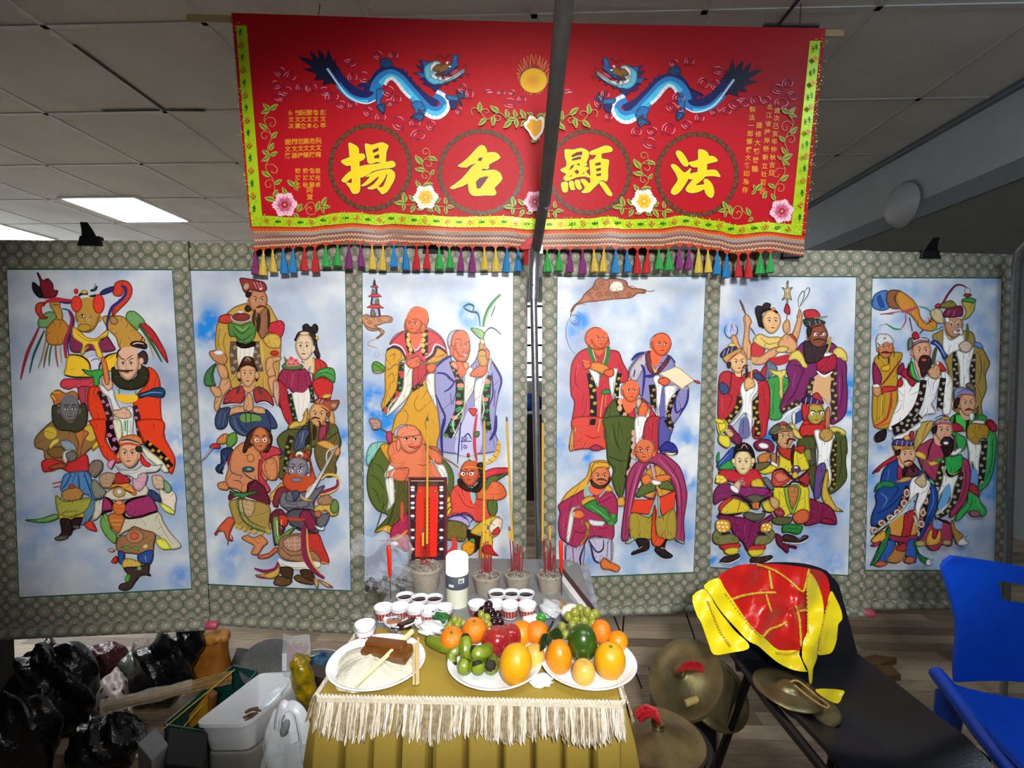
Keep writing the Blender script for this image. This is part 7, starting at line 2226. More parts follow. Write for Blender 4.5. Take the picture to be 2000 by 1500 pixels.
def column(t, x, y0, dy, sz, dx=0):
    for i, ch in enumerate(t):
        if ch != ' ': glyph(b, ch, x+dx*i, y0+dy*i, sz)
for t, x in zip(('顏文卒', '詹文心', '關文本', '阮文立', '顧文壽', '何文次'), (631.5, 617, 604.5, 593, 582, 569)): column(t, x, 220-(631-x)*-.02, 12.6, 11)
for t, x in zip(('阮文魄', '危文蔭', '鄭文榮', '范文梓', '閉文源', '關文蒲'), (623, 611, 599, 588, 576, 563)): column(t, x, 275+(623-x)*.05, 13.4, 11.5, -.4)
for t, x in zip(('梁光卓', '詹鴻榮', '賴鴻秋', '賴鴻生'), (621, 609.5, 597, 582)): column(t, x, 334, 13.5, 11)
column('同賀', 605, 371, 14, 12, .6)
b.obj('inscription', GOLD, ban, False); b = B()
column('歲次己亥年仲秋吉旦', 1517.5, 216, 15.2, 11.5, -1.45)
column('一', 1516, 201, 1, 8)
column('北江省陸岸縣新立社可呂', 1502.5, 209, 16.4, 11.5, -1.4)
column('建修大齋勝醮', 1482, 245, 17, 12.5, -1.6)
column('製法一郎榮膺大番印為存', 1469, 214, 15.7, 12, -1.45)
b.obj('inscription', GOLD, ban, False)
# hanging slat and wires
b = B(); s0, s1 = pt(362, 32, 1.67), pt(1650, 63, 1.755); d_ = (s1-s0); ax = d_.normalized(); up = V((0, 0, 1)); sd = -ax.cross(up)
b.hexa([s0+sd*.012-up*.012, s1+sd*.012-up*.012, s1+sd*.004-up*.012, s0+sd*.004-up*.012], [s0+sd*.012+up*.012, s1+sd*.012+up*.012, s1+sd*.004+up*.012, s0+sd*.004+up*.012])
b.obj('hanging_slat', M('pale_timber_slat', 'b49a74', .6, 0, .1, 20, stretch=(2, 40, 40)), ban, False, .002)
for x, y in ((622, 26), (1560, 52)):
    p = pt(x, y, 1.70); b = B(); b.tube([p+V((0, 0, -.005)), p+V((.004, 0, .02)), V((p.x+.006, p.y, ZC))], .0016, 6); b.obj('hanging_wire', M('dark_wire', '3a3a3a', .5, .5), ban)
# ================================================================== gazebo pole in front of the scrolls
STEEL = M('galvanised_steel', '9a9ea1', .34, .85, .1, 60, .1, 300); DARKP = M('weathered_tube', '4b4a48', .5, .55, .1, 30)
t = thing('frame_pole', 'steel canopy frame pole crossing the banner and standing between the middle scrolls', 'pole', (pt(1052, 1060, 1.80).x, pt(1052, 1060, 1.80).y, 0))
j0 = pt(1043, 500, 1.70); foot = pt(1052, 1060, 1.80); foot = V((foot.x, foot.y, .0))
b = B(); u0 = pt(1107, -40, .92); u1 = pt(1063, 398, 1.50); b.tube([u0, u1], [.0185, .0185], 20); b.obj('upper_tube', DARKP, t)
b = B(); b.tube([u1+(u0-u1).normalized()*.03, pt(1046, 492, 1.69)], .0165, 20); b.obj('inner_tube', DARKP, t)
b = B(); b.tube([u1-(u0-u1).normalized()*.006, u1+(u0-u1).normalized()*.006], .0196, 20); b.obj('collar', STEEL, t)
b = B(); b.tube([pt(1046, 478, 1.665), pt(1045, 500, 1.695), pt(1043, 530, 1.70), pt(1042, 585, 1.705)], [.0165, .0185, .0165, .0165], 20); b.obj('elbow', STEEL, t)
b = B(); b.tube([pt(1042, 580, 1.705), pt(1052, 1060, 1.80), foot], [.0125]*3, 20); b.obj('leg_tube', STEEL, t)
b = B(); b.tube([pt(1049, 490, 1.69), pt(1058, 484, 1.688)], [.012, .012], 12); b.box(pt(1057, 489, 1.69), (.012, .03, .03)); b.obj('bracket', STEEL, t, True, .001)
b = B(); b.ball(pt(1041, 557, 1.688), .0032, 10, 8); b.obj('rivet', M('dark_wire', '3a3a3a', .5, .5), t)
b = B(); b.box((foot.x, foot.y, .006), (.09, .09, .012)); b.obj('foot_plate', STEEL, t, False, .002)
# red ribbon tied to the pole
t = thing('ribbon', 'red ribbon knot tied on the frame pole at the hem of the banner', 'ribbon', pt(1030, 480, 1.70))
RED = M('red_ribbon', 'b41420', .55, 0, .15, 60, .3, 120)
b = B(); pts = [pt(x, y, 1.672) for x, y in ((1044, 462), (1030, 466), (1012, 482), (1020, 488), (1044, 486))]; b.prism(pts, RZ*.012); b.obj('bow', RED, t, False, .003)
b = B(); b.grid(lambda u, v: pt(1023+9*u, 486+30*v, 1.69+.004*math.sin(u*9)), 6, 4, .003); b.obj('tail', RED, t)
# ================================================================== altar table
ZT = .73
def T(px, py, dz=0): return atz(px, py, ZT+dz)
tfl, tfr = T(622, 1372), T(1226, 1360); tbl, tbr = T(752, 1105), T(1140, 1105)
yF, yB = (tfl.y+tfr.y)/2, 1.64; xL, xR = T(640, 1340).x, T(1213, 1340).x
xL, xR = -.405, .180
tb = thing('folding_table', 'grey plastic folding table under the mustard altar cloth', 'table', ((xL+xR)/2, (yF+yB)/2, 0))
GREYP = M('grey_plastic', '7d8082', .5, 0, .06, 40, .08, 400)
b = B()
def rr(x0, x1, y0, y1, r, n=6):
    P = []
    for cx, cy, a0 in ((x1-r, y1-r, 0), (x0+r, y1-r, 90), (x0+r, y0+r, 180), (x1-r, y0+r, 270)):
        for i in range(n+1): a = math.radians(a0+90*i/n); P.append((cx+r*math.cos(a), cy+r*math.sin(a)))
    return P
b.prism([(x, y, ZT) for x, y in rr(xL+.006, xR-.006, yF+.01, yB, .06)], (0, 0, -.035)); b.obj('tabletop', GREYP, tb, False, .004)
for sx in (xL+.07, xR-.07):
    for sy in (yF+.09, yB-.09):
        b = B(); b.cyl((sx, sy, 0), (sx, sy, ZT-.034), .0125); b.obj('leg', M('grey_tube', '6b6f72', .4, .5), tb)
# cloth
CLOTH = N('mustard_cloth', .75); n_ = CLOTH.noise(CLOTH.tc(), 600, 2); n2_ = CLOTH.noise(CLOTH.tc(), 5, 3); CLOTH.bump(n_, .15, .003); CLOTH.col(CLOTH.mix(n2_, '8a7428', 'a68e34')); CLOTH = CLOTH.m
cl = thing('altar_cloth', 'mustard yellow altar cloth with a pleated skirt and cream fringe', 'tablecloth', ((xL+xR)/2, yF, ZT))
yC = T(720, 1228).y
b = B(); b.grid(lambda u, v: (xL+(xR-xL)*u, yF+(yC-yF)*v, ZT+.0022+.0006*math.sin(u*23+v*5)), 30, 16, .0018); b.obj('top_panel', CLOTH, cl)
# pleated skirt: front and both sides
per = []; np_ = 13
path = [(xL-.003, yC), (xL-.003, yF-.004), (xR+.003, yF-.004), (xR+.003, yC)]
lens = [math.dist(path[i], path[i+1]) for i in range(3)]; Lt = sum(lens)
def onpath(s_):
    for i in range(3):
        if s_ <= lens[i] or i == 2:
            a, c = path[i], path[i+1]; t_ = s_/lens[i]; d = ((c[0]-a[0])/lens[i], (c[1]-a[1])/lens[i])
            return (a[0]+(c[0]-a[0])*t_, a[1]+(c[1]-a[1])*t_), (d[1], -d[0])
        s_ -= lens[i]
prf = [(0, 0), (.03, .010), (.10, .014), (.45, .013), (.80, .011), (.88, .004), (.91, -.012), (.95, -.014), (1, 0)]
def pleat(f):
    for (a, x), (c, y) in zip(prf, prf[1:]):
        if f <= c: return x+(y-x)*(f-a)/(c-a)
    return 0
def skirt(u, v):
    s_ = u*Lt; (x, y), (nx, ny) = onpath(s_); w_ = Lt/18
    f = (s_/w_+.12*math.sin(s_*17)) % 1
    d = pleat(f)*1.7*(.15+.85*min(1, v*6))*(1+.25*math.sin(math.floor(s_/w_)*2.1)) + v*.035 + .004*v*math.sin(s_*31)
    return (x+nx*d, y+ny*d, ZT-v*(ZT-.03))
b = B(); b.grid(skirt, 460, 16, .001); b.obj('skirt', CLOTH, cl)
CORD = M('cream_rayon_cord', 'd6ccb8', .35, 0, .1, 200); STR = M('beige_rayon_strand', 'a59474', .35, 0, .22, 160)
def edge_path():
    P = []
    for i in range(41): P.append(V((xL-.004, yC+(yF-yC)*i/40-.002*0, ZT+.004)))
    for i in range(1, 81): P.append(V((xL-.004+(xR-xL+.008)*i/80, yF-.006, ZT+.003+.0015*math.sin(i*.6))))
    for i in range(1, 41): P.append(V((xR+.004, yF+(yC-yF)*i/40, ZT+.004)))
    return P
EP = edge_path(); b = B(); 
EPd = crom([(p.x, p.y) for p in EP], False, 3); m_ = len(EPd)
for ph in (0, PI):
    b.tube([V((x, y, ZT+.004)) + V((0, 0, 1))*.003*math.sin(i*1.1+ph)+V((.0016*math.cos(i*1.1+ph), .0016*math.cos(i*1.1+ph), 0)) for i, (x, y) in enumerate(EPd)], .0026, 6)
b.obj('braided_heading', CORD, cl)
b = B()
for k_ in (0, 1): b.grid(lambda u, v: (lambda q: (q[0][0]+q[1][0]*.006, q[0][1]+q[1][1]*.006, ZT+.004-.012*v))(onpath(u*Lt)), 120, 1, .0015) if k_ == 0 else None
b.obj('fringe_tape', CORD, cl)
b = B(); rnd = random.Random(11); N_ = 330
for i in range(N_):
    s_ = (i+rnd.random()*.6)*Lt/N_; (x, y), n_ = onpath(min(s_, Lt-1e-4)); h = .040+.007*math.sin(s_*43)+.011*rnd.random(); o_ = .024+.010*rnd.random(); sw = (rnd.random()-.5)*.007
    b.cur = 0 if rnd.random() < .65 else 1
    d = V((n_[0], n_[1], 0)); tq = V((-n_[1], n_[0], 0)); P0 = V((x, y, ZT-.002))+d*.010
    r = .0012+.0005*rnd.random()
    if abs(n_[0]) > .5: o_ *= .45
    # a loop of twisted yarn: down and back up
    w1 = .0022+.001*rnd.random(); A = []; 
    for j in range(5): A.append(P0+d*(o_*j/5)+tq*(sw*j/5+.0008*math.sin(j*2+i))+V((0, 0, -h*j/4.2)))
    A.append(P0+d*o_+tq*(sw+w1)+V((0, 0, -h*1.02)))
    for j in range(4, -1, -1): A.append(P0+d*(o_*j/5+.001)+tq*(sw*j/5+w1*.9+.0008*math.sin(j*2.4+i))+V((0, 0, -h*j/4.3)))
    b.tube(A, r, 5)
b.obj('fringe', [STR, CORD], cl)['kind'] = 'stuff'
# white trim flap and dark board lying along the right edge
t = thing('board', 'thin white board with a dark maroon edge along the right of the table', 'board', (.2, 1.35, ZT))
q0, q1 = T(1094, 1118, .004), T(1160, 1205, .004); dv = (q1-q0).normalized(); nv = V((dv.y, -dv.x, 0))
if nv.x < 0: nv = -nv
def bar(n0, n1, z0, z1): 
    b = B(); b.hexa([q0+nv*n0+V((0, 0, z0)), q1+nv*n0+V((0, 0, z0)), q1+nv*n1+V((0, 0, z0)), q0+nv*n1+V((0, 0, z0))], [q0+nv*n0+V((0, 0, z1)), q1+nv*n0+V((0, 0, z1)), q1+nv*n1+V((0, 0, z1)), q0+nv*n1+V((0, 0, z1))]); return b
bar(-.022, -.005, -.0035, .012).obj('mount', M('white_card', 'd8d8d8', .6), t, False); bar(-.004, .008, -.0035, .016).obj('edge_bar', M('dark_maroon', '38161a', .5), t, False)
t = thing('plastic_sheet', 'crinkled pale grey plastic sheet hanging over the right end of the table', 'plastic sheet', (.24, 1.45, ZT))
b = B(); c0, c1, c2, c3 = pt(1103, 1112, 1.62), pt(1148, 1112, 1.64), pt(1172, 1218, 1.42), pt(1150, 1205, 1.38)
b.grid(lambda u, v: c0.lerp(c1, u).lerp(c3.lerp(c2, u), v)+V((0, 0, .02+.006*math.sin(u*7+v*9)+.003*math.sin(v*31))), 14, 22, .001); b.obj('sheet', M('grey_polythene', '9aa0a8', .25, 0, .08, 30, .3, 60, alpha=.8), t)
# ------------------------------------------------------------------ crockery and offerings
WHITE = M('white_paper_plate', 'eceff2', .45, 0, .02, 20)
def plate(px, py, r, label, group=None, h=.018, name='plate', rx=1):
    c = T(px, py); t = thing(name, label, 'plate', (c.x, c.y, ZT+.003), group)
    b = B(); b.lathe((c.x, c.y, ZT+.003), [(0, 0), (r*.72, 0), (r*.78, .002), (r*.9, h*.75), (r*.99, h), (r, h+.0015), (r*.985, h+.0035), (r*.9, h*.8+.003), (r*.77, .0045), (r*.7, .003), (0, .003)], 56)
    b.v = [V((c.x+(v.x-c.x)*rx, v.y, v.z)) for v in b.v]
    b.obj('dish', WHITE, t); return c, t
cR, _ = plate(736, 1309, .102, 'large white plate holding a mound of white rice and a brown slab')
cF, _ = plate(966, 1309, .1, 'middle white plate under green bananas and a big yellow pomelo')
cG, _ = plate(1149, 1308, .101, 'right white plate under a dark green gourd and two orange fruits')
cS, _ = plate(783, 1222, .043, 'small white dish of dark wrapped sweets behind the rice plate', h=.014)
cW, _ = plate(842, 1227, .041, 'small white dish under a clear bag of white pieces', h=.014)
# rice, slab, chopsticks
b = B(); rn = random.Random(5)
def mound(d):
    a = math.atan2(d.y, d.x); return 1+.07*math.sin(a*3+1)+.05*math.sin(a*5)+.025*math.sin(a*17+d.z*9)+.02*math.sin(d.x*31)*math.sin(d.y*27)
zr = ZT+.006
b.ball((cR.x-.004, cR.y-.008, zr), (.083, .074, .034), 60, 30, fn=mound); b.v = [V((v.x, v.y, max(v.z, zr+.001))) for v in b.v]
tag(b.obj('rice_mound', M('sticky_rice', 'd4d0bc', .55, 0, .06, 120, .45, 320, sub=.15)), 'mound of white sticky rice on the large left plate', 'rice')
SL = M('brown_rice_cake', '6e4218', .28, 0, .14, 40, .15, 200, coat=.3)
s_c = T(756, 1272, .042); ang = -.28; R = Matrix.Rotation(ang, 3, 'Z') @ Matrix.Rotation(-.06, 3, 'Y') @ Matrix.Rotation(.20, 3, 'X')
b = B(); b.box(s_c, (.106, .040, .022), R); b.box(s_c+R @ V((-.004, .006, .013)), (.092, .024, .012), R)
tag(b.obj('rice_cake', SL, None, False, .004), 'glossy dark brown slab of cake lying on the white rice', 'rice cake')
WOOD = M('pale_bamboo', 'd9c08a', .5, 0, .12, 30, stretch=(2, 60, 60)); CREAM = M('cream_chopstick', 'e8dcae', .45, 0, .05, 30)
def stick(name, a, c, w0, w1, m, label, cat, group=None):
    a, c = V(a), V(c); ax = (c-a).normalized(); sd = ax.cross(V((0, 0, 1))).normalized(); up = sd.cross(ax)
    f = lambda p, w: [p+sd*w+up*w, p-sd*w+up*w, p-sd*w-up*w, p+sd*w-up*w]
    b = B(); b.hexa(f(a, w0), f(c, w1)); return tag(b.obj(name, m, None, False, .0006), label, cat, group)
stick('chopstick', T(694, 1340, .034), T(806, 1232, .062), .0022, .004, CREAM, 'cream chopstick stuck slanting across the rice and the brown slab', 'chopstick')
for i, (x0, y0, x1, y1) in enumerate(((808, 1258, 808, 1336), (813, 1256, 814, 1336), (817, 1246, 817, 1334))):
    stick('chopstick', T(x1, y1, .034), T(x0, y0, .034), .0022, .0022, WOOD, ('leftmost', 'middle', 'rightmost')[i]+' of the three pale wooden chopsticks laid on the right rim of the rice plate', 'chopstick', 'wooden chopsticks on the rice plate')
# sweets and bags
for i, (x, y, dz, L, w_, a, m, lab) in enumerate(((770, 1212, .014, .036, .012, .5, M('caramel_wrap', 'a0633a', .35), 'caramel brown wrapped sweet at the back of the small dish'), (783, 1226, .012, .05, .013, .55, M('dark_wrap', '2c1a14', .3), 'dark brown bar in the middle of the small dish'), (796, 1216, .018, .056, .016, 1.0, M('dark_wrap'), 'large dark brown bar on the right of the small dish'), (770, 1232, .012, .04, .012, -.6, M('silver_wrap', 'b8b8bc', .3, .5, .4, 120), 'silver printed wrapper at the front of the small dish'), (772, 1206, .024, .03, .010, .2, M('silver_wrap'), 'silver printed wrapper leaning at the back of the small dish'))):
    c = T(x, y, dz); b = B(); b.box(c, (L, w_, .009), Matrix.Rotation(a, 3, 'Z') @ Matrix.Rotation(.12, 3, 'Y')); tag(b.obj('wrapped_sweet', m, None, False, .002), lab, 'sweet', 'wrapped sweets in the small dish')
CLEAR = M('clear_polythene', 'e6eaee', .12, 0, .03, 30, .5, 40, alpha=.25)
def lump(name, c, r, m, label, cat, seed=0, amp=.12, grp=None):
    rd = random.Random(seed); ks = [(rd.uniform(3, 9), rd.uniform(3, 9), rd.uniform(3, 9), rd.random()*6) for _ in range(5)]
    b = B(); b.ball(c, r, 40, 24, fn=lambda d: 1+sum(amp/(i+1.5)*math.sin(k[0]*d.x+k[1]*d.y+k[2]*d.z+k[3]) for i, k in enumerate(ks)))
    zmin = V(c).z-r[2]*.9; b.v = [V((v.x, v.y, max(v.z, zmin))) for v in b.v]
    return tag(b.obj(name, m), label, cat, grp)
c = T(842, 1226, .022); lump('sugar_bag', c, (.031, .026, .016), M('white_sugar_bag', 'd9dde0', .3, 0, .08, 60, .6, 90), 'clear bag of white pieces on the small right dish', 'bag', 3)
c = T(860, 1206, .018); lump('green_packet', c, (.026, .02, .017), M('green_cellophane', '2a6a30', .16, 0, .25, 60, .9, 70), 'crumpled green cellophane packet above the small dish of white pieces', 'packet', 5, .16)
c = T(1075, 1188, .020); lump('clear_bag', c, (.03, .04, .02), M('milky_polythene', 'c9ced2', .2, 0, .06, 40, .6, 60, alpha=.82), 'milky plastic bag with a green printed patch behind the tangerine', 'bag', 9, .16)
c = T(1057, 1207, .02); lump('green_packet', c, (.012, .008, .012), M('bright_green_print', '3f9a34', .3, 0, .2, 60), 'small bright green packet showing beside the milky bag', 'packet', 2)
c = T(1092, 1182, .016); lump('onion', c, (.016, .016, .015), M('brown_onion_skin', 'a8763a', .4, 0, .2, 60), 'small brown onion at the back right of the table', 'onion', 1, .04)
c = T(1116, 1196, .022); lump('steamed_bun', c, (.027, .024, .02), M('white_bun', 'dcdcd2', .55, 0, .03), 'round white bun behind the green grapes on the right', 'bun', 4, .03)
c = T(934, 1203, .014); lump('onion', c, (.014, .013, .013), M('tan_skin', 'b08a58', .4, 0, .15, 60), 'tan onion half hidden behind the dark grapes', 'onion', 7, .04)
c = T(765, 1184, .012); lump('orange_peel', c, (.016, .010, .009), M('orange_bread', 'c08a3c', .5, 0, .2, 60), 'orange brown morsel behind the leftmost cups', 'snack', 8, .15)
NAP = M('white_tissue', 'e4e7ec', .7, 0, .03, 40, .4, 60)
for (x, y, rx, ry, s_, lab) in ((1057, 1328, .024, .02, 1, 'crumpled white tissue between the two fruit plates, at the front edge'), (1052, 1285, .012, .04, 6, 'strip of white tissue between the two fruit plates'), (1038, 1208, .022, .02, 8, 'white tissue sticking up behind the tangerine')):
    c = T(x, y, .008); lump('tissue', c, (rx, ry, .009), NAP, lab, 'tissue', s_, .14, 'white tissues among the fruit')
# ------------------------------------------------------------------ cups
cupW = M('cup_white', 'e4e6ee', .35, 0, .02); 
def cup_band():
    g = N('printed_cup_band', .4); o = g.xyz(g.tc()); th = g.mth('ARCTAN2', o[1], o[0]); w_ = g.mth('SINE', g.mth('MULTIPLY', th, 16)); n = g.noise(g.tc(), 380, 2)
    m = g.mth('GREATER_THAN', g.mth('ADD', g.mth('MULTIPLY', w_, .5), n), .78)
    return g.col(g.mix(m, '8a2f28', 'b98a80'))
BAND = cup_band(); TEA = M('dark_tea', '35271c', .06, 0, .1, 20, spec=.6)
def cup_proto(tea):
    t = thing('tea_cup', 'small printed paper tea cup', 'cup', (0, 0, 0))
    b = B(); b.lathe((0, 0, 0), [(0, .0012), (.0165, .001), (.0172, 0), (.0176, .001), (.0232, .031), (.024, .0325), (.0236, .0338), (.0224, .033), (.0168, .0028), (0, .0025)], 32); b.obj('body', cupW, t)
    b = B(); b.lathe((0, 0, 0), [(.0180, .003), (.0222, .0225)], 32, jit=None); b.f = [f for f in b.f if len(f) == 4]; b.v = [V((v.x*1.006, v.y*1.006, v.z)) for v in b.v]; b.obj('printed_band', BAND, t)
    if tea: b = B(); b.lathe((0, 0, 0), [(0, .0255), (.0212, .0255)], 28); b.f = [f for f in b.f]; b.obj('tea', TEA, t)
    return t
protoE, protoT = cup_proto(False), cup_proto(True)
cups = [(791, 1176, 1, 'left cup of dark tea in the row before the candle'), (820, 1180, 1, 'middle cup of dark tea in the row left of the candle'), (848, 1180, 1, 'cup of dark tea nearest the white candle'),
 (749, 1198, 0, 'empty tea cup leftmost in the second row, left of the candle'), (781, 1196, 0, 'empty cream tea cup second in the row left of the candle'), (811, 1199, 0, 'empty tea cup behind the dish of sweets'), (838, 1203, 0, 'empty tea cup behind the green cellophane packet'), (868, 1199, 0, 'empty tea cup just in front of the white candle'),
 (971, 1170, 1, 'left cup of dark tea in the row right of the candle'), (999, 1170, 1, 'middle cup of dark tea in the row right of the candle'), (1027, 1171, 1, 'right cup of dark tea beside the clear bag'),
 (932, 1191, 0, 'empty tea cup right of the candle, left of the dark grapes'), (966, 1191, 0, 'empty tea cup partly behind the dark grapes'), (996, 1193, 0, 'empty tea cup second from the right in its row'), (1030, 1193, 0, 'empty tea cup rightmost in its row, by the clear bag'),
 (713, 1242, 0, 'lower empty cup of the two stacked by the rice plate')]
usedE = usedT = False
for i, (x, y, tea, lab) in enumerate(cups):
    c = T(x, y, .018); loc = (c.x, c.y, ZT+.003)
    if tea:
        if not usedT: o = protoT; o.location = loc; o['label'] = lab; usedT = True
        else: o = dup(protoT, loc, i*1.3, lab)
    else:
        if not usedE: o = protoE; o.location = loc; o['label'] = lab; usedE = True
        else: o = dup(protoE, loc, i*1.7, lab)
    o['group'] = 'tea cups on the altar'
c = T(713, 1242, .018); dup(protoE, (c.x, c.y, ZT+.0145), 2.2, 'upper empty cup of the two stacked by the rice plate', 'tea cups on the altar')
# ------------------------------------------------------------------ incense pots
CLAY = M('grey_clay', '9a9184', .8, 0, .1, 30, .15, 200); ASH = M('grey_ash', 'a49c90', .95, 0, .35, 90, 1, 150)
def pot(px, pyb, r, h, label, seed):
    c = T(px, pyb); t = thing('incense_pot', label, 'incense pot', (c.x, c.y, ZT), 'clay incense pots at the back of the table')
    b = B(); b.lathe((c.x, c.y, ZT), [(0, 0), (r*.74, 0), (r*.78, .003), (r*.93, h*.85), (r*.99, h*.88), (r, h), (r*.94, h+.001), (r*.90, h*.92), (r*.7, h*.5), (0, h*.5)], 40); b.obj('body', CLAY, t)
    rd = random.Random(seed); b = B()
    b.ball((c.x, c.y, ZT+h*.9), (r*.93, r*.93, h*.18), 40, 20, fn=lambda d: 1+.12*math.sin(9*d.x+seed)*math.sin(8*d.y)+.06*math.sin(23*d.x+17*d.y)); b.v = [V((v.x, v.y, max(v.z, ZT+h*.88))) for v in b.v]
    for i in range(60):
        a = rd.random()*6.28; q = r*.85*math.sqrt(rd.random()); p = V((c.x+q*math.cos(a), c.y+q*math.sin(a), ZT+h*(.9+.18*math.sqrt(max(0, 1-(q/r)**2)))))
        ax = V((rd.uniform(-1, 1), rd.uniform(-1, 1), rd.uniform(-.3, .5))).normalized()*.006; b.tube([p-ax, p+ax*.5+V((0, 0, .002)), p+ax], .0016, 5)
    b.obj('ash', ASH, t); return c, h
pots = [(832, 1150, .046, .066, 'tall clay incense pot left of the white candle, before the red tablet'), (951, 1156, .0405, .05, 'clay incense pot just right of the white candle'), (1011, 1153, .0385, .05, 'clay incense pot third from the left'), (1073, 1153, .0385, .05, 'clay incense pot at the right end, by the red candle')]
PT = [pot(*p, 10+i) for i, p in enumerate(pots)]
YST = M('yellow_incense', 'c39a30', .75, 0, .1, 200); RST = M('red_incense_stem', '8e1f28', .6, 0, .1, 100); ASHTIP = M('burnt_tip', '4a4a48', .9)
def incense(a, red_top, yel_top, label, group, r=.0034):
    """a: foot in the ash; red bare stem then the yellow coated length"""
    t = thing('incense_stick', label, 'incense stick', a, group)
    b = B(); b.tube([a, red_top], .0017, 6); b.obj('stem', RST, t)
    if yel_top is not None:
        b = B(); b.tube([red_top, red_top.lerp(yel_top, .5), yel_top], r, 8); b.obj('coating', YST, t)
        d = (yel_top-red_top).normalized(); b = B(); b.tube([yel_top, yel_top+d*.012], [r*1.05, r*.5], 8); b.obj('burnt_tip', ASHTIP, t)
    return t
def st(i, fx, fy, mx, my, tx=None, ty=None, lab='', grp='', dz=0):
    c, h = PT[i]; d = (c-CAM).dot(RZ)+dz
    a = pt(fx, fy, d); m = pt(mx, my, d); e = pt(tx, ty, d+.004) if tx is not None else None
    return incense(a, m, e, lab, grp)
LI, SI = 'long yellow incense sticks', 'bare red incense stems'
st(0, 836, 1112, 834, 1062, 835, 822, 'tallest yellow incense stick in the tall pot, across the red tablet', LI)
st(0, 826, 1112, 826, 1066, 826, 1040, 'short yellow incense stick in the tall pot, left of the tall one', LI)
st(1, 948, 1118, 945, 1060, 946, 822, 'tall yellow incense stick in the pot right of the candle', LI)
st(1, 954, 1118, 953, 1056, 953, 1034, 'short yellow incense stick beside the tall one in the second pot', LI)
st(2, 1006, 1116, 1001, 1056, 990, 822, 'tall leaning yellow incense stick in the third pot', LI)
st(2, 1000, 1114, 996, 1054, 995, 1036, 'short yellow incense stick at the left of the third pot', LI)
st(3, 1066, 1118, 1060, 1056, 1060, 826, 'tall yellow incense stick in the right end pot', LI)
st(3, 1077, 1116, 1074, 1054, 1074, 1026, 'short yellow incense stick in the right end pot', LI)
rd = random.Random(4); ordn = ('left front', 'left middle', 'left back', 'centre front', 'centre back', 'right front', 'right middle', 'right back')
for i, (x0, y0, n, top) in enumerate(((832, 1114, 5, 1078), (952, 1120, 9, 1062), (1012, 1116, 11, 1058), (1073, 1118, 11, 1056))):
    for k in range(n):
        fx = x0-10+20*(k+.5)/n+rd.uniform(-2, 2); fy = y0+rd.uniform(-6, 4)
        st(i, fx, fy, fx+rd.uniform(-3, 3)+(k-n/2)*.6, top+rd.uniform(-6, 30), None, None, 'bare red incense stem standing in the '+('tall pot left of the candle', 'pot right of the candle', 'third pot', 'right end pot')[i], SI, rd.uniform(-.012, .012))
# ------------------------------------------------------------------ candles
t0 = T(893, 1180); t = thing('pillar_candle', 'tall white pillar candle with a grey paper band, lit and glowing', 'candle', (t0.x, t0.y, ZT)); r = .030; H_ = .142
b = B(); b.lathe((t0.x, t0.y, ZT), [(0, 0), (r*.97, 0), (r, .003), (r, H_*.62)], 40); b.obj('body', M('white_wax', 'd9dcc6', .4, 0, .03, 30, sub=.3), t)
b = B(); b.lathe((t0.x, t0.y, ZT), [(r, H_*.62), (r, H_*.93), (r*.85, H_*.97), (r*.6, H_), (0, H_)], 40); b.obj('glowing_top', M('glowing_wax', 'fff3e0', .4, emit=1.6, emit_hex='fff0dc', var=0), t)
b = B(); b.lathe((t0.x, t0.y, ZT), [(r*1.012, H_*.36), (r*1.02, H_*.365), (r*1.02, H_*.605), (r*1.012, H_*.61)], 40); lb = b.obj('paper_band', M('slate_band', '4d5562', .55), t); sub_of(lb)
def on_cyl(a, z, k=1.03): return V((t0.x+r*k*math.cos(a), t0.y+r*k*math.sin(a), ZT+z))
va = math.atan2(-t0.y, -t0.x)
b = B(); b.grid(lambda u, v: on_cyl(va+.10+.55*u, H_*(.485+.09*v)), 6, 1); b.grid(lambda u, v: on_cyl(va-.8+.5*u, H_*(.415+.05*v)), 6, 1); b.obj('label_patch', M('label_white', 'd4d7da', .5), lb, False)
b = B(); x_ = .16
for i in range(11): w_ = (.014, .03, .02)[i % 3]; b.grid(lambda u, v: on_cyl(va+x_+w_*u, H_*(.495+.055*v), 1.034), 1, 1); x_ += w_+.012
b.obj('bar_lines', M('ink_black', '1c1e22', .6), lb, False)
b = B(); b.tube([(t0.x, t0.y, ZT+H_-.002), (t0.x+.001, t0.y, ZT+H_+.010)], .0009, 6); b.obj('wick', M('ink_black'), t)
lamp('candle_glow', 'POINT', (t0.x, t0.y, ZT+H_+.03), (t0.x, t0.y, 0), .25, (1, .8, .55), shadow_soft_size=.02)
def red_candle(fx, fy, mx, my, tx, ty, d, label):
    a = T(fx, fy); d = (a-CAM).dot(RZ); m = pt(mx, my, d-.004); e = pt(tx, ty, d-.008); ax = (e-m)
    t = thing('red_candle', label, 'candle', a, 'thin red candles on wire picks')
    b = B(); b.tube([a, m], .0012, 6); b.obj('pick', M('brown_wire', '4a2a22', .5, .3), t)
    b = B(); b.tube([m-ax*.02, m+ax*.12, m+ax*.5, e-ax*.01, e], [.0018, .0048, .0058, .0062, .0055], 12); b.obj('wax_stick', M('red_wax', 'd8240e', .3, 0, .05, sub=.1), t)
    b = B(); b.tube([e, e+ax*.02], .0008, 5); b.obj('wick', M('ink_black'), t)
red_candle(763, 1170, 762, 1128, 759, 1066, 1, 'thin red candle on a pick at the left, before the clear plastic bag')
red_candle(1097, 1162, 1097, 1118, 1095, 1056, 1, 'thin red candle on a pick at the right end of the incense pots')
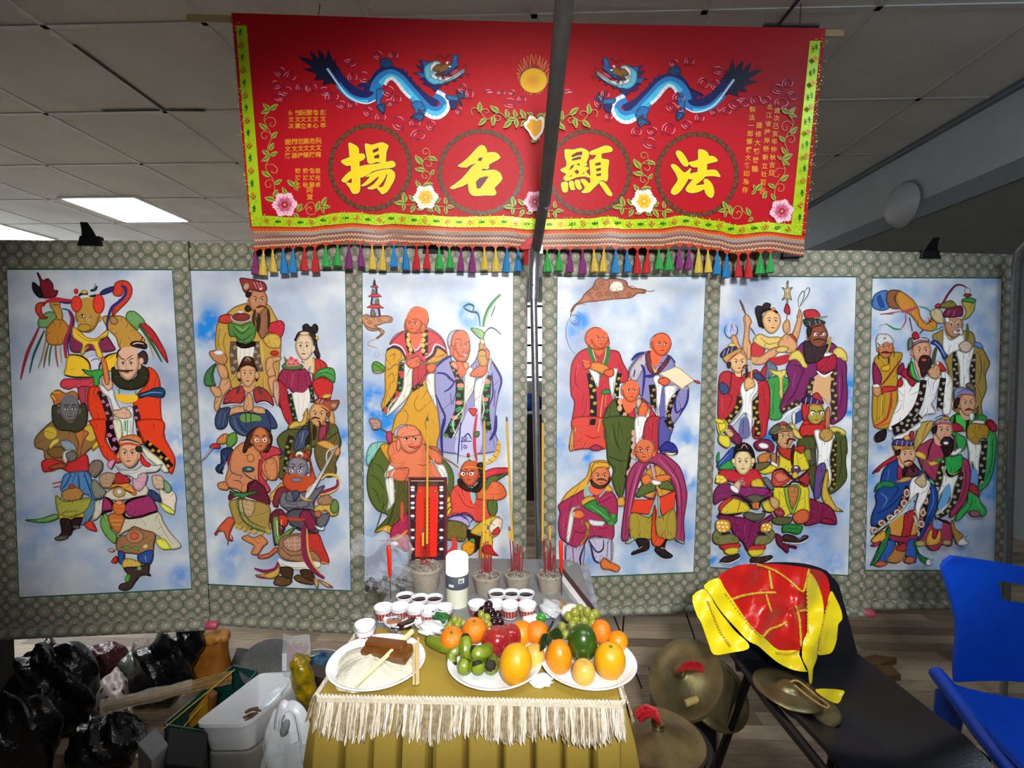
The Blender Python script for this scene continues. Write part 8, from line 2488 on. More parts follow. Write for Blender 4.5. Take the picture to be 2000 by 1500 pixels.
# ------------------------------------------------------------------ red tablet
d = 1.655; tl, tr, br_, bl_ = pt(797, 932, d+.02), pt(873, 932, d+.02), pt(873, 1104, d-.01), pt(800, 1102, d-.01)
t = thing('ancestor_tablet', 'framed red paper tablet with painted border, standing behind the tall incense pot', 'tablet', (tl+tr+br_+bl_)/4)
TP = Plane(tl, tr, bl_)
b = B(); b.hexa([TP.at(797, 932, -.008), TP.at(873, 932, -.008), TP.at(873, 1103, -.008), TP.at(799, 1103, -.008)], [TP.at(797, 932, -.0005), TP.at(873, 932, -.0005), TP.at(873, 1103, -.0005), TP.at(799, 1103, -.0005)]); b.obj('backing', M('maroon_card', '4a1620', .5), t, False)
b = B(); F_ = [(797, 932), (873, 932), (873, 1103), (799, 1103)]; I_ = [(801, 936), (869, 936), (869, 1099), (803, 1099)]
for i in range(4):
    j = (i+1) % 4; b.hexa([TP.at(*F_[i], 0), TP.at(*F_[j], 0), TP.at(*I_[j], 0), TP.at(*I_[i], 0)], [TP.at(*F_[i], .005), TP.at(*F_[j], .005), TP.at(*I_[j], .004), TP.at(*I_[i], .004)])
b.obj('frame', M('red_brown_frame', '6a2a2c', .35, .1), t, False, .0006)
pn = Paint(TP, .0006); tx = "@780,920,120,947\np 3a1622 160,110 705,110 690,1440 165,1440\np e0d0a0 180,148 690,148 690,156 180,156\np 5a3626 280,170 590,170 590,240 280,240\np d0301c 285,240 590,240 600,420 575,1320 245,1320 260,420\np e02418 430,420 590,420 570,1320 430,1320\n"
for i, y in enumerate((250, 290, 385, 490, 565, 690, 905, 1025, 1200)):
    for sx in (1, -1):
        X = lambda x: x if sx == 1 else 855-x
        tx += f"F e4dcd8 {X(170)},{y} {X(200)},{y-24} {X(240)},{y-8} {X(225)},{y+22} {X(185)},{y+18}\nL12 2a2c1c {X(180)},{y+30} {X(230)},{y+70} {X(210)},{y+95}\nL8 b86a3a {X(240)},{y+60} {X(265)},{y+100}\n"
        if i % 2: tx += f"e 2c4a7a {X(205)},{y+40} 22,16\n"
tx += "p 1a2436 190,1300 240,1300 240,1370 190,1370\np 1a2436 580,1300 650,1300 650,1370 580,1370\ne e0dcd0 200,1400 50,18 610,1400 50,18\nl30 c8a020 250,1370 320,1370\nl30 d8b020 400,1370 480,1370\nl24 8a8a90 500,1360 560,1380\nF e08040 300,300 340,290 330,330\nF e08040 530,300 570,290 560,330\n"
for y in range(430, 1300, 62): tx += f"l10 5a1410 380,{y} 480,{y-6}\nl9 5a1410 430,{y-16} 425,{y+34}\nl8 5a1410 395,{y+26} 470,{y+20}\n"
pn.run(tx); pn.obj('painted_tablet', t, paint_mat('tablet_print', .35, .08, 1500))
b = B(); b.hexa([TP.at(815, 1090, -.008), TP.at(855, 1090, -.008), TP.at(855, 1060, -.05), TP.at(815, 1060, -.05)], [TP.at(815, 1090, -.012), TP.at(855, 1090, -.012), TP.at(855, 1055, -.05), TP.at(815, 1055, -.05)]); b.obj('easel_back', M('maroon_card'), t, False)
# clear plastic bag at the left back
bc = T(745, 1172); t = thing('plastic_bag', 'crumpled clear plastic bag of foil scraps at the back left of the table', 'plastic bag', (bc.x, bc.y, ZT))
rd = random.Random(21); ks = [(rd.uniform(3, 14), rd.uniform(3, 14), rd.uniform(3, 14), rd.random()*6) for _ in range(8)]
cr = lambda d: 1+sum(.16/(i+1.6)*math.sin(k[0]*d.x+k[1]*d.y+k[2]*d.z+k[3]) for i, k in enumerate(ks))
CRB = M('crinkled_polythene', 'dfe5ea', .06, 0, .05, 30, 1, 45, alpha=.13, spec=.9)
b = B(); b.ball((bc.x+.01, bc.y+.05, ZT+.045), (.07, .045, .04), 50, 30, fn=cr); b.v = [V((v.x, v.y, max(v.z, ZT+.004))) for v in b.v]; b.obj('bag_body', CRB, t)
b = B(); b.ball((bc.x+.03, bc.y+.07, ZT+.11), (.038, .024, .05), 40, 24, rot=Matrix.Rotation(.3, 3, 'Y'), fn=cr); b.obj('bag_neck', CRB, t)
b = B(); b.grid(lambda u, v: V((bc.x-.13+.11*u, bc.y+.11+.02*v, ZT+.06+.05*u+.06*v*(1-.3*u)+.01*math.sin(u*8+v*6))), 14, 8, .0006); b.obj('bag_flap', CRB, t)
b = B()
for i in range(26):
    p = V((bc.x+rd.uniform(-.055, .06), bc.y+rd.uniform(.01, .07), ZT+rd.uniform(.012, .035))); b.box(p, (.016, .012, .004), Euler((rd.random()*3, rd.random()*3, rd.random()*3)).to_matrix())
b.obj('foil_scraps', M('silver_foil', '8a8c8e', .2, .85, .3, 120, .6, 200), t, False)['kind'] = 'stuff'
b = B(); p = pt(770, 1062, 1.66); b.ball(p, (.015, .006, .008), 16, 10); b.obj('cap', M('label_white'), t)
# ================================================================== fruit
def fruit_ball(name, px, py, r, dz, m, label, cat, group=None, stretch=(1, 1, 1), bumpy=.008, stem=None, seed=0, rot=None, dimple=.0):
    c = T(px, py, dz); t = thing(name, label, cat, c, group)
    b = B(); b.ball(c, tuple(r*s for s in stretch), 32, 22, rot=rot, fn=lambda d: (1+bumpy*math.sin(7*d.x+seed)*math.sin(6*d.y+seed))*(1-dimple*math.exp(-((1-d.z)*9))) * (1-dimple*.6*math.exp(-((1+d.z)*9))))
    b.obj('flesh', m, t)
    if stem:
        R = rot if rot is not None else Matrix.Identity(3); b = B(); top = c + R @ V((0, 0, r*stretch[2]*(1-dimple)))
        u = R @ V((0, 0, 1)); b.tube([top-u*.001, top+u*.002, top+u*stem], [.0045, .0026, .002], 8); b.obj('stem', M('fruit_stem', '5a6a2c', .7, 0, .2, 80), t)
    return t
ORG = M('orange_peel_skin', 'e8780a', .32, 0, .05, 30, .35, 260, coat=.05); PEACH = M('ripe_orange', 'dd8408', .36, 0, .07, 20, .15, 200); POM = M('yellow_pomelo', 'd99a08', .4, 0, .06, 18, .12, 180)
RAP = M('red_apple_skin', '7e1420', .2, 0, .3, 14, 0, coat=.4, c2='9a3020'); YAP = M('yellow_apple_skin', 'd3b050', .3, 0, .2, 18, .05, 60, c2='c08a38'); GRD = M('dark_green_gourd', '2c4a12', .25, 0, .08, 20, .04, 60, coat=.25)
GG = M('green_grape_skin', '8d9238', .22, 0, .1, 60, sub=.2, coat=.2); DG = M('dark_grape_skin', '2a141c', .16, 0, .3, 60, coat=.3); BAN = M('green_banana_skin', '76861c', .38, 0, .2, 30, .06, 90, c2='566a14'); BTIP = M('banana_tip', '1c1a10', .7, 0, .1)
tl_ = lambda a, ax='Y': Matrix.Rotation(a, 3, ax)
fruit_ball('orange', 883, 1248, .026, .045, ORG, 'orange resting on the bananas, leftmost fruit of the middle plate', 'orange', 'oranges on the altar', stem=.002, dimple=.1, rot=tl_(.5, 'X'))
fruit_ball('orange', 927, 1231, .0275, .05, ORG, 'brighter orange in front of the dark grapes on the middle plate', 'orange', 'oranges on the altar', stem=.002, dimple=.08, rot=tl_(.3, 'X'), seed=2)
fruit_ball('tangerine', 1049, 1236, .026, .042, ORG, 'orange tangerine between the two fruit plates, beside dark leaves', 'tangerine', 'oranges on the altar', dimple=.05, seed=1)
fruit_ball('apple', 970, 1252, .033, .042, RAP, 'large dark red apple at the front of the middle plate', 'apple', 'apples on the altar', dimple=.12, seed=3)
fruit_ball('apple', 995, 1243, .0285, .038, RAP, 'red apple half hidden behind the large dark red one', 'apple', 'apples on the altar', dimple=.12, seed=5)
fruit_ball('yellow_orange', 1018, 1238, .029, .034, PEACH, 'yellow orange behind the red apples', 'orange', 'oranges on the altar', dimple=.05)
fruit_ball('pomelo', 1007, 1297, .035, .046, POM, 'big yellow pomelo at the front of the middle plate', 'pomelo', 'pomelos on the altar', (.94, .94, 1.16), rot=tl_(.12), bumpy=.01)
fruit_ball('apple', 1044, 1283, .024, .026, YAP, 'yellow apple behind the big pomelo', 'apple', 'apples on the altar', (.95, .95, 1.2), dimple=.1)
fruit_ball('pomelo', 1092, 1283, .029, .034, PEACH, 'orange pear shaped pomelo at the left of the right plate', 'pomelo', 'pomelos on the altar', (.95, .95, 1.22), rot=tl_(-.05))
fruit_ball('pomelo', 1191, 1290, .034, .038, POM, 'large yellow pomelo at the right of the right plate', 'pomelo', 'pomelos on the altar', (.96, .96, 1.15), stem=.002, rot=tl_(.3, 'X'), dimple=.06)
fruit_ball('apple', 1140, 1312, .0245, .026, YAP, 'small pale yellow apple at the front of the right plate', 'apple', 'apples on the altar', (.95, .95, 1.1), dimple=.18)
fruit_ball('gourd', 1138, 1255, .034, .058, GRD, 'smooth dark green avocado gourd on top of the right plate', 'gourd', None, (.93, .93, 1.12), bumpy=.004)
fruit_ball('tangerine', 1174, 1233, .024, .052, ORG, 'orange tangerine behind the large yellow pomelo of the right plate', 'tangerine', 'oranges on the altar', dimple=.06, stretch=(.9, .9, 1.1))
fruit_ball('tangerine', 1207, 1252, .022, .034, PEACH, 'overripe orange at the far right of the right plate', 'tangerine', 'oranges on the altar', dimple=.1)
# grapes
def grapes(name, spots, r, m, label, grp):
    c = T(spots[0][0], spots[0][1], spots[0][2]); t = thing(name, label, 'grapes', c, grp)
    rd = random.Random(len(spots))
    for (x, y, dz) in spots:
        p = T(x, y, dz); b = B(); b.ball(p, (r*rd.uniform(.9, 1.08), r*rd.uniform(.9, 1.08), r*rd.uniform(1, 1.2)), 18, 12); b.obj('grape', m, t)
    b = B(); P = [T(x, y, dz-.004) for x, y, dz in spots]
    for p, q in zip(P, P[1:]): b.tube([p, (p+q)/2+V((0, .004, .002)), q], .0012, 5)
    b.obj('stalk', M('grape_stalk', '6a6a2a', .7), t)
GR = 'bunches of grapes'
grapes('grape_bunch', [(1110, 1204, .066), (1123, 1196, .078), (1124, 1208, .062), (1141, 1199, .07), (1147, 1195, .082), (1156, 1204, .07), (1163, 1199, .074), (1141, 1213, .06), (1098, 1224, .05), (1118, 1220, .055), (1158, 1219, .058), (1105, 1240, .045), (1133, 1189, .072), (1130, 1216, .05)], .0104, GG, 'bunch of pale green grapes on top of the right fruit plate', GR)
grapes('grape_bunch', [(940, 1200, .05), (951, 1207, .05), (955, 1222, .05), (945, 1212, .044), (950, 1216, .042)], .0088, GG, 'few green grapes between the brighter orange and the dark grapes', GR)
grapes('grape_bunch', [(888, 1211, .034), (878, 1222, .03), (897, 1213, .026), (905, 1218, .026), (884, 1216, .026), (874, 1228, .024), (893, 1222, .024)], .0092, GG, 'green grapes behind the leftmost orange', GR)
grapes('grape_bunch', [(954, 1182, .064), (944, 1193, .052), (958, 1196, .056), (962, 1203, .048), (972, 1203, .05), (976, 1215, .046), (965, 1216, .044), (934, 1203, .04), (950, 1190, .046)], .0114, DG, 'bunch of dark purple grapes standing up behind the red apples', GR)
# bananas
def banana(P, r, label, tip=True):
    r *= 1.28
    P = [T(*p) for p in P]; t = thing('banana', label, 'banana', P[0], 'green bananas on the middle plate')
    Q = [V((0, 0, 0))]*0
    xs_ = crom([(p.x, p.y) for p in P], False, 6); zs_ = crom([(p.z, 0) for p in P], False, 6); n = len(xs_)
    pts = [V((a[0], a[1], z[0])) for a, z in zip(xs_, zs_)]; rr_ = [r*(.5+.5*math.sin(PI*min(1, .12+.85*i/(n-1)))**.6) for i in range(n)]
    b = B(); b.tube(pts, rr_, 6); b.obj('peel', BAN, t, True, 0, 1)
    b = B(); d_ = (pts[0]-pts[1]).normalized(); b.tube([pts[0]-d_*.001, pts[0]+d_*.007], [rr_[0]*.9, rr_[0]*.55], 8); b.obj('tip', BTIP, t)
banana([(838, 1250, .022), (858, 1258, .03), (880, 1264, .034), (905, 1262, .03)], .0135, 'green banana sticking out to the left under the leftmost orange')
banana([(884, 1298, .012), (882, 1280, .024), (892, 1270, .032), (915, 1262, .034)], .0115, 'green banana curling up at the lower left of the plate')
banana([(909, 1246, .066), (910, 1262, .056), (912, 1278, .042), (918, 1284, .032)], .0135, 'upright green banana below the brighter orange')
banana([(926, 1270, .052), (936, 1276, .048), (948, 1272, .044), (956, 1262, .04)], .0145, 'green banana pointing forward beside the red apple')
banana([(909, 1290, .034), (905, 1300, .028), (908, 1306, .02), (925, 1296, .018)], .0125, 'short green banana at the front left of the hand')
banana([(932, 1298, .034), (934, 1304, .028), (938, 1300, .022), (945, 1284, .018)], .0135, 'short green banana at the front middle of the hand')
banana([(958, 1300, .034), (960, 1303, .026), (962, 1296, .022), (960, 1280, .02)], .0140, 'short green banana at the front right of the hand')
# leaves
LEAF = M('dark_citrus_leaf', '1e3416', .3, 0, .15, 60, .1, 90)
t = thing('citrus_leaves', 'sprig of dark green citrus leaves between the tangerine and the right plate', 'leaves', T(1070, 1250, .04))
for (x0, y0, x1, y1, w_) in ((1071, 1234, 1082, 1217, 9), (1070, 1240, 1055, 1272, 10), (1073, 1238, 1100, 1246, 11), (1070, 1242, 1072, 1266, 6)):
    A, Z = T(x0, y0, .058), T(x1, y1, .052); ax = Z-A; sd = ax.cross(RZ).normalized()*(w_*1.2/960)
    b = B(); b.grid(lambda u, v: A+ax*u+sd*((v-.5)*2*math.sin(PI*min(.97, u*.9+.06)))+V((0, 0, .004*math.cos((v-.5)*3)+.004*math.sin(u*3))), 10, 6, .0006); b.obj('leaf', LEAF, t)
b = B(); b.tube([T(1068, 1252, .03), T(1071, 1238, .056)], .0014, 6); b.obj('twig', M('fruit_stem'), t)
# ================================================================== things on the floor, left
def Z(px, py, z): return atz(px, py, z)
t = thing('low_stool', 'grey plastic stool under the white tray at the bottom left', 'stool', (-.9, 1.74, 0))
nl, nr = Z(384, 1414, .2), Z(484, 1413, .2); fl, fr_ = Z(508, 1319, .2), Z(606, 1315, .2)
cen = (nl+nr+fl+fr_)/4; ux = (nr-nl).normalized(); uy = ((fl+fr_)/2-(nl+nr)/2).normalized()
b = B(); c0 = cen-uy*.01
b.prism([c0+ux*x+uy*y+V((0, 0, .088-.2)) for x, y in rr(-.075, .085, -.11, .12, .03)], (0, 0, -.088)); b.obj('seat', M('stool_grey', '8f8f88', .6), t, False, .006)
t = thing('plastic_tray', 'white plastic tray on a grey stool, left of the altar table', 'tray', (cen.x, cen.y, .09))
TRAY = M('tray_white', 'd6dade', .35, 0, .03, 20)
def quadring(k, dz, inset): 
    m = (nl+nr+fl+fr_)/4; out = []
    cs = [nl, nr, fr_, fl]
    for i, p in enumerate(cs):
        a, c = cs[i-1], cs[(i+1) % 4]; r_ = .035 if i in (0, 1) else .02
        for f in range(5):
            s_ = f/4; p0 = p+(a-p).normalized()*r_; p1 = p+(c-p).normalized()*r_; q = p0*(1-s_)**2+p*2*s_*(1-s_)+p1*s_**2
            d = (q-m); out.append(m+V((d.x*k, d.y*k, 0))+V((0, 0, dz)))
    return out
prof = [(1.06, .0), (1.06, .004), (1.0, .004), (.985, .0), (.84, -.098), (.80, -.100)]
outr = [(1.06, -.0), (1.06, -.008), (1.03, -.008), (1.0, -.004), (.86, -.104), (.82, -.107)]
b = B(); rings = [quadring(k, z, 0) for k, z in prof] + [quadring(k, z, 0) for k, z in reversed(outr)]
n = len(rings[0]); b.v = [p for r in rings for p in r]
for i in range(len(rings)):
    j = (i+1) % len(rings)
    if i == len(prof)-1: continue
    for k in range(n): b.f.append((i*n+k, i*n+(k+1) % n, j*n+(k+1) % n, j*n+k))
b.f.append(tuple((len(prof)-1)*n+k for k in range(n))); b.f.append(tuple(len(prof)*n+k for k in reversed(range(n))))
b.mi = [0]*len(b.f); b.obj('body', TRAY, t)
p = Z(532, 1373, .145); dr = (Z(510, 1390, .145)-p).normalized()
t = thing('rice_spoon', 'white plastic rice spoon lying in the white tray', 'spoon', p)
sdv = dr.cross(V((0, 0, 1))).normalized()
b = B(); b.grid(lambda u, v: p+dr*(.09*(u-.5))+sdv*((v-.5)*.052*math.sin(PI*min(.96, .12+.8*u)))+V((0, 0, .012*((v-.5)*2)**2+.02*(1-u))), 10, 8, .002); b.obj('bowl', M('spoon_white', 'dbe4ee', .25), t)
b = B(); b.tube([p-dr*.04+V((0, 0, .018)), p-dr*.075+V((0, 0, .034))], [.008, .006], 8, flat=.4); b.obj('handle', M('spoon_white'), t)
TW = M('brown_bark', '7a5c38', .7, 0, .3, 40)
for i, (x0, y0, x1, y1) in enumerate(((478, 1392, 504, 1382), (476, 1402, 503, 1392), (480, 1408, 500, 1399), (488, 1386, 508, 1388))):
    a, c = Z(x0, y0, .112+.006*(i % 2)), Z(x1, y1, .122+.006*(i % 2)); b = B(); b.tube([a, (a+c)/2+V((0, 0, .003)), c], [.008, .01, .007], 8, flat=.5)
    tag(b.obj('wood_piece', TW), 'small brown stick of wood in the white tray, '+('longest, at the back', 'second from the back', 'frontmost of the pile', 'tucked under the spoon')[i], 'wood', 'bits of wood in the tray')
# white carrier bag
t = thing('carrier_bag', 'white plastic carrier bag with looped handles beside the altar cloth', 'bag', (pt(560, 1480, 1.3).x, pt(560, 1480, 1.3).y, 0))
WB = M('white_polythene', 'cfd5da', .3, 0, .06, 20, .5, 26)
d0 = 1.30; top, bl, br2 = pt(562, 1392, d0), pt(508, 1520, d0-.02), pt(604, 1500, d0-.02)
def bagf(u, v):
    L_, R_ = pt(538-34*v**.8-6*math.sin(v*5), 1385+150*v, d0), pt(572+38*v**.5+4*math.sin(v*9), 1385+150*v, d0)
    a = 2*PI*u; m = (L_+R_)/2; hw = (R_-L_).length/2; ax = (R_-L_).normalized(); dp = V((ax.y, -ax.x, 0))
    k_ = 1+.09*math.sin(5*a+v*6)+.05*math.sin(11*a-v*9)
    q = m+ax*hw*math.cos(a)*k_ + dp*hw*.55*math.sin(a)*k_*(.35+.65*v); q.z = max(q.z - (max(0, v-.85)/.15)*.3, .004); return q
b = B(); b.grid(bagf, 56, 26, .0008); b.obj('bag_body', WB, t)
for (xa, xb, xc, y, w_) in ((542, 553, 566, 1374, .010), (548, 568, 590, 1378, .013)):
    b = B(); P = [pt(xa-4, 1424, d0-.035), pt(xa, 1395, d0-.035), pt(xb, y, d0-.03), pt(xc, 1398, d0-.035), pt(xc+10, 1450, d0-.045)]
    q_ = crom([(p.x, p.z) for p in P], False, 5); yy = crom([(p.y, 0) for p in P], False, 5); b.tube([V((a[0], c[0], a[1])) for a, c in zip(q_, yy)], w_, 10, flat=.35); b.obj('handle', WB, t)
b = B(); b.ball(pt(556, 1422, d0-.062), (.010, .006, .024), 16, 10, rot=Matrix.Rotation(.35, 3, 'Y')); b.obj('handle_hole_shade', M('hole_shade', '7c8384', .8), t)  # solid grey lump standing in for the shade inside the handle opening
# gold paper bundle, black sack, tissue packs, etc. on the boards behind
c = Z(402, 1322, .0); t = thing('paper_bundle', 'orange brown cloth bundle with a folded top, under the red roller cap', 'bundle', (c.x, c.y, 0))
GP = M('ochre_paper', 'a8671c', .55, 0, .18, 12, .5, 24); 
d1 = (c-CAM).dot(RZ)
def bund(u, v):
    a = 2*PI*u; w0 = .098-.012*v+.006*math.sin(a*4+v*5); q = V((c.x+.005, c.y, 0))
    sq = lambda x: math.copysign(abs(x)**.55, x)
    return V((q.x+w0*sq(math.cos(a)), q.y+.05*sq(math.sin(a)), .005+.175*v+.012*math.sin(a*2+1)*v))
b = B(); b.grid(bund, 40, 12, 0); b.obj('body', GP, t)
b = B(); b.ball((c.x+.004, c.y+.01, .178), (.098, .052, .035), 30, 16, fn=lambda d: 1+.09*math.sin(9*d.x+3*d.y)+.05*math.sin(17*d.x)); b.obj('folded_top', M('ochre_paper_light', 'c4843a', .55, 0, .14, 12, .5, 24), t)
b = B(); b.ball((c.x-.06, c.y+.02, .20), (.045, .035, .026), 20, 12); b.obj('dark_knot', M('dark_red_paper', '5a1c14', .6), t)
c = Z(298, 1392, 0); t = thing('rubbish_sack', 'shiny black plastic rubbish sack slumped under the leftmost scroll', 'sack', (c.x, c.y, 0))
BK = M('black_polythene', '0c0d10', .22, 0, .2, 30, 1, 26, spec=.5)
rd = random.Random(31); ks2 = [(rd.uniform(3, 13), rd.uniform(3, 13), rd.uniform(3, 13), rd.random()*6) for _ in range(8)]
wr = lambda d: 1+sum(.12/(i+1.4)*math.sin(k[0]*d.x+k[1]*d.y+k[2]*d.z+k[3]) for i, k in enumerate(ks2))
b = B(); b.ball((c.x+.0, c.y+.06, .13), (.125, .09, .155), 56, 36, fn=wr, rot=Matrix.Rotation(.45, 3, 'Y')); b.v = [V((v.x, v.y, max(v.z, .004))) for v in b.v]; b.obj('sack_body', BK, t)
b = B(); b.ball((c.x+.085, c.y+.10, .23), (.055, .045, .12), 36, 24, fn=wr, rot=Matrix.Rotation(.3, 3, 'Y')); b.obj('sack_neck', BK, t)
def dotted():
    g = N('dotted_wrap', .4); vo = g.n('ShaderNodeTexVoronoi'); vo.inputs['Scale'].default_value = 24; vo.inputs['Randomness'].default_value = .35; g.L(g.tc(), vo.inputs[0])
    m = g.mth('LESS_THAN', vo.outputs['Distance'], .26); return g.col(g.mix(m, 'b9a9a4', '4a3234'))
DOT = dotted()
def slab(name, P, z0, h, m, label, cat, bev=.01, soft=0):
    Q = [Z(x, y, z0+h) for x, y in P]; b = B(); n = len(Q)
    if not soft: b.prism(Q, (0, 0, -z0-h+.003)); return tag(b.obj(name, m, None, False, bev), label, cat)
    if n == 5: Q = [Q[0], Q[1], Q[2], Q[3]]
    H = z0+h; cc_ = sum(Q, V())/4; sd_ = P[0][0]
    def pil(u, v, top):
        e = (1-abs(2*u-1)**5)*(1-abs(2*v-1)**5); p = Q[0].lerp(Q[1], u).lerp(Q[3].lerp(Q[2], u), v); k_ = 1.04-.10*(1-e)*0
        z = H*.5+(H*.5*(e**.45)*(1+.07*math.sin(u*11+v*7+sd_)+.05*math.sin(v*19-u*5)) if top else -H*.5*(e**.3)+.003)
        return V((cc_.x+(p.x-cc_.x)*k_, cc_.y+(p.y-cc_.y)*k_, z))
    b.grid(lambda u, v: pil(u, v, True), 22, 22); b.grid(lambda u, v: pil(u, v, False), 22, 22)
    return tag(b.obj(name, m), label, cat)
slab('tissue_pack', ((172, 1344), (226, 1290), (252, 1312), (240, 1370)), .08, .07, DOT, 'pale wrapped pack with dark dots, lying left of the black sack', 'pack', soft=2)
slab('tissue_pack', ((255, 1250), (290, 1240), (302, 1262), (262, 1268)), .10, .06, DOT, 'small dotted pack behind the black sack, under the scroll roller', 'pack', soft=2)
slab('green_packet', ((226, 1290), (262, 1255), (296, 1272), (262, 1304)), .07, .05, M('sage_wrap', '6e7d6c', .2, 0, .15, 30, .4, 40), 'sage green shiny packet between the two dotted packs', 'packet', soft=2)
slab('maroon_packet', ((140, 1278), (200, 1245), (250, 1250), (205, 1282), (160, 1300)), .06, .06, M('maroon_wrap', '5c2436', .2, 0, .2, 30, .6, 40), 'maroon plastic packet under the leftmost scroll roller', 'packet', soft=2)
slab('paper_carton', ((268, 1452), (305, 1420), (328, 1452), (296, 1486)), .14, .06, M('pale_carton', '84888a', .6), 'pale grey carton at the bottom left in front of the green crate', 'box', .003)
for i, (x, y, r, lab) in enumerate(((104, 1382, (.15, .105, .19), 'large added black plastic sack at the far left, under the end of the leftmost scroll'), (28, 1478, (.13, .10, .16), 'added black plastic sack cut off by the left edge of the picture'), (206, 1470, (.115, .085, .09), 'low added black plastic sack at the bottom left under the incense bundle'))):  # sacks added to cover bright floor and darken the lower left corner
    c = Z(x, y, r[2]*.5); rd = random.Random(50+i); ks3 = [(rd.uniform(3, 12), rd.uniform(3, 12), rd.uniform(3, 12), rd.random()*6) for _ in range(7)]
    b = B(); b.ball((c.x, c.y, r[2]*.8), r, 48, 30, fn=lambda d: 1+sum(.1/(q+1.4)*math.sin(k[0]*d.x+k[1]*d.y+k[2]*d.z+k[3]) for q, k in enumerate(ks3))); b.v = [V((v.x, v.y, max(v.z, .004))) for v in b.v]
    tag(b.obj('rubbish_sack', BK), lab, 'sack', 'added black plastic sacks')
# crate
t = thing('crate', 'dark green plastic crate half hidden behind the white tray', 'crate', (Z(420, 1400, 0).x, Z(420, 1400, 0).y, 0))
GC = M('dark_green_plastic', '12443c', .45, 0, .1, 20)
A_, B_, C_, D_ = Z(324, 1412, .16), Z(404, 1425, .16), Z(500, 1310, .16), Z(455, 1300, .16)
def wallseg(p, q, nm):
    b = B(); n = (q-p).normalized().cross(V((0, 0, 1)))*.008; b.hexa([p, q, q+n, p+n], [x+V((0, 0, -.15)) for x in (p, q, q+n, p+n)]); b.obj(nm, GC, t, False, .002)
for p, q in ((A_, B_), (B_, C_), (C_, D_), (D_, A_)): wallseg(p, q, 'side_panel')
b = B(); b.prism([x+V((0, 0, -.145)) for x in (A_, B_, C_, D_)], (0, 0, -.01)); b.obj('base', GC, t, False)
slab('black_carton', ((322, 1492), (330, 1420), (404, 1430), (392, 1500)), .10, .09, M('matt_black_card', '111416', .7), 'black carton at the bottom left below the green crate', 'box', .004)
c = Z(378, 1402, .12); t = thing('gold_packet', 'folded mustard paper packet standing in the green crate', 'packet', c)
b = B(); q = [pt(x, y, 1.78) for x, y in ((356, 1412), (405, 1355), (406, 1400), (372, 1424))]; b.prism(q, RZ*.03); b.obj('packet_body', M('mustard_paper', 'b98518', .5, 0, .15, 20), t, False, .002)
b = B(); q = [pt(x, y, 1.775) for x, y in ((405, 1355), (416, 1362), (410, 1402), (406, 1400))]; b.prism(q, RZ*.03); b.obj('packet_side', M('brown_paper', '7a4a1a', .6), t, False, .002)
# incense bundle in cellophane
t = thing('incense_bundle', 'long bundle of incense sticks in clear wrap lying across the crate', 'incense bundle', pt(330, 1360, 1.80))
b = B(); rd = random.Random(8); a0, a1 = pt(196, 1382, 1.70), pt(452, 1322, 1.92)
ax = (a1-a0).normalized(); s1 = ax.cross(V((0, 0, 1))).normalized(); s2 = s1.cross(ax)
for i in range(60):
    r = .022*math.sqrt(rd.random()); a = rd.random()*6.28; o = s1*r*math.cos(a)+s2*r*math.sin(a)*.6; sp = (i/60-.5)*.02
    b.tube([a0+o+ax*rd.random()*.03, a1+o*(1.3)+s2*sp], .0013, 5)
b.obj('sticks', M('tan_incense', '9a7a3c', .75, 0, .2, 60), t)['kind'] = 'stuff'
b = B(); b.tube([a0.lerp(a1, i/12)+V((0, 0, .002*math.sin(i*2))) for i in range(9)], [.03+.003*math.sin(i*1.7) for i in range(9)], 18, flat=.75); b.obj('wrapper', M('cellophane', 'e2dccf', .08, 0, .05, 30, .8, 50, alpha=.22, spec=.9), t)
for i, (x0, y0, x1, y1) in enumerate(((318, 1424, 458, 1308), (340, 1440, 420, 1350))):
    a, c = pt(x0, y0, 1.62), pt(x1, y1, 1.86); b = B(); b.tube([a, c], .0022, 6); tag(b.obj('incense_stick', YST), ('loose yellow incense stick slanting over the crate, the upper one', 'loose yellow incense stick leaning across the mustard packet, the lower one')[i], 'incense stick', 'loose incense sticks on the crate')
# metal pan leaning
pc = pt(523, 1296, 2.05); Rn = (CAM-pc).normalized(); Rn = (Rn+V((-.1, .1, .75))).normalized(); q_ = Rn.to_track_quat('Z', 'Y').to_matrix()
t = thing('metal_pan', 'round grey metal pan tilted against the tray and the floor', 'pan', pc)
b = B(); b.lathe(pc, [(0, -.03), (.074, -.03), (.082, -.024), (.098, .004), (.104, .006), (.104, .010), (.096, .008), (.078, -.021), (.07, -.0255), (0, -.0255)], 48, q_); b.obj('basin', M('brushed_pan', '8f999c', .3, .8, .12, 8), t)
b = B(); b.lathe(pc, [(.101, .009), (.1045, .0105), (.1055, .008)], 48, q_); b.obj('rolled_rim', M('galvanised_steel'), t)
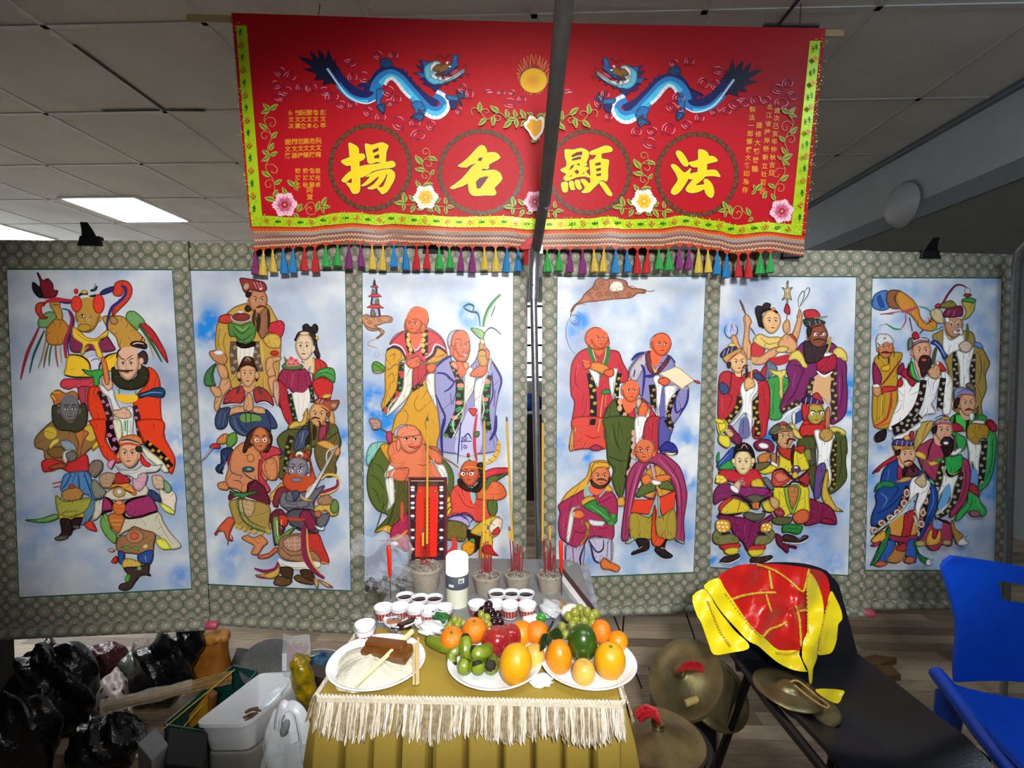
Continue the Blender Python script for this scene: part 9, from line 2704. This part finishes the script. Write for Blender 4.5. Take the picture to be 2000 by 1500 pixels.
# red incense packet, yellow bottle, blue bag
t = thing('incense_packet', 'clear packet of red tipped incense sticks beside the metal pan', 'packet', pt(580, 1280, 1.9))
b = B(); rd = random.Random(3)
for i in range(40): x = 562+40*rd.random(); y = 1252+12*rd.random(); p = pt(x, y, 1.93+.03*rd.random()); b.tube([p, pt(566+.6*(x-562), 1316, 1.9)], .0028, 5)
b.obj('stems', M('crimson_stems', '9e1a3c', .5, 0, .2, 60), t)['kind'] = 'stuff'
b = B(); b.grid(lambda u, v: pt(552+54*u, 1238+82*v, 1.88)+RZ*(-.012*math.sin(PI*u)+.004*math.sin(u*11+v*9)), 12, 12, .0006); b.obj('wrapper', CLEAR, t)
b = B(); b.grid(lambda u, v: pt(551+9*u, 1276+34*v, 1.872), 1, 1, .0004); b.obj('printed_label', M('label_white'), t, False)
t = thing('oil_bag', 'shiny yellow wrapped bottle of oil between the tray and the table', 'bottle', pt(596, 1370, 1.75))
YF = M('yellow_cellophane', 'b0980e', .1, .1, .35, 26, 1, 34, coat=.6)
c = pt(592, 1330, 1.80); b = B(); b.ball(c, (.04, .035, .10), 40, 30, fn=lambda d: 1+.05*math.sin(7*d.x+9*d.z)+.03*math.sin(15*d.x-11*d.z), rot=Matrix.Rotation(-.22, 3, 'Y')); b.obj('wrapped_body', YF, t)
c = pt(588, 1296, 1.84); b = B(); b.ball(c, (.032, .03, .03), 30, 20, fn=lambda d: 1+.18*math.sin(9*d.x+5*d.z)*math.sin(8*d.y+3)); b.obj('gathered_top', YF, t)
t = thing('blue_pouch', 'dark blue glossy pouch lying behind the altar table on the left', 'pouch', Z(640, 1288, 0))
c = Z(632, 1290, .03); b = B(); b.ball(c, (.085, .035, .035), 36, 20, fn=lambda d: 1+.08*math.sin(8*d.x+3)); b.v = [V((v.x, v.y, max(v.z, .003))) for v in b.v]; b.obj('pouch_body', M('navy_gloss', '1e3a5c', .15, 0, .5, 22, .4, 30, c2='5a8ab0'), t)
b = B(); P = [c+V((.085*math.cos(a), -.002, .02+.035*math.sin(a))) for a in [PI*i/12 for i in range(13)]]; b.tube(P, .003, 6); b.obj('white_piping', M('label_white'), t)
slab('shoe_box', ((600, 1316), (612, 1296), (660, 1302), (650, 1330)), .0, .05, M('brown_dark_box', '3a2a22', .6), 'dark brown box on the floor in front of the blue pouch', 'box', .003)
slab('black_tub', ((448, 1300), (462, 1262), (486, 1266), (480, 1304)), .0, .10, M('matt_black_card'), 'black box between the brown bundle and the metal pan', 'box', .01)
# ================================================================== right side
BP = M('black_moulded_plastic', '0d1118', .3, 0, .08, 20, .05, 200)
ch = thing('chair', 'black moulded plastic chair under the red and yellow satin banner', 'chair', (pt(1540, 1400, 1.4).x, 1.38, 0))
cb = V((pt(1530, 1200, 1.60).x, 1.56, 0)); fw = V((.13, -.99, 0)).normalized(); rt = V((-fw.y, fw.x, 0))
def CH(x, y, z): return cb+rt*x+fw*y+V((0, 0, z))
def seatf(u, v):
    x = (u-.5)*(.36+.01*v); return CH(x, .02+.44*v, .445+.012*((u-.5)*2)**2*2-.02*math.sin(PI*v)*(1-abs(u-.5)*2)-(.03*max(0, v-.85)/.15))
b = B(); b.grid(seatf, 16, 18, .012); b.obj('seat', BP, ch)
def backf(u, v): w_ = .40-.02*v-.06*max(0, v-.85)/.15; return CH((u-.5)*w_, .02-.10*v-.035*math.cos((u-.5)*PI)+.03, .45+.275*v-.02*((u-.5)*2)**4*v)
b = B(); b.grid(backf, 16, 18, .012); b.obj('backrest', BP, ch)
for sx, sy, ex, ey in ((-.17, .40, -.21, .44), (.17, .40, .21, .44), (-.17, .05, -.21, -.08), (.17, .05, .21, -.08)):
    b = B(); b.tube([CH(sx, sy, .43), CH(ex, ey, .005)], .0125, 12); b.obj('leg', M('black_tube', '101114', .25, .5), ch)
for sx in (-1, 1):
    b = B(); b.tube([CH(sx*.188, .0, .475), CH(sx*.198, .2, .455), CH(sx*.202, .42, .44)], [.012, .014, .012], 10); b.obj('side_rail', BP, ch)
# satin flag draped on the backrest
FR, FY = N('red_satin_flag', .3), N('yellow_satin_flag', .28)
for g, c1, c2 in ((FR, 'a8120e', 'c41c12'), (FY, 'd9c40a', 'e6d414')):
    n_ = g.noise(g.tc(), 9, 3); g.b.inputs['Sheen Weight'].default_value = .1; g.bump(n_, .35, .03); g.col(g.mix(n_, c1, c2)); g.b.inputs['Specular IOR Level'].default_value = .6
FR, FY = FR.m, FY.m; BRD = M('gold_sequin_braid', 'f0c838', .35, .05, .15, 300, .8, 300)
fl_ = thing('satin_flag', 'red satin flag with bright yellow borders draped over the black chair', 'flag', CH(0, -.1, .8))
def FD(px, py):       # depth of the drape: over the back of the chair, tip hanging forward
    t_ = (py-1105)/225; return 1.535 + .21*(px-1530)/960*1.55 - .13*max(0, t_)**1.1 - .02*math.sin((px-1350)*.012)
def fold(px, py): 
    dx, dy = px-1546, py-1190; r = math.hypot(dx, dy); a = math.atan2(dy, dx); return .012*math.sin(a*3+r*.03)*math.exp(-((r-50)/60)**2)+.006*math.sin(px*.05+py*.03)+.004*math.sin(px*.11+py*.04)+.0035*math.sin(px*.035-py*.12)
def flagpatch(name, poly, mat, lift=0, sub=7, parent=fl_, th=.0012):
    O = crom(poly, True, 3) if len(poly) > 4 else poly
    me = bpy.data.meshes.new(name); bm = bmesh.new(); vs = [bm.verts.new((x, y, 0)) for x, y in O]; f = bm.faces.new(vs)
    bmesh.ops.triangulate(bm, faces=[f])
    for _ in range(6):
        long_ = [e for e in bm.edges if e.calc_length() > sub]
        if not long_: break
        bmesh.ops.subdivide_edges(bm, edges=long_, cuts=1); bmesh.ops.triangulate(bm, faces=[f for f in bm.faces if len(f.verts) > 3])
    bmesh.ops.beautify_fill(bm, faces=bm.faces, edges=bm.edges)
    b = B(); bm.verts.index_update(); P = [(v.co.x, v.co.y) for v in bm.verts]; n = len(P)
    front = [pt(x, y, FD(x, y)+fold(x, y)-lift) for x, y in P]; back = [pt(x, y, FD(x, y)+fold(x, y)-lift+th) for x, y in P]
    b.v = front+back; b.f = [tuple(v.index for v in f.verts) for f in bm.faces]+[tuple(v.index+n for v in reversed(f.verts)) for f in bm.faces]
    for e in bm.edges:
        if len(e.link_faces) == 1: a, c = e.verts[0].index, e.verts[1].index; b.f.append((a, c, c+n, a+n))
    bm.free(); b.mi = [0]*len(b.f); return b.obj(name, mat, parent)
cz = lambda s_: [(1340+float(a.split(',')[0])*340/1500, 1080+float(a.split(',')[1])*340/1500) for a in s_.split()]
flagpatch('red_field', cz("275,210 350,150 450,105 600,95 800,95 1050,130 1180,165 1235,270 1230,420 1190,520 1130,600 1050,700 970,850 800,830 690,740 560,630 420,430 330,300"), FR)
flagpatch('yellow_border', cz("155,280 275,215 330,300 420,430 560,630 690,745 800,835 970,845 960,960 1050,1020 930,1010 800,950 700,870 620,800 540,760 460,680 300,500 210,360"), FY, .012)
flagpatch('yellow_border', cz("55,370 180,310 240,430 330,560 430,680 530,770 530,830 380,860 240,875 190,770 130,600 90,530"), FY, .004)
flagpatch('yellow_border', cz("1060,175 1110,220 1160,330 1185,460 1180,600 1140,760 1130,900 1095,1000 1085,1120 1060,1110 1050,1010 1000,900 1010,760 1040,680 1045,480 1040,290"), FY, .016)
flagpatch('yellow_border', cz("1245,330 1290,390 1335,490 1345,570 1310,620 1300,740 1260,850 1200,875 1130,870 1140,760 1180,620 1200,500"), FY, .006)
b = B()
for L_ in ("395,400 480,370 620,345 770,340", "620,100 760,150 880,230 1000,330 1035,250 1060,140", "715,150 740,310", "690,360 710,430 735,500", "665,720 720,660 800,630 870,590", "945,455 975,560 985,680 990,800", "985,500 1040,490"):
    P = crom(cz(L_), False, 6); b.tube([pt(x, y, FD(x, y)+fold(x, y)-.006) for x, y in P], [.0034+.0008*math.sin(i*2.1) for i in range(len(P))], 6)
b.obj('braid', BRD, fl_)
b = B()
for L_ in ("190,420 240,540 300,680 380,800", "340,350 450,500 560,640 650,720", "1040,300 1045,500 1050,680", "1230,420 1190,560 1160,720 1150,830", "780,860 880,870 970,850"):
    P = crom(cz(L_), False, 6)
    for i, (x, y) in enumerate(P): b.ball(pt(x, y, FD(x, y)+fold(x, y)-.019), (.0034, .003, .003), 6, 5)
b.obj('sequins', BRD, fl_)
flagpatch('yellow_border', [(1593, 1346), (1646, 1348), (1645, 1360), (1636, 1374), (1612, 1364)], FY, .10)
# small hand cymbals on the seat
BRZ = M('aged_bronze', '9a8f66', .36, .85, .22, 12, .05, 120, c2='6f6848'); BRD2 = M('dark_bronze', '4c4634', .4, .9, .2, 14)
def cymbal(c, r, R, label, cup=.35, hh=.2, group=None, name='cymbal'):
    t = thing(name, label, 'cymbal', c, group)
    b = B(); b.lathe(c, [(0, r*hh), (r*cup*.5, r*hh*.97), (r*cup*.85, r*hh*.8), (r*cup, r*hh*.55), (r*(cup+.05), r*hh*.42), (r*.75, r*.09), (r*.97, .004), (r, .001), (r*.985, -.001), (r*.74, r*.07), (r*cup, r*hh*.35), (0, r*hh*.8)], 56, R); b.obj('disc', BRZ, t)
    b = B(); b.tube([V(c)+R @ V((r*math.cos(a), r*math.sin(a), .001)) for a in [2*PI*i/56 for i in range(56)]], .0013, 6, True); b.obj('rim', M('worn_brass', '9a8a5c', .25, .95, .15, 30), t); return t
c = pt(1578, 1392, 1.33); c = V((c.x, c.y, .456)); cymbal(c+V((0, 0, .0)), .075, Matrix.Rotation(.05, 3, 'X'), 'lower of the two small bronze cymbals on the black chair seat', group='small cymbals on the black chair')
c = pt(1537, 1362, 1.36); c = V((c.x, c.y, .482)); R = Matrix.Rotation(.06, 3, 'X') @ Matrix.Rotation(.10, 3, 'Y')
t = cymbal(c, .087, R, 'upper small bronze cymbal with a cord loop on the black chair seat', .36, .26, 'small cymbals on the black chair')
b = B(); P = [c+R @ V(x) for x in ((.005, 0, .024), (.03, .004, .026), (.06, -.03, .014), (.075, -.06, .012), (.06, -.07, .012), (.035, -.045, .016), (.01, -.012, .024))]
q1, q2 = crom([(p.x, p.y) for p in P], False, 6), crom([(p.z, 0) for p in P], False, 6); b.tube([V((a[0], a[1], z[0])) for a, z in zip(q1, q2)], .0028, 8); b.obj('cord_loop', M('tan_cord', 'b08a58', .7, 0, .15, 200), t)
# big cymbals at the table corner
st_ = thing('stool', 'round black stool under the large bronze cymbals right of the table', 'stool', (pt(1292, 1450, 1.28).x, pt(1292, 1450, 1.28).y, 0))
sc_ = V((pt(1292, 1440, 1.28).x, pt(1292, 1440, 1.28).y, 0)); zc = .40
b = B(); b.lathe((sc_.x, sc_.y, 0), [(0, zc-.035), (.12, zc-.035), (.128, zc-.03), (.13, zc-.008), (.124, zc), (0, zc)], 44); b.obj('seat', M('black_vinyl', '0e0f12', .35), st_)
for i in range(4): a = PI/4+i*PI/2; b = B(); b.tube([(sc_.x+.09*math.cos(a), sc_.y+.09*math.sin(a), zc-.035), (sc_.x+.13*math.cos(a), sc_.y+.13*math.sin(a), .004)], .010, 10); b.obj('leg', M('black_tube'), st_)
def bigcym(c, r, R, label, ribbon):
    t = thing('cymbal', label, 'cymbal', c, 'large bronze cymbals')
    b = B(); b.lathe(c, [(0, r*.36), (r*.10, r*.36), (r*.12, r*.33), (r*.13, r*.27), (r*.20, r*.24), (r*.5, r*.155), (r*.8, r*.06), (r*.97, .012), (r, .004), (r*.985, .0), (r*.8, r*.045), (r*.5, r*.13), (0, r*.22)], 64, R); b.obj('disc', BRZ, t)
    b = B(); b.lathe(c, [(r*.085, r*.34), (r*.14, r*.37), (r*.15, r*.43), (r*.12, r*.44), (0, r*.43)], 24, R); b.obj('boss', M('worn_brass', '9a8a5c', .25, .95, .15, 30), t)
    b = B(); rd = random.Random(len(label))
    for i in range(3):
        P = [c+R @ V((0, 0, r*.42))]; 
        for k in range(1, 5): P.append(P[0]+V((ribbon[0]*k/4+.006*rd.uniform(-1, 1), ribbon[1]*k/4+.008*(i-1), ribbon[2]*math.sin(k*.8)+.004*i)))
        b.tube(P, [.010, .013, .012, .013, .009], 8, flat=.4)
    b.obj('ribbon', RED, t); return t
bigcym(V((sc_.x-.012, sc_.y-.005, zc+.004)), .122, Matrix.Rotation(.03, 3, 'Y'), 'large bronze cymbal with a red ribbon, lying flat on the black stool', (-.05, .01, .02))
bx = thing('gong_box', 'black case behind the stool that the tilted cymbals lean on', 'case', (pt(1330, 1330, 1.7).x, 1.72, 0))
cc = pt(1345, 1330, 1.60)
b = B(); b.box((cc.x+.05, cc.y+.22, .10), (.2, .16, .2)); b.obj('case_body', M('black_vinyl'), bx, False, .01)
b = B(); b.box((cc.x+.05, cc.y+.22, .206), (.21, .17, .012)); b.obj('lid', M('black_vinyl'), bx, False, .004)
n2 = (CAM-cc).normalized()
R1 = (n2*.75+V((-.55, .1, .55))).normalized().to_track_quat('Z', 'Y').to_matrix(); R2 = (n2*.8+V((.5, 0, .35))).normalized().to_track_quat('Z', 'Y').to_matrix()
bigcym(pt(1340, 1326, 1.58), .128, R1, 'large tilted bronze cymbal facing left, behind the flat one', (.08, .0, .015))
t = cymbal(pt(1398, 1352, 1.63), .115, R2, 'large tilted bronze cymbal facing right, tucked against the black chair', .16, .24, 'large bronze cymbals')
b = B(); a = pt(1338, 1374, 1.5); b.tube([a, a+V((.04, .01, .008))], [.011, .011], 12); tag(b.obj('drumstick', M('pale_drumstick', 'a08a50', .5, 0, .12, 30)), 'short stub of wooden drumstick under the tilted cymbals', 'drumstick')
# blue chair
BL = M('blue_polypropylene', '0a4cd0', .32, 0, .05, 20, .06, 300)
bc_ = thing('chair', 'bright blue plastic chair with a slot in its backrest, at the right edge', 'chair', (pt(1920, 1300, 1.46).x, 1.36, 0))
o_ = pt(1838, 1100, 1.48); fw2 = V((-.22, -.975, 0)).normalized(); rt2 = V((.975, -.22, 0)).normalized()
cbx = V((o_.x, o_.y, 0))
def CB(x, y, z): return cbx+rt2*x+fw2*y+V((0, 0, z))
hw = .44
def bk(u, v):
    x = u*hw; ins = .018*(1-math.cos(v*PI*2)) * (1 if u < .5 else -1)*abs(1-2*u)
    zt = .805-.33*(1-v)-.05*u*v
    if v > .9: k_ = (v-.9)/.1; x = x+ (hw/2-x)*.14*k_*k_
    return CB(x+ins*.6, .05*math.sin(PI*u)*-1+.09*(1-v), zt)
b = B(); nu, nv = 22, 24
b.grid(bk, nu, nv, .012)
hole = set()
nfront = nu*nv
keep = []
for idx, f in enumerate(b.f):
    k = idx if idx < nfront else idx-nfront
    if idx < 2*nfront:
        i, j = k % nu, k//nu
        if .36 < (i+.5)/nu < .66 and .66 < (j+.5)/nv < .82: continue
    keep.append(f)
b.f = keep; b.mi = [0]*len(keep); b.obj('backrest', BL, bc_)
def st2(u, v): return CB(-.055+u*(hw+.10), .09+.42*v, .455-.015*math.sin(PI*u)-(.05*max(0, v-.8)/.2)+.02*abs(2*u-1)**6)
b = B(); b.grid(st2, 18, 18, .012); b.obj('seat', BL, bc_)
for x, y, dx, dy in ((-.02, .44, -.04, .06), (.46, .44, .05, .06), (-.03, .12, -.03, -.02), (.46, .1, .05, -.06)):
    b = B(); b.tube([CB(x, y, .45), CB(x+dx*.4, y+dy*.4, .25), CB(x+dx, y+dy, .005)], [.034, .028, .022], 12, flat=.7); b.obj('leg', BL, bc_)
for x in (-.045, .475):
    b = B(); b.tube([CB(x, .08, .49), CB(x, .28, .46), CB(x, .47, .435)], [.02, .024, .022], 10); b.obj('seat_rim', BL, bc_)
# wood offcuts on the floor
for i, (P, h, l_) in enumerate(((((1668, 1300), (1708, 1290), (1752, 1296), (1720, 1310)), .03, 'pale wooden block on the floor, the rear one'), (((1690, 1316), (1740, 1310), (1760, 1330), (1715, 1334)), .03, 'brown wooden block on the floor, the front one'))):
    Q = [Z(x, y, 0) for x, y in P]; b = B(); b.prism([q+V((0, 0, h)) for q in Q], (0, 0, -h)); tag(b.obj('wood_block', M('raw_pine', '7a5a34', .6, 0, .2, 12, stretch=(2, 30, 30)), None, False, .003), l_+' between the two chairs', 'wood block', 'wood blocks on the floor')
# dark wires of the scroll stand, right of the table
for i, (x0, y0, x1, y1) in enumerate(((1198, 1200, 1218, 1252), (1219, 1199, 1214, 1248), (1338, 1192, 1362, 1262))):
    a, c = pt(x0, y0, 2.02), pt(x1, y1, 2.05); d_ = (c-a); e = a+d_*((.002-a.z)/d_.z) if i != 1 else c+(c-a)*1.6
    if i == 1: e = a+V((-.02, .03, .002-a.z))
    b = B(); b.tube([a, e], .0032, 6); tag(b.obj('stand_wire', M('black_wire', '0e0f10', .4, .3)), 'thin black wire leg under the '+('third scroll from the right, slanting one', 'third scroll from the right, upright one', 'third scroll from the right, beside the tilted cymbals')[i], 'wire')
# second steel leg at the far right
b = B(); P = [pt(2010, 470, 1.9), pt(1990, 492, 1.93), pt(1986, 520, 1.95)]; b.tube(P+[V((P[-1].x+.02, P[-1].y+.02, .0))], [.013, .016, .015, .013], 14); tag(b.obj('frame_pole', STEEL), 'steel canopy pole at the far right beside the rightmost scroll', 'pole')
bpy.data.objects.remove(_fo); bpy.data.curves.remove(_fc)
for o in S.objects:
    if '_o' in o: del o['_o']
